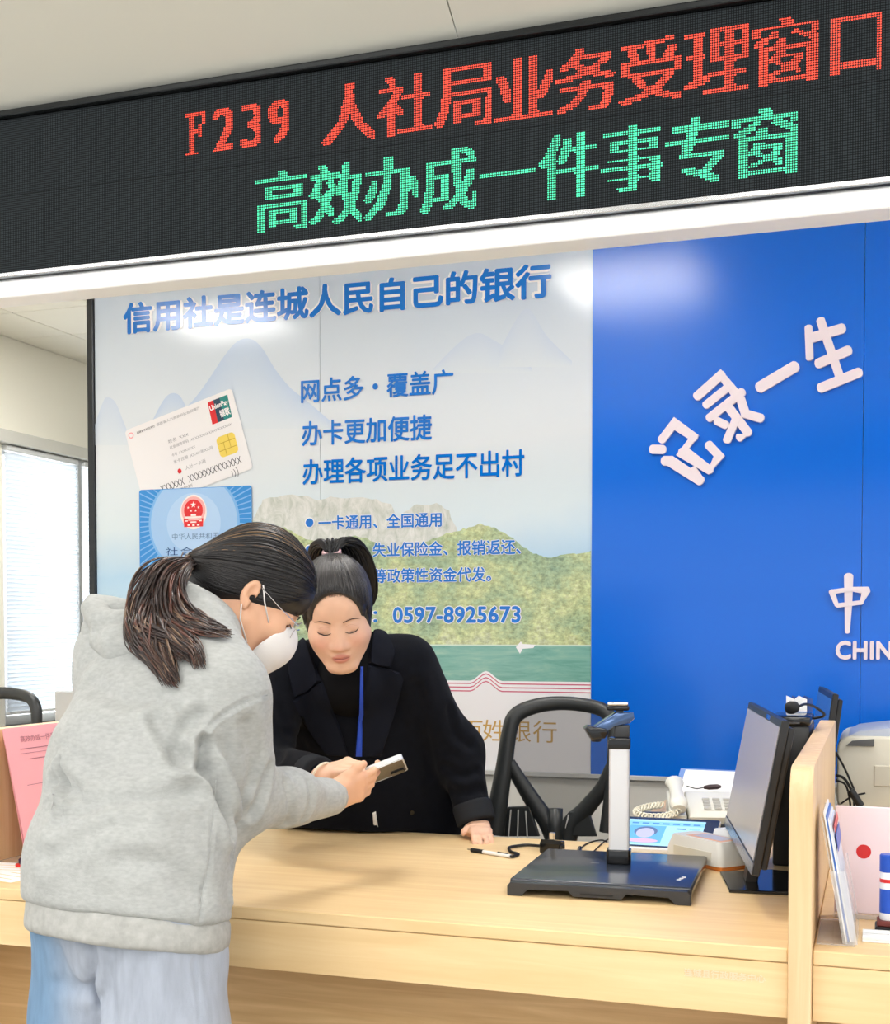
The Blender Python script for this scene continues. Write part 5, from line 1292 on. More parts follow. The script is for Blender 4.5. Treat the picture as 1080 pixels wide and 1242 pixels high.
def bvh_of(V, Q): return BVHTree.FromPolygons([tuple(v) for v in V.tolist()], Q.tolist())
_perm = np.random.RandomState(5).rand(64, 64, 64).astype(np.float32)
def vnoise(P, scale):
    q = P * scale; i = np.floor(q).astype(int); f = q - i; f = f * f * (3 - 2 * f); r = 0
    for a in (0, 1):
        for b in (0, 1):
            for c in (0, 1):
                w = (f[:, 0] if a else 1 - f[:, 0]) * (f[:, 1] if b else 1 - f[:, 1]) * (f[:, 2] if c else 1 - f[:, 2])
                r = r + w * _perm[(i[:, 0] + a) % 64, (i[:, 1] + b) % 64, (i[:, 2] + c) % 64]
    return r * 2 - 1
def seg_dist(P, pts):
    d = np.full(len(P), 9.0)
    for a, b in zip(pts[:-1], pts[1:]):
        a = np.array(a); b = np.array(b); ab = b - a; t = np.clip(((P - a) @ ab) / max(ab @ ab, 1e-12), 0, 1)
        d = np.minimum(d, np.linalg.norm(P - a - t[:, None] * ab, axis=1))
    return d
def creases(V, Q, bvh, lines):
    """fold lines drawn on the cloth: (pixel polyline, width, depth); negative depth = ridge"""
    N = normals(V, Q); D = np.zeros(len(V))
    for px, wd, dp in lines:
        pts = [hit(bvh, x, y)[0] for x, y in px]; pts = [p_ for p_ in pts if p_ is not None]
        if len(pts) < 2: continue
        pts = smooth_path(pts, 4); lo = np.min([list(p_) for p_ in pts], 0) - 4 * wd; hi = np.max([list(p_) for p_ in pts], 0) + 4 * wd
        m = np.all((V > lo) & (V < hi), 1); d = seg_dist(V[m].astype(np.float64), pts)
        D[m] += -dp * np.exp(-(d / wd) ** 2) + 0.55 * dp * np.exp(-((d - 2.0 * wd) / (1.1 * wd)) ** 2)
    return (V + N * D[:, None]).astype(np.float32)
def tint(me, cols):
    a = me.attributes.new('tint', 'FLOAT_COLOR', 'POINT')
    c = np.ones((len(me.vertices), 4), np.float32); c[:, :3] = cols; a.data.foreach_set('color', c.ravel())
def head_frame(o, f, up, roll=0.0):
    f = Vector(f).normalized(); u = Vector(up); u = (u - f * u.dot(f)).normalized(); r = f.cross(u)
    if roll:
        Rm = Matrix.Rotation(roll, 3, f); u = Rm @ u; r = Rm @ r
    R3 = np.array([[r.x, f.x, u.x], [r.y, f.y, u.y], [r.z, f.z, u.z]], np.float32)   # columns: right, forward, up
    return R3, np.array(o, np.float32)
def head_solid(s, R3, o, ears=True, k=0.012, sc=1.0):
    """head in its own frame: x right, y forward, z up, origin between the ear canals"""
    H = lambda x, y, z: o + R3 @ (np.array((x, y, z), np.float32) * sc)
    E = lambda c, r, kk=0.02, op='+', R=None: s.ell(H(*c), np.array(r) * sc, R3 if R is None else R3 @ R, kk, op)
    E((0, -.012, .045), (.072, .090, .084)); E((0, .030, -.020), (.060, .060, .078), .03); E((0, .036, .045), (.060, .052, .050), .03)
    for sx_ in (-1, 1):
        s.cone(H(sx_ * .052, .010, -.045), H(sx_ * .020, .068, -.096), .021 * sc, .019 * sc, k=.025)      # jaw
        E((sx_ * .036, .060, -.024), (.026, .028, .026), .02)                                              # cheek
    E((0, .076, -.098), (.020, .017, .016), .02)                                                           # chin
    E((0, .074, -.062), (.030, .022, .024), .02)                                                           # muzzle
    for sx_ in (-1, 1):
        E((sx_ * .031, .098, .008), (.019, .012, .010), .012, '-')                                         # socket
        E((sx_ * .031, .0765, .005), (.0155, .0135, .0105), .006)                                          # lid over the eye
        E((sx_ * .031, .0860, -.0045), (.014, .010, .0032), .004, '-')                                     # crease below the lid
    s.cone(H(0, .084, .012), H(0, .102, -.030), .0075 * sc, .0105 * sc, k=.010)                            # nose
    E((0, .105, -.034), (.0115, .0105, .0095), .006)
    for sx_ in (-1, 1):
        E((sx_ * .0125, .094, -.037), (.0085, .010, .0080), .006); E((sx_ * .0065, .1035, -.0445), (.0034, .0045, .0030), .003, '-')
    E((0, .0925, -.0612), (.0190, .0090, .0048), .005); E((0, .0915, -.0712), (.0155, .0098, .0056), .005)  # lips
    E((0, .1010, -.0658), (.0235, .0060, .0014), .003, '-')
    if ears:
        for sx_ in (-1, 1):
            a = math.radians(2) * sx_; Rz = np.array([[math.cos(a), -math.sin(a), 0], [math.sin(a), math.cos(a), 0], [0, 0, 1]], np.float32)
            E((sx_ * .0745, -.012, .002), (.0075, .0150, .0270), .006, '+', Rz)
            E((sx_ * .0850, -.009, .003), (.0120, .0095, .0185), .002, '-', Rz); E((sx_ * .0740, -.003, -.005), (.010, .0050, .0065), .002, '-')
            E((sx_ * .0735, -.006, -.024), (.0055, .0075, .0080), .006)
    return H
def hand_solid(s, wrist, fwd, back, spread, fingers, thumb, sc=1.0):
    """hand: fwd = towards the fingers, back = out of the back of the hand, spread(+) = towards the thumb side.
    fingers: four (curl1, curl2, curl3) in degrees from index to little; thumb: list of 3 offsets (fwd, side, palm) in metres"""
    f = np.array(fwd, np.float32); f /= np.linalg.norm(f); b = np.array(back, np.float32); b -= f * (b @ f); b /= np.linalg.norm(b)
    t = np.array(spread, np.float32); t -= f * (t @ f); t -= b * (t @ b); t /= np.linalg.norm(t)
    w = np.array(wrist, np.float32); Pt = lambda x, y, z: w + (f * x + t * y + b * z) * sc      # along, thumb side, back
    s.cone(Pt(0, 0, 0), Pt(.030, 0, 0), .020 * sc, .019 * sc, t, 1.35, 1.5, .015)
    for y in (.026, .009, -.009, -.025): s.cone(Pt(.018, y * .75, .0), Pt(.082, y, .002), .0135 * sc, .0110 * sc, k=.016)
    s.cone(Pt(.020, .012, -.006), Pt(.052, .026, -.010), .016 * sc, .0135 * sc, k=.016)          # ball of the thumb
    tips = []
    for i, (y, L) in enumerate(((.026, (.040, .025, .020)), (.009, (.044, .028, .021)), (-.009, (.041, .026, .020)), (-.025, (.032, .020, .018)))):
        p_ = Pt(.084, y, .003); ang = 0.0
        r0 = .0088 * sc
        for j in range(3):
            ang += math.radians(fingers[i][j]); dvec = f * math.cos(ang) - b * math.sin(ang) + t * (y * 1.2)
            dvec = dvec / np.linalg.norm(dvec); q = p_ + dvec * (L[j] * sc)
            s.cone(p_, q, r0, r0 * .92, k=.004 if j else .008); p_ = q; r0 *= .92
        tips.append((p_, dvec))
    pts = [Pt(.030, .022, -.008)] + [Pt(*o_) for o_ in thumb]
    s.chain(pts, [.0135 * sc, .0115 * sc, .0100 * sc, .0088 * sc], k=.006)
    return tips, pts, (f, t, b)
# ================================================================ people
SKIN = np.array(S(230, 186, 158)[:3]); SKIN2 = np.array(S(228, 178, 146)[:3])
M_skin = attr_mat('skin', 0.5, sss=0.06, spec=0.35, bump=(260, 0.05))
M_hair = attr_mat('hair', 0.36, spec=0.5)
RGT = Vector((math.cos(YAW), math.sin(YAW), 0)); AWAY = Vector((-math.sin(YAW), math.cos(YAW), 0)); UP = Vector((0, 0, 1))
def V3(*a): return np.array(a, np.float32)
def A(x, y, Y): return np.array(at(x, y, Y=Y), np.float32)
def person(name, label, solid, vox, paint, base):
    V, Q = solid.mesh(vox); V = relax(V, Q, 1, 0.4)
    me = np_mesh(name, V, Q); tint(me, paint(V))
    o = obj(name, me, M_skin, None, smooth=True); tag(o, label, 'person')
    return o, V, Q
def cloth(name, solid, vox, m, parent, lines=(), noise=(), it=3, extra=None, label=None, cols=None):
    V, Q = solid.mesh(vox); V = relax(V, Q, it, 0.5)
    if lines:
        V = creases(V, Q, bvh_of(V, Q), lines)
    for sc_, amp in noise:
        V = (V + normals(V, Q) * (vnoise(V, sc_) * amp)[:, None]).astype(np.float32)
    V = relax(V, Q, 1, 0.35)
    me = np_mesh(name, V, Q)
    if cols is not None: tint(me, cols(V, Q))
    o = obj(name, me, m, parent, smooth=True)
    if label: o['label'] = label
    return o, V, Q
def lay(name, bvh, px, m, parent, off=0.002, thick=0.004, n=10, rows=6, label=None, smooth=True):
    """a flap of cloth laid on a surface: px = two pixel polylines (one edge, other edge)"""
    e0, e1 = [[Vector((*q, 0)) for q in e] for e in px]
    def samp(e, t):
        L = [0]; 
        for a, b in zip(e[:-1], e[1:]): L.append(L[-1] + (b - a).length)
        s_ = t * L[-1]
        for i in range(len(e) - 1):
            if s_ <= L[i + 1] + 1e-9: return e[i].lerp(e[i + 1], (s_ - L[i]) / max(L[i + 1] - L[i], 1e-9))
        return e[-1]
    G = []
    for i in range(n + 1):
        a, b = samp(e0, i / n), samp(e1, i / n); row = []
        for j in range(rows + 1):
            q = a.lerp(b, j / rows); h_, nn = hit(bvh, q.x, q.y, off); row.append((h_, nn))
        G.append(row)
    flat_ = [(h_, nn) for r_ in G for h_, nn in r_]
    last = next((f for f in flat_ if f[0] is not None), None)
    if last is None: return None
    P = []
    for h_, nn in flat_:
        if h_ is None: h_, nn = last
        last = (h_, nn); P.append([h_.copy(), nn])
    W = rows + 1
    top = [p_[0] + p_[1] * thick for p_ in P]; bot = [p_[0] - p_[1] * 0.003 for p_ in P]
    for _ in range(2):
        new = [v.copy() for v in top]
        for i in range(n + 1):
            for j in range(W):
                nb_ = [top[a * W + b] for a, b in ((i - 1, j), (i + 1, j), (i, j - 1), (i, j + 1)) if 0 <= a <= n and 0 <= b < W]
                new[i * W + j] = top[i * W + j].lerp(sum(nb_, Vector()) / len(nb_), 0.4)
        top = new
    Vv = top + bot; N_ = len(top); Fc = []
    for i in range(n):
        for j in range(rows):
            a = i * W + j; Fc.append((a, a + 1, a + W + 1, a + W)); Fc.append((N_ + a, N_ + a + W, N_ + a + W + 1, N_ + a + 1))
    rim = [j for j in range(W)] + [i * W + rows for i in range(1, n + 1)] + [n * W + j for j in range(rows - 1, -1, -1)] + [i * W for i in range(n - 1, 0, -1)]
    for a, b in zip(rim, rim[1:] + rim[:1]): Fc.append((b, a, N_ + a, N_ + b))
    bm = bmesh.new(); vs = [bm.verts.new(v) for v in Vv]
    for f in Fc:
        try: bm.faces.new([vs[i] for i in f])
        except ValueError: pass
    bmesh.ops.recalc_face_normals(bm, faces=bm.faces)
    o = obj(name, bm, m, parent, smooth=smooth, angle=50)
    if label: o['label'] = label
    return o
def line_on(name, bvh, px, r, m, parent, off=0.0005, n=4, flat=0.6, sides=6):
    """thin cord or stroke lying on a surface along a pixel polyline"""
    P = [Vector((*q, 0)) for q in px]; P = smooth_path(P, n); pts = []
    for q in P:
        h_, nn = hit(bvh, q.x, q.y, off)
        if h_ is not None: pts.append(h_)
    if len(pts) < 2: return None
    return obj(name, tube(pts, r, sides, flat), m, parent, smooth=True)
def locks_mesh(paths, radii, cols, sides=5, flat=0.55):
    V, Fc, Cc = [], [], []
    for pts, r_, c_ in zip(paths, radii, cols):
        n0 = len(V); tube(pts, r_, sides, flat, into=(V, Fc)); Cc += [c_] * (len(V) - n0)
    return (V, Fc), np.array(Cc, np.float32)
def hair_obj(name, geo, cols, parent, m=None):
    o = obj(name, geo, m or M_hair, parent, smooth=True); tint(o.data, cols); return o
rs = np.random.RandomState(11)

# ---------------------------------------------------------------- customer in the grey hoodie
c_r = V3(.98, -.20, 0); c_f = V3(.20, .98, 0)
sp0, sp1, sp2, sp3 = V3(-1.175, 1.815, .79), V3(-1.185, 1.835, .92), V3(-1.192, 1.90, 1.06), V3(-1.192, 1.975, 1.17)
sp4 = A(222, 772, 2.035)
shR, shL = A(268, 842, 1.915), A(144, 800, 2.03)
elR, wrR = A(292, 966, 2.00), A(402, 967, 2.285)
elL, wrL = V3(-1.385, 2.06, .99), V3(-1.335, 2.17, .875)
hipR, hipL = V3(-1.09, 1.80, .82), V3(-1.265, 1.835, .82)
f_h = Vector((.84, .54, 0)).normalized(); pt = math.radians(-38)
Rc, Oc = head_frame(A(305, 725, 2.17), f_h * math.cos(pt) + UP * math.sin(pt), UP, math.radians(0))
ph_w = (RGT * .93 + UP * .36 + AWAY * .06).normalized()          # she holds it out flat, near end a little raised
ph_n = UP * .955 + AWAY * .25; ph_n = (ph_n - ph_w * ph_n.dot(ph_w)).normalized(); ph_l = ph_n.cross(ph_w)
if ph_l.dot(AWAY) < 0: ph_l = -ph_l
phone_c = at(466, 926, Y=2.395) + ph_l * .072
b = Solid()
Hc = head_solid(b, Rc, Oc)
b.chain([Hc(0, -.028, -.045), Hc(0, -.045, -.10), sp4], [.050, .049, .060], k=.03)
b.chain([sp4, sp3, sp2, sp1, V3(-1.178, 1.82, .84)], [.055, .070, .078, .080, .090], c_r, [1.5, 1.6, 1.5, 1.4, 1.45], k=.05)
b.chain([sp4, shR, elR, wrR], [.045, .038, .034, .026], k=.03); b.chain([sp4, shL, elL, wrL], [.05, .048, .038, .026], k=.03)
b.chain([hipR, V3(-1.07, 1.80, .45), V3(-1.06, 1.76, .08), V3(-1.05, 1.86, .035)], [.085, .055, .037, .03], k=.03); b.chain([hipL, V3(-1.28, 1.84, .45), V3(-1.29, 1.80, .08), V3(-1.28, 1.90, .035)], [.085, .055, .037, .03], k=.03)
hf = Vector(A(452, 948, 2.385)) - Vector(wrR)
hand_solid(b, wrR, hf, -AWAY * 0.9 - UP * .35 + RGT * .15, UP, [(4, 18, 24), (6, 22, 26), (10, 26, 28), (14, 30, 30)], [(.050, .034, -.004), (.076, .046, -.006), (.098, .050, -.006)], .90)
hand_solid(b, wrL, (.25, .9, -.35), (-.3, .3, .9), (.9, -.2, 0), [(15, 20, 15)] * 4, [(.05, .04, 0), (.07, .055, -.005), (.09, .06, -.01)], .95)
def paint_c(V):
    c = np.tile(SKIN2, (len(V), 1)).astype(np.float32)
    L = (V - Oc) @ Rc          # head frame
    d = np.linalg.norm((L - V3(0, -.02, .05)) / V3(.080, .105, .085), axis=1)
    c *= (1 + 0.04 * vnoise(V, 60))[:, None]
    return c
cust, Vc, Qc = person('person', 'customer in grey hoodie and pale jeans, ponytail and white mask, holding a phone', b, 0.0032, paint_c, None)
bvh_c = bvh_of(Vc, Qc)

# hoodie
M_hoodie = attr_mat('grey_marl_jersey', 0.85, spec=0.2, bump=(700, 0.35), sheen=0.15, fleck=(90, 0.10), stretch=(1, 1, 2.2))
HOOD = np.array(S(172, 174, 172)[:3])
def marl(V, Q): return np.tile(HOOD, (len(V), 1)) * (1 + 0.05 * vnoise(V, 70) + 0.03 * vnoise(V, 25))[:, None]
def torso(g, d=0.0):
    g.chain([sp0 - V3(0, 0, .06), sp0, sp1, sp2, sp3, sp4], [.128 + d, .130 + d, .130 + d, .126 + d, .108 + d, .070 + d], c_r, [1.38, 1.38, 1.34, 1.32, 1.38, 1.40], k=.05)
h = Solid(); torso(h)
h.chain([sp4, shR], [.072, .076], k=.06); h.chain([sp4, shL], [.072, .074], k=.06)
h.chain([shR, elR, (elR + wrR) / 2 + V3(0, 0, -.004), wrR - (wrR - elR) * .06], [.077, .064, .052, .040], k=.03)
h.chain([shL, elL, wrL - (wrL - elL) * .1], [.072, .062, .042], k=.04)
h.cone(V3(-1.19, 2.0, 1.00), V3(-1.185, 1.93, .86), .11, .10, c_r, 1.35, 1.35, k=.05)
# hood lying on the back, collar round the neck
hc = lambda *p: [A(*q) for q in p]
hd_ = Solid()
hd_.chain(hc((128, 775, 1.955), (150, 785, 1.925), (185, 782, 1.915), (215, 785, 1.93)), [.028, .036, .034, .026], k=.02)
hd_.chain(hc((113, 738, 1.985), (124, 753, 1.955), (150, 758, 1.945), (190, 758, 1.945), (222, 768, 1.955)), [.020, .024, .024, .025, .022], k=.004)
hd_.chain(hc((114, 730, 2.0), (135, 736, 2.0), (170, 742, 1.985), (205, 732, 1.985)), [.016, .017, .019, .022], k=.004)
hd_.chain(hc((120, 765, 1.99), (150, 770, 1.975), (200, 765, 1.98)), [.03, .034, .034], k=.01)
hd_.chain(hc((205, 732, 1.985), (225, 716, 2.03), (240, 722, 2.03)), [.022, .018, .016], k=.006)
h.chain(hc((205, 728, 2.0), (232, 722, 2.01), (255, 745, 2.01), (272, 775, 2.0), (290, 806, 2.02)), [.022, .021, .019, .020, .022], k=.016)
h.chain(hc((290, 806, 2.02), (300, 815, 2.12), (285, 812, 2.22), (250, 800, 2.22), (200, 770, 2.16), (185, 745, 2.06)), [.022, .024, .024, .024, .024, .024], k=.02)
def plane3(a, b_, c):
    n = np.cross(b_ - a, c - a); n /= np.linalg.norm(n); return n if n[2] > 0 else -n
bp0 = A(37, 1088, 1.82); bn = plane3(bp0, A(160, 1113, 1.70), A(287, 1128, 1.74))
h.cut(bp0, -np.array(bn), .012)
h.boxcut((-3, YF - .004, .60), (0, 3.2, ZC + .004), .01)
folds = [([(246, 902), (252, 930), (262, 950), (272, 985), (278, 1010)], .010, .010), ([(240, 868), (228, 880), (215, 905), (214, 925)], .012, .006), ([(190, 870), (205, 900), (232, 925), (248, 932)], .012, .008),
         ([(325, 842), (300, 850), (272, 866), (250, 885), (243, 905)], .0035, .0035), ([(262, 945), (258, 1000), (250, 1060), (240, 1115)], .0030, .0025),
         ([(62, 950), (75, 945), (92, 965)], .012, .007), ([(70, 1000), (120, 975), (180, 972), (230, 960)], .014, .005), ([(60, 1040), (110, 1010), (170, 1000)], .016, .004), ([(75, 925), (73, 945), (76, 962), (72, 985)], .007, .008),
         ([(262, 920), (275, 960), (284, 990)], .012, -.007), ([(325, 930), (318, 955), (306, 985)], .010, .005), ([(345, 950), (352, 975), (348, 1000)], .009, .004), ([(372, 950), (376, 975), (370, 994)], .008, .003), ([(300, 880), (306, 920), (302, 950)], .014, .004),
         ([(285, 1020), (286, 1060), (280, 1090)], .005, .006), ([(110, 830), (150, 850), (190, 850)], .018, .004), ([(150, 1040), (200, 1050), (240, 1080)], .018, .004),
         ]
folds = [(a, w, d * 1.7) for a, w, d in folds]
hood, Vh, Qh = cloth('hoodie', h, 0.0055, M_hoodie, cust, folds, ((9, .006), (22, .0025)), 3, label='light grey marl hoodie with hood down', cols=marl)
bvh_h = bvh_of(Vh, Qh)
hdo, Vd, Qd = cloth('hood', hd_, 0.004, M_hoodie, hood, (), ((16, .005), (40, .0015)), 2, cols=marl)
Vh2, Qh2 = np.concatenate([Vh, Vd]), np.concatenate([Qh, Qd + len(Vh)]); bvh_h2 = bvh_of(Vh2, Qh2)
g = Solid(); torso(g, -0.006); g.cut(bp0 + V3(0, 0, .006), np.array(bn), .004)
hp = A(34, 1121, 1.82); hn = plane3(hp, A(165, 1152, 1.70), A(283, 1165, 1.74)); g.cut(hp, -np.array(hn), .008)
rib = noise_mat('rib_knit_grey', [(0.3, S(160, 160, 156)), (0.7, S(182, 182, 178))], (1, 1, 1), 60, 4, 0.85, 0.4)
hem, Vm, Qm = cloth('rib_hem', g, 0.006, rib, cust, (), ((14, .003),), 2)
fa = (wrR - elR) / np.linalg.norm(wrR - elR)
cf = Solid(); cf.cone(wrR - fa * .040, wrR + fa * .008, .0365, .0345, k=.01); cf.cut(wrR + fa * .012, fa, .004); cf.cut(wrR - fa * .048, -fa, .004)
cloth('rib_cuff', cf, 0.003, rib, cust, (), (), 1)
fl = (wrL - elL) / np.linalg.norm(wrL - elL)
cf = Solid(); cf.cone(wrL - fl * .04, wrL + fl * .008, .038, .036, k=.01); cloth('rib_cuff', cf, 0.004, rib, cust, (), (), 1)
for sm in ([(325, 843), (300, 851), (272, 867), (250, 886), (243, 906)], [(262, 946), (258, 1000), (250, 1060), (240, 1116)]):
    line_on('seam', bvh_h, sm, 0.0014, mat('seam_grey', S(176, 178, 176), 0.9), hood, -0.0006)

# jeans and shoes
M_jean = attr_mat('washed_denim', 0.8, spec=0.2, bump=(500, 0.3), fleck=(30, 0.08), stretch=(3, 3, .6))
j = Solid()
j.chain([V3(-1.178, 1.815, .90), V3(-1.178, 1.815, .80)], [.098, .102], c_r, [1.34, 1.36], k=.05)
kR, kL = A(228, 1242, 1.80), A(108, 1242, 1.87)
for hp_, kn, x_ in ((hipR, V3(-1.085, 1.80, .45), 0), (hipL, V3(-1.275, 1.85, .45), 1)):
    an = kn + V3(0, -.03, -.38)
    j.chain([hp_, (hp_ + kn) / 2, kn, an], [.096, .093, .086, .075], k=.03)
j.cut(V3(0, 0, .045), (0, 0, -1))
def denim(V, Q):
    u = (V - sp0) @ c_r
    w = 1 / (1 + np.exp((u + .055) / .012))
    a, b_ = np.array(S(166, 173, 186)[:3]), np.array(S(112, 142, 172)[:3])
    return (a * (1 - w[:, None]) + b_ * w[:, None]) * (1 + .10 * vnoise(V, 14))[:, None]
jf = [([(72, 1150), (85, 1180), (110, 1195)], .012, .006), ([(75, 1190), (95, 1200), (118, 1190)], .012, .005), ([(108, 1140), (116, 1165), (122, 1200), (128, 1241)], .010, .012), ([(140, 1150), (135, 1190), (140, 1235)], .014, .005), ([(175, 1150), (165, 1200), (170, 1238)], .016, .004), ([(236, 1165), (240, 1200), (242, 1240)], .0035, .003)]
cloth('jeans', j, 0.006, M_jean, cust, jf, ((12, .006),), 3, label='pale washed blue jeans', cols=denim)
M_shoe = mat('white_trainer', S(228, 228, 226), 0.5)
for x_, y_ in ((-1.06, 1.80), (-1.285, 1.84)):
    sh = Solid(); sh.chain([V3(x_, y_ - .05, .045), V3(x_ + .01, y_ + .06, .040), V3(x_ + .02, y_ + .14, .032)], [.045, .044, .034], (1, 0, 0), [1, 1.05, 1.2], k=.02); sh.cut((0, 0, 0.004), (0, 0, -1))
    cloth('shoe', sh, 0.007, M_shoe, cust, (), (), 2)

# hair: cap, combed locks, ponytail
def hair_cap(Rm, O, hairline, grow=.010):
    s_ = Solid(); Hh = lambda x, y, z: O + Rm @ V3(x, y, z)
    s_.ell(Hh(0, -.012, .047), V3(.072, .090, .084) + grow, Rm, .02); s_.ell(Hh(0, .030, .052), V3(.060, .054, .050) + grow * .9, Rm, .03)
    return s_, Hh
hs_, Hh = hair_cap(Rc, Oc, None)
hs_.ell(Hh(0, -.070, -.005), (.060, .050, .055), Rc, .04)
tie_l = V3(0, -.128, -.018)
hs_.cone(Hh(0, -.08, 0.0), Hh(*tie_l), .048, .017, k=.04)
hs_.ell(Hh(0, .105, -.060), (.080, .062, .090), Rc, .006, '-')               # face
hs_.ell(Hh(0, .060, -.065), (.10, .068, .062), Rc, .006, '-')                # below the temples, round the ears
hs_.ell(Hh(.082, -.010, -.002), (.018, .022, .034), Rc, .005, '-'); hs_.ell(Hh(-.082, -.010, -.002), (.018, .022, .034), Rc, .005, '-')
hs_.ell(Hh(0, -.030, -.105), (.085, .066, .062), Rc, .006, '-')              # nape
Vk, Qk = hs_.mesh(0.004); Vk = relax(Vk, Qk, 2)
capc = np.tile(np.array(S(30, 27, 27)[:3]), (len(Vk), 1)) * (1 + .2 * vnoise(Vk, 40))[:, None]
me = np_mesh('hair', Vk, Qk); tint(me, capc); hair = obj('hair', me, M_hair, cust, smooth=True); hair['label'] = 'sleek dark hair combed back'
bvh_k = bvh_of(Vk, Qk)
def combed(bvh, Hh, starts, tie, cen, n=12, lift=.0012, jit=.06):
    out = []
    for p_ in starts:
        a = V3(*p_) - cen; b_ = tie - cen; pts = []
        la, lb = np.linalg.norm(a), np.linalg.norm(b_); an_, bn_ = a / la, b_ / lb
        om = math.acos(float(np.clip(an_ @ bn_, -1, 1)))
        w = rs.randn(3) * jit
        for i in range(n):
            t = i / (n - 1); dv_ = (math.sin((1 - t) * om) * an_ + math.sin(t * om) * bn_) / max(math.sin(om), 1e-3) + w * math.sin(math.pi * t) * .5
            org = Vector(Hh(*cen)); dw = Vector(Hh(*(cen + dv_))) - org; dw.normalize()
            # from outside inwards so the outer skin is met first
            q, nn, _, _ = bvh.ray_cast(org + dw * .25, -dw, .25)
            if q is None or (q - org).length > .135: continue
            pts.append(q + dw * (lift + rs.rand() * .0008))
        if len(pts) > 3: out.append(pts)
    return out
starts = []
HL_c = [Vector(q) for q in ((0, .090, .085), (.035, .085, .070), (.058, .066, .042), (.072, .040, .018), (.080, .012, .030), (.082, -.022, .018), (.074, -.048, -.012), (.050, -.075, -.040), (.02, -.09, -.05))]
HLs = smooth_path(HL_c, 8)
for i in range(620):      # along the front hairline, round the ear to the nape, and over the crown
    q = HLs[min(len(HLs) - 1, int(len(HLs) * rs.rand() ** 1.2))]; sg_ = 1 if rs.rand() < .65 else -1; t = rs.rand() ** 1.6 * .6
    q = q.lerp(Vector((0, -.02, .135)), t * (1 if q.z > 0 else .3)); starts.append((q.x * sg_, q.y, q.z))
paths = combed(bvh_k, Hh, starts, tie_l, V3(0, -.02, .03), 14)
cols, rad = [], []
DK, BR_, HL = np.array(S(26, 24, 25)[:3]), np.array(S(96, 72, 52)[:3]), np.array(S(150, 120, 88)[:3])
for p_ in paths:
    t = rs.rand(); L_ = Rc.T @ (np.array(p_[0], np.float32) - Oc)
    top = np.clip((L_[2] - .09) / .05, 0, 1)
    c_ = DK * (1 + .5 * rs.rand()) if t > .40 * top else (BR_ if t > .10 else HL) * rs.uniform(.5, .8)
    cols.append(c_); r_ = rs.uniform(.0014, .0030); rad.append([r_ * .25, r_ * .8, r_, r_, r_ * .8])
geo, cc = locks_mesh(paths, rad, cols); hair_obj('hair_locks', geo, cc, hair)
tieP = Vector(Hh(*tie_l))
def pony(guides, count, r0, colf, spread, bvh=None):
    paths, rad, cols = [], [], []
    for n_ in range(count):
        gi = rs.randint(len(guides)); gd = guides[gi]
        o1, o2 = np.clip(rs.randn(2), -1.5, 1.5) * spread; m_ = len(gd); pts = []
        for i, (x, y, Y) in enumerate(gd):
            t = i / (m_ - 1); k_ = (0.25 + 0.75 * math.sin(math.pi * min(t * 1.05, .95))) if t < .55 else (.9 - .5 * (t - .55))
            q = at(x + o1 * k_ * 1.0, y + o2 * k_, Y=Y + rs.uniform(-.012, .012) * k_)
            if bvh is not None and i > 0:
                h_, nn = hit(bvh, x + o1 * k_, y + o2 * k_, 0.004 + .012 * rs.rand())
                if h_ is not None and (h_ - CAM).length < (q - CAM).length: q = h_
            pts.append(q)
        pts[0] = tieP + Vector(rs.randn(3) * .006)
        pts = smooth_path(pts, 4); paths.append(pts); r_ = r0 * rs.uniform(.6, 1.3); rad.append([r_ * .8, r_, r_, r_ * .9, r_ * .2]); cols.append(colf())
    return locks_mesh(paths, rad, cols)
tq = proj_np([list(tieP)]); tx_, ty_ = float(tq[0][0]), float(tq[1][0])
T0 = (tx_, ty_, float(tieP.y))
gds = [[T0, (215, 682, 2.01), (190, 690, 1.98), (172, 712, 1.95), (163, 745, 1.93), (170, 775, 1.91), (185, 800, 1.90), (213, 828, 1.89)],
       [T0, (218, 684, 2.01), (196, 696, 1.97), (182, 722, 1.95), (176, 755, 1.92), (182, 785, 1.90), (200, 812, 1.89), (212, 828, 1.88)],
       [T0, (220, 688, 2.01), (204, 702, 1.97), (196, 728, 1.94), (200, 755, 1.92), (218, 775, 1.91), (236, 790, 1.90), (243, 808, 1.90)],
       [T0, (222, 690, 2.01), (208, 708, 1.97), (206, 730, 1.94), (218, 750, 1.93), (238, 762, 1.93), (258, 768, 1.93), (274, 772, 1.93)],
       [T0, (217, 686, 2.01), (192, 700, 1.97), (175, 728, 1.94), (168, 752, 1.92), (180, 772, 1.91), (205, 782, 1.90), (232, 800, 1.89)],
       [T0, (221, 690, 2.01), (206, 706, 1.97), (198, 736, 1.94), (196, 770, 1.91), (206, 800, 1.89), (214, 826, 1.89)],
       [T0, (224, 692, 2.01), (214, 712, 1.97), (218, 735, 1.95), (236, 752, 1.94), (256, 762, 1.93), (270, 768, 1.93)]]
def pcol():
    t = rs.rand(); base = np.array(S(50, 38, 36)[:3]) if t < .55 else np.array(S(78, 56, 48)[:3]) if t < .82 else np.array(S(122, 98, 80)[:3]) if t < .90 else np.array(S(88, 52, 42)[:3])
    return base * rs.uniform(.75, 1.15)
geo, cc = pony(gds, 560, .0021, pcol, 7.5, bvh_h2); pn = hair_obj('ponytail', geo, cc, cust); pn['label'] = 'loose brown ponytail falling over the hood'
ax_ = (Vector(Hh(0, -.09, -.005)) - tieP).normalized()
V, Fc = [], []
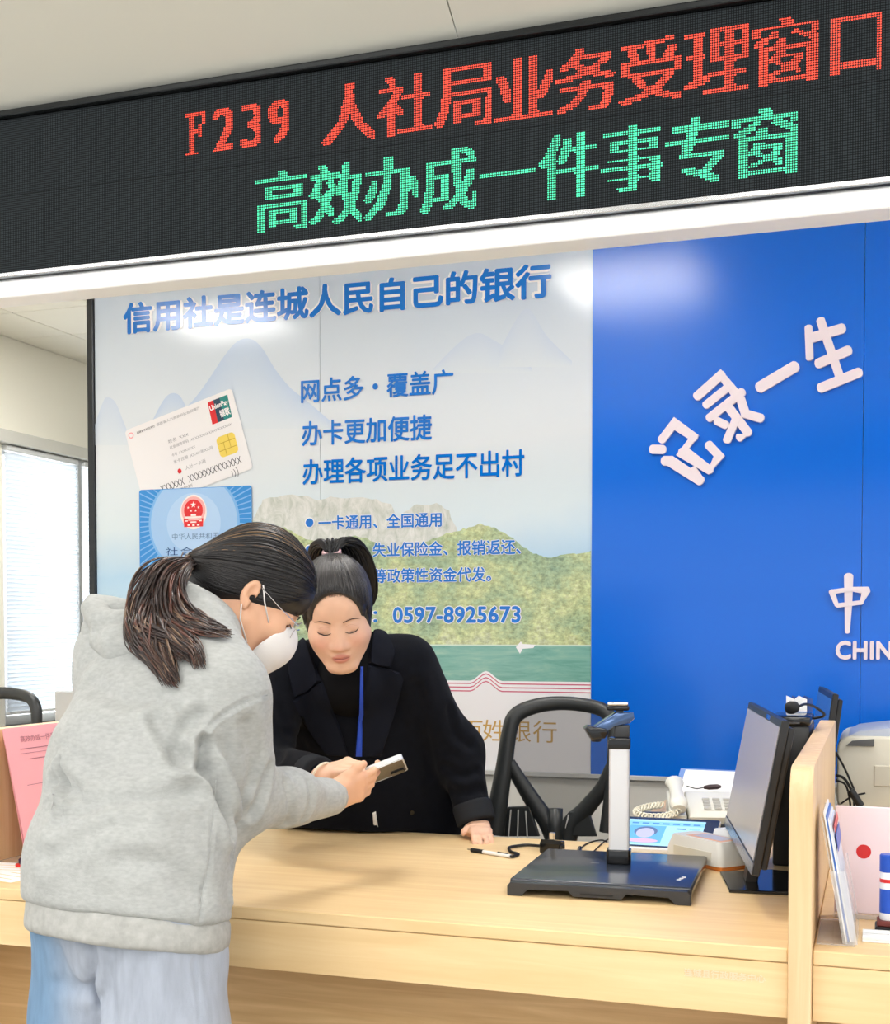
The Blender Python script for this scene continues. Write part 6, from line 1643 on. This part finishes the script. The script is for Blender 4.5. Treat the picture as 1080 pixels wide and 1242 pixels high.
for k_ in range(4):
    ring = [tieP + ax_ * (.004 * k_ - .004) + (ax_.orthogonal().normalized() * math.cos(a) + ax_.cross(ax_.orthogonal().normalized()) * math.sin(a)) * (.0185 + .001 * (k_ % 2)) for a in np.linspace(0, 2 * math.pi, 20, endpoint=False)]
    tube(ring, 0.0032, 6, closed=True, into=(V, Fc))
obj('hair_tie', (V, Fc), mat('tan_elastic', S(206, 150, 100), 0.5), cust, smooth=True)

# mask, straps, glasses
ms = Solid()
ms.ell(Hh(0, .060, -.052), (.066, .066, .066), Rc, .02); ms.ell(Hh(0, .096, -.035), (.022, .024, .030), Rc, .03); ms.ell(Hh(0, .074, -.096), (.030, .026, .024), Rc, .03)
ms.ell(Hh(0, .030, -.030), (.075, .062, .095), Rc, .008, '-')
ms.cut(Hh(0, .0, -.020), Rc @ V3(0, -.25, 1), .004); ms.cut(Hh(0, .038, 0), Rc @ V3(0, -1, -.1), .004)
M_mask = mat('white_mask', S(232, 228, 226), 0.7, bump=(300, .1))
mask, Vq, Qq = cloth('face_mask', ms, 0.003, M_mask, cust, (), (), 2, label='white face mask')
for sx_ in (1, -1):
    e0, e1 = Hh(sx_ * .080, -.002, .026), Hh(sx_ * .079, -.012, -.026)
    obj('ear_loop', tube([Vector(e0), Vector(Hh(sx_ * .078, .018, .004)), Vector(Hh(sx_ * .064, .050, -.022))], .0014, 6), M_mask, mask, smooth=True)
    obj('ear_loop', tube([Vector(e1), Vector(Hh(sx_ * .075, .004, -.050)), Vector(Hh(sx_ * .062, .040, -.075))], .0014, 6), M_mask, mask, smooth=True)
M_gl = soft_clear('spectacle_lens', (0.9, 0.92, 0.95, 1), 0.16, 0.02)
gl = obj('glasses', tube([Vector(Hh(-.008, .106, .004)), Vector(Hh(0, .109, .008)), Vector(Hh(.008, .106, .004))], .0013, 6), M_steel, cust)
for sx_ in (1, -1):
    ring = [Vector(Hh(sx_ * (.032 + .024 * math.cos(a)), .103 - .006 * abs(math.cos(a)), .000 + .019 * math.sin(a))) for a in np.linspace(0, 2 * math.pi, 22, endpoint=False)]
    obj('rim', tube(ring, .0008, 6, closed=True), mat('pale_wire', S(170, 164, 162), 0.3, 0.5), gl, smooth=True)
    obj('lens', (ring, [tuple(range(22))]), M_gl, gl)
    obj('temple', tube([Vector(Hh(sx_ * .056, .098, .008)), Vector(Hh(sx_ * .074, .050, .012)), Vector(Hh(sx_ * .083, .0, .020))], .0011, 6), M_steel, gl)
M_dk = mat('dark_lash', S(28, 22, 22), 0.6)
for sx_ in (1, -1):
    obj('lash', tube([Vector(Hh(sx_ * .018, .090, .000)), Vector(Hh(sx_ * .031, .0925, -.002)), Vector(Hh(sx_ * .046, .085, .001))], .0012, 5), M_dk, cust)
    obj('eyebrow', tube([Vector(Hh(sx_ * .016, .0935, .020)), Vector(Hh(sx_ * .032, .093, .025)), Vector(Hh(sx_ * .050, .080, .020))], [.0018, .0022, .0010], 6, .5), M_dk, cust)
mo = hit(bvh_c, 268, 728, 0.0); 
# phone in her hand
pf = thing('smartphone', 'dark smartphone in a milky case held over the counter', 'phone', tuple(phone_c))
PM = Matrix((ph_w, -ph_n, ph_l)).transposed().to_4x4(); PM.translation = phone_c
obj('body', xf(prism(rrect(.074, .152, .010), .008, .0015, 2), PM @ Matrix.Translation((0, -.004, 0))), M_black_gloss, pf, smooth=True, angle=40)
obj('screen', xf(prism(rrect(.068, .146, .008), .0004), PM @ Matrix.Translation((0, -.0045, 0))), mat('phone_screen', S(30, 26, 30), 0.06), pf)
case = bmesh.new()
o_, i_ = rrect(.080, .158, .012), rrect(.074, .152, .010)
for y_ in (-.0055, .0065):
    for x, z in o_: case.verts.new((x, y_, z))
    for x, z in i_: case.verts.new((x, y_, z))
case.verts.ensure_lookup_table(); n_ = len(o_)
for k_ in range(n_):
    l_ = (k_ + 1) % n_; v = case.verts
    case.faces.new([v[k_], v[l_], v[2 * n_ + l_], v[2 * n_ + k_]]); case.faces.new([v[n_ + k_], v[3 * n_ + k_], v[3 * n_ + l_], v[n_ + l_]])
    case.faces.new([v[k_], v[n_ + k_], v[n_ + l_], v[l_]]); case.faces.new([v[2 * n_ + k_], v[2 * n_ + l_], v[3 * n_ + l_], v[3 * n_ + k_]])
bmesh.ops.recalc_face_normals(case, faces=case.faces); xf(case, PM)
obj('case_rim', case, mat('milky_case', S(222, 224, 228), 0.2, spec=0.6), pf)
obj('case_back', xf(prism(rrect(.080, .158, .012), .0012), PM @ Matrix.Translation((0, .0045, 0))), mat('smoky_case_back', S(44, 40, 42), 0.15), pf)
obj('camera_bump', xf(prism(rrect(.030, .034, .006), .003, .0008, 1), PM @ Matrix.Translation((.018, .0057, .052))), M_black_gloss, pf)

# ---------------------------------------------------------------- clerk in the dark coat
s_f = Vector((.36, -.93, 0)).normalized(); s_w = V3(.93, .36, 0)
tp = [V3(-1.31, 3.23, .84), V3(-1.285, 3.13, .97), V3(-1.25, 2.985, 1.11), V3(-1.222, 2.875, 1.20)]
sL, sR = A(492, 806, 2.915), A(344, 818, 2.83)
eL, wL = A(554, 908, 3.03), A(579, 1000, 2.975)
eR, wR = A(322, 930, 2.70), A(390, 943, 2.535)
pt2 = math.radians(-27)
fh2 = Vector((.40, -.917, 0)).normalized()
Rs, Os = head_frame(A(410, 745, 2.735), fh2 * math.cos(pt2) + UP * math.sin(pt2), UP, math.radians(6))
b = Solid(); Hs = head_solid(b, Rs, Os, ears=False)
b.ell(Hs(0, .040, -.030), (.064, .046, .050), Rs, .03)      # fuller lower face
b.chain([Hs(0, -.028, -.045), Hs(0, -.040, -.09), tp[3]], [.050, .050, .060], k=.03)
b.chain([tp[3], tp[2], tp[1], tp[0]], [.06, .085, .09, .10], s_w, [1.5, 1.6, 1.45, 1.5], k=.05)
b.chain([tp[3], sL, eL, wL], [.05, .045, .036, .026], k=.03); b.chain([tp[3], sR, eR, wR], [.05, .045, .036, .026], k=.03)
for x_ in (-1.22, -1.39): b.chain([V3(x_, 3.22, .80), V3(x_, 3.20, .45), V3(x_, 3.26, .09), V3(x_ + .02, 3.16, .035)], [.085, .055, .038, .03], k=.03)
hand_solid(b, wR, Vector(A(440, 922, 2.475)) - Vector(wR), UP * .75 - AWAY * .5, -AWAY * .7 - UP * .4, [(12, 28, 20), (16, 30, 22), (25, 45, 30), (35, 55, 30)], [(.045, .036, -.010), (.070, .044, -.014), (.092, .040, -.016)], .92)
hand_solid(b, wL, Vector((.035, -.075, -.012)), UP, Vector((-.9, -.4, 0)), [(8, 20, 20), (8, 20, 20), (8, 22, 20), (8, 24, 20)], [(.035, .034, -.004), (.052, .046, -.006), (.068, .052, -.008)], .78)
lipc = np.array(S(206, 124, 112)[:3]); blush = np.array(S(238, 168, 150)[:3])
def paint_s(V):
    c = np.tile(SKIN, (len(V), 1)).astype(np.float64)
    L = (V - Os) @ Rs; near = np.linalg.norm(L, axis=1) < .16
    def mix(col, w): c[:] = c * (1 - w[:, None]) + col * w[:, None]
    gs_ = lambda x, y, z, a, b_, d: np.exp(-(((L[:, 0] - x) / a) ** 2 + ((L[:, 1] - y) / b_) ** 2 + ((L[:, 2] - z) / d) ** 2)) * near
    for sx_ in (1, -1):
        mix(blush, .5 * gs_(sx_ * .040, .075, -.028, .022, .05, .020)); mix(np.array(S(206, 150, 128)[:3]), .45 * gs_(sx_ * .031, .09, .009, .017, .04, .006))
    mix(np.array(S(232, 160, 140)[:3]), .4 * gs_(0, .11, -.034, .012, .03, .010))
    w = np.clip(1.25 - np.maximum(np.abs(L[:, 0]) / .0185, np.abs(L[:, 2] + .0665) / np.maximum(.0115 * (1 - (L[:, 0] / .026) ** 2), .002)), 0, 1) * 3
    mix(lipc, np.clip(w, 0, 1) * near * (L[:, 1] > .07) * .75)
    return c * (1 + .03 * vnoise(V, 80))[:, None]
clerk, Vs, Qs = person('person', 'clerk in a dark coat with tied-back hair leaning over the counter', b, 0.003, paint_s, None)
bvh_s = bvh_of(Vs, Qs)
M_brow = mat('soft_brown_brow', S(84, 60, 50), 0.7)
def face_line(name, pts, r_, m_, off=.0006, n=6):
    out = []
    for x, z in [(q.x, q.y) for q in smooth_path([Vector((a, c, 0)) for a, c in pts], n)]:
        org = Vector(Hs(x, .20, z)); dr = Vector(Rs @ V3(0, -1, 0)); q, nn, _, _ = bvh_s.ray_cast(org, dr, .3)
        if q is not None: out.append(q - dr * off)
    if len(out) > 2: return obj(name, tube(out, r_, 6, .5), m_, clerk, smooth=True)
for sx_ in (1, -1):
    face_line('eyebrow', [(sx_ * .014, .0215), (sx_ * .026, .0250), (sx_ * .038, .0255), (sx_ * .052, .0190)], [.0018, .0027, .0024, .0009], M_brow, .0010)
    face_line('lash', [(sx_ * .0165, -.0015), (sx_ * .024, -.0052), (sx_ * .033, -.0058), (sx_ * .042, -.0030), (sx_ * .047, .0010)], [.0009, .0019, .0023, .0021, .0009], M_dk, .0010)
    face_line('lid_fold', [(sx_ * .018, .010), (sx_ * .031, .0135), (sx_ * .045, .0085)], [.0003, .0006, .0003], mat('lid_shade', S(190, 138, 116), 0.6), .0001)
face_line('mouth_line', [(-.021, -.0655), (-.010, -.0662), (0, -.0668), (.010, -.0662), (.021, -.0655)], [.0004, .0009, .0010, .0009, .0004], mat('mouth_shade', S(150, 66, 66), 0.6), .0004)

# coat
M_coat = mat('navy_black_wool', S(13, 15, 22), 0.92, spec=0.12, bump=(900, 0.5), sheen=0.03, vary=(60, .2))
M_shirt = mat('black_knit', S(10, 10, 13), 0.85, spec=0.15)
k_ = Solid()
k_.chain([tp[0] - V3(0, 0, .10), tp[0], tp[1], tp[2], tp[3]], [.125, .125, .125, .122, .075], s_w, [1.45, 1.45, 1.42, 1.48, 1.45], k=.05)
k_.cone(tp[2] + V3(.02, -.02, -.02), V3(-1.235, 3.05, .80), .125, .135, s_w, 1.55, 1.85, k=.05)
k_.chain([tp[3], sL], [.072, .070], k=.05); k_.chain([tp[3], sR], [.072, .070], k=.05)
k_.chain([sL, eL, wL - (wL - eL) * .12], [.067, .061, .047], k=.035); k_.chain([sR, eR, wR - (wR - eR) * .12], [.070, .060, .046], k=.035)
k_.boxcut((-3, 1.9, .60), (0, YB + .004, ZC + .003), .01)
cfolds = [([(545, 860), (552, 890), (570, 905)], .012, .006), ([(540, 930), (560, 940), (578, 935)], .010, .006), ([(548, 960), (566, 962), (586, 958)], .010, .005), ([(505, 830), (515, 880), (520, 940)], .014, .006), ([(350, 890), (370, 905), (392, 918)], .010, .004), ([(338, 860), (345, 890), (340, 920)], .012, .005)]
coat, Vt, Qt = cloth('coat', k_, 0.0055, M_coat, clerk, cfolds, ((10, .005), (24, .002)), 3, label='dark navy wool coat with wide lapels')
bvh_t = bvh_of(Vt, Qt)
for a_, e_, ww in ((wL, eL, .050), (wR, eR, .0475)):
    dd = (a_ - e_) / np.linalg.norm(a_ - e_); q = Solid(); q.cone(a_ - dd * .050, a_ - dd * .012, ww, ww - .001, k=.01); q.cut(a_ - dd * .004, dd, .004); q.cut(a_ - dd * .055, -dd, .004)
    cloth('coat_cuff', q, .004, mat('charcoal_cuff', S(40, 42, 46), 0.9, spec=0.12), coat, (), (), 1)
n_ = Solid(); n_.chain([Hs(0, -.034, -.072), (Hs(0, -.040, -.10) + tp[3]) / 2, tp[3] + V3(.012, -.035, -.03)], [.054, .060, .078], k=.03)
n_.cone(tp[3] + V3(.012, -.04, -.03), tp[2] + V3(.035, -.085, .0), .07, .06, s_w, 1.1, 1.0, k=.04)
shirt, Vn, Qn = cloth('shirt', n_, .005, M_shirt, clerk, (), (), 2, label='black high-necked knit top')
# everything the lapels can lie on
Vall = np.concatenate([Vt, Vn]); bvh_tn = bvh_of(Vall, np.concatenate([Qt, Qn + len(Vt)]))
M_lapel = mat('navy_black_lapel', S(19, 22, 32), 0.9, spec=0.15, bump=(900, .5))
lay('lapel', bvh_tn, ([(446, 806), (440, 850), (434, 885), (428, 920)], [(474, 812), (491, 818), (484, 850), (462, 918)]), M_lapel, coat, .004, .005)
lay('lapel', bvh_tn, ([(392, 826), (400, 850), (412, 880), (424, 918)], [(370, 840), (354, 850), (370, 880), (398, 916)]), M_lapel, coat, .004, .005)
lay('collar', bvh_tn, ([(452, 768), (450, 785), (446, 806)], [(468, 766), (480, 790), (474, 810)]), M_lapel, coat, .006, .006)
lay('collar', bvh_tn, ([(372, 775), (380, 800), (392, 826)], [(352, 790), (350, 815), (356, 846)]), M_lapel, coat, .006, .006)
lay('lanyard', bvh_tn, ([(436, 810), (435, 850), (434, 885), (432, 916)], [(439, 810), (439, 850), (440, 885), (439, 916)]), mat('blue_ribbon', S(28, 72, 190), 0.5), clerk, .013, .001, 10, 1, 'blue lanyard ribbon')
lay('badge_strap', bvh_tn, ([(452, 986), (454, 1010)], [(456, 984), (460, 1010)]), mat('white_tape', S(226, 226, 224), 0.6), clerk, .003, .002, 4, 1, 'white tape end')
bq, bn2 = hit(bvh_t, 499, 985, .002)
if bq is not None: obj('welt_glint_disc', tube([bq, bq + bn2 * .004], .006, 14), M_black_gloss, coat)  # added glossy disc standing in for the glint on the pocket welt
# trousers, shoes
t_ = Solid(); t_.chain([V3(-1.305, 3.22, .88), V3(-1.305, 3.22, .80)], [.105, .108], s_w, [1.4, 1.4], k=.05)
for x_ in (-1.22, -1.39): t_.chain([V3(x_, 3.22, .80), V3(x_, 3.20, .45), V3(x_, 3.26, .10)], [.095, .075, .060], k=.03)
cloth('trousers', t_, .009, mat('black_trousers', S(20, 20, 23), 0.85), clerk, (), (), 2)
for x_ in (-1.21, -1.38):
    sh = Solid(); sh.chain([V3(x_, 3.29, .045), V3(x_, 3.20, .04), V3(x_ + .01, 3.12, .032)], [.042, .042, .033], (1, 0, 0), [1, 1.05, 1.15], k=.02); sh.cut((0, 0, .004), (0, 0, -1)); cloth('shoe', sh, .008, M_black, clerk, (), (), 2)
# bracelet
dd = Vector((wR - eR) / np.linalg.norm(wR - eR)); ce_ = Vector(wR) + dd * .010; u_ = dd.orthogonal().normalized(); w_2 = dd.cross(u_)
obj('bracelet', tube([ce_ + (u_ * math.cos(a) + w_2 * math.sin(a)) * .033 + dd * (.012 * math.sin(a)) for a in np.linspace(0, 2 * math.pi, 28, endpoint=False)], .0030, 8, closed=True), mat('ivory_bangle', S(236, 226, 206), 0.3), clerk, smooth=True)

# her hair: cap, combed locks, tied tail on the crown
hs2, Hh2 = hair_cap(Rs, Os, None, .009)
hs2.ell(Hh2(0, -.060, .0), (.066, .052, .060), Rs, .04)
hs2.ell(Hh2(0, .112, .012), (.067, .075, .086), Rs, .008, '-')
hs2.ell(Hh2(0, .108, -.060), (.12, .085, .085), Rs, .006, '-')
hs2.ell(Hh2(0, -.020, -.115), (.10, .09, .070), Rs, .006, '-')
for sx_ in (1, -1): hs2.ell(Hh2(sx_ * .066, .012, .008), (.013, .034, .050), Rs, .012)
Vk2, Qk2 = hs2.mesh(.004); Vk2 = relax(Vk2, Qk2, 2)
me = np_mesh('hair', Vk2, Qk2); tint(me, np.tile(np.array(S(44, 42, 42)[:3]), (len(Vk2), 1)) * (1 + .2 * vnoise(Vk2, 50))[:, None]); hair2 = obj('hair', me, M_hair, clerk, smooth=True); hair2['label'] = 'dark hair pulled back from the forehead'
bvh_k2 = bvh_of(Vk2, Qk2)
crown = V3(.0, -.055, .128)
starts = []
HL_s = smooth_path([Vector(q) for q in ((0, .090, .088), (.022, .086, .084), (.044, .074, .064), (.060, .056, .040), (.068, .040, .008), (.076, .010, -.012), (.076, -.02, -.03), (.06, -.06, -.05))], 8)
for i in range(760):
    q = HL_s[rs.randint(len(HL_s))]; sg_ = rs.choice([-1, 1]); q = q.lerp(Vector((0, -.03, .13)), rs.rand() ** 2 * .5); starts.append((q.x * sg_, q.y, q.z))
bvh_ks = bvh_of(np.concatenate([Vk2, Vs]), np.concatenate([Qk2, Qs + len(Vk2)]))
paths = combed(bvh_ks, Hh2, starts, crown, V3(0, -.015, .03), 14, .0010, .04)
cols = [np.array(S(46, 44, 44)[:3]) * rs.uniform(.35, 1) * (3.2 if rs.rand() < .25 else 1.4) for _ in paths]; rad = []  # lightest locks: silver-grey sheen of the hair put into their colour
for _ in paths:
    r_ = rs.uniform(.0011, .0022); rad.append([r_ * .2, r_ * .8, r_, r_, r_])
geo, cc = locks_mesh(paths, rad, cols); hair_obj('hair_locks', geo, cc, hair2)
# tail arching over the crown
pth2, rad2, col2 = [], [], []
cr_ = Vector(Hh2(*crown))
for i in range(170):
    sx_ = rs.uniform(-1, 1); sx_ *= .72 if sx_ > 0 else 1.0; lift_ = rs.uniform(.004, .024); 
    pts = [cr_ + Vector(rs.randn(3) * .004), Vector(Hh2(sx_ * .040, -.070, .138 + lift_)), Vector(Hh2(sx_ * .078, -.095, .112 + lift_ * .8)), Vector(Hh2(sx_ * .096, -.110, .050)), Vector(Hh2(sx_ * .084 + rs.randn() * .006, -.120, -.020)), Vector(Hh2(sx_ * .055, -.115, -.080))]
    pth2.append(smooth_path(pts, 4)); r_ = rs.uniform(.0022, .0040); rad2.append([r_, r_, r_, r_, r_ * .4]); col2.append(np.array(S(22, 21, 22)[:3]) * rs.uniform(.6, 1.5))
geo, cc = locks_mesh(pth2, rad2, col2); tl2 = hair_obj('hair_tail', geo, cc, clerk)
V, Fc = [], []
for kk in range(3): tube([cr_ + Vector(Rs @ V3(math.cos(a) * .020, math.sin(a) * .016, .002 + .003 * kk)) for a in np.linspace(0, 2 * math.pi, 18, endpoint=False)], .0032, 6, closed=True, into=(V, Fc))
obj('hair_tie', (V, Fc), mat('dusty_pink_elastic', S(196, 160, 164), 0.6), clerk, smooth=True)
bpy.data.objects.remove(_fo); bpy.data.curves.remove(_fc)
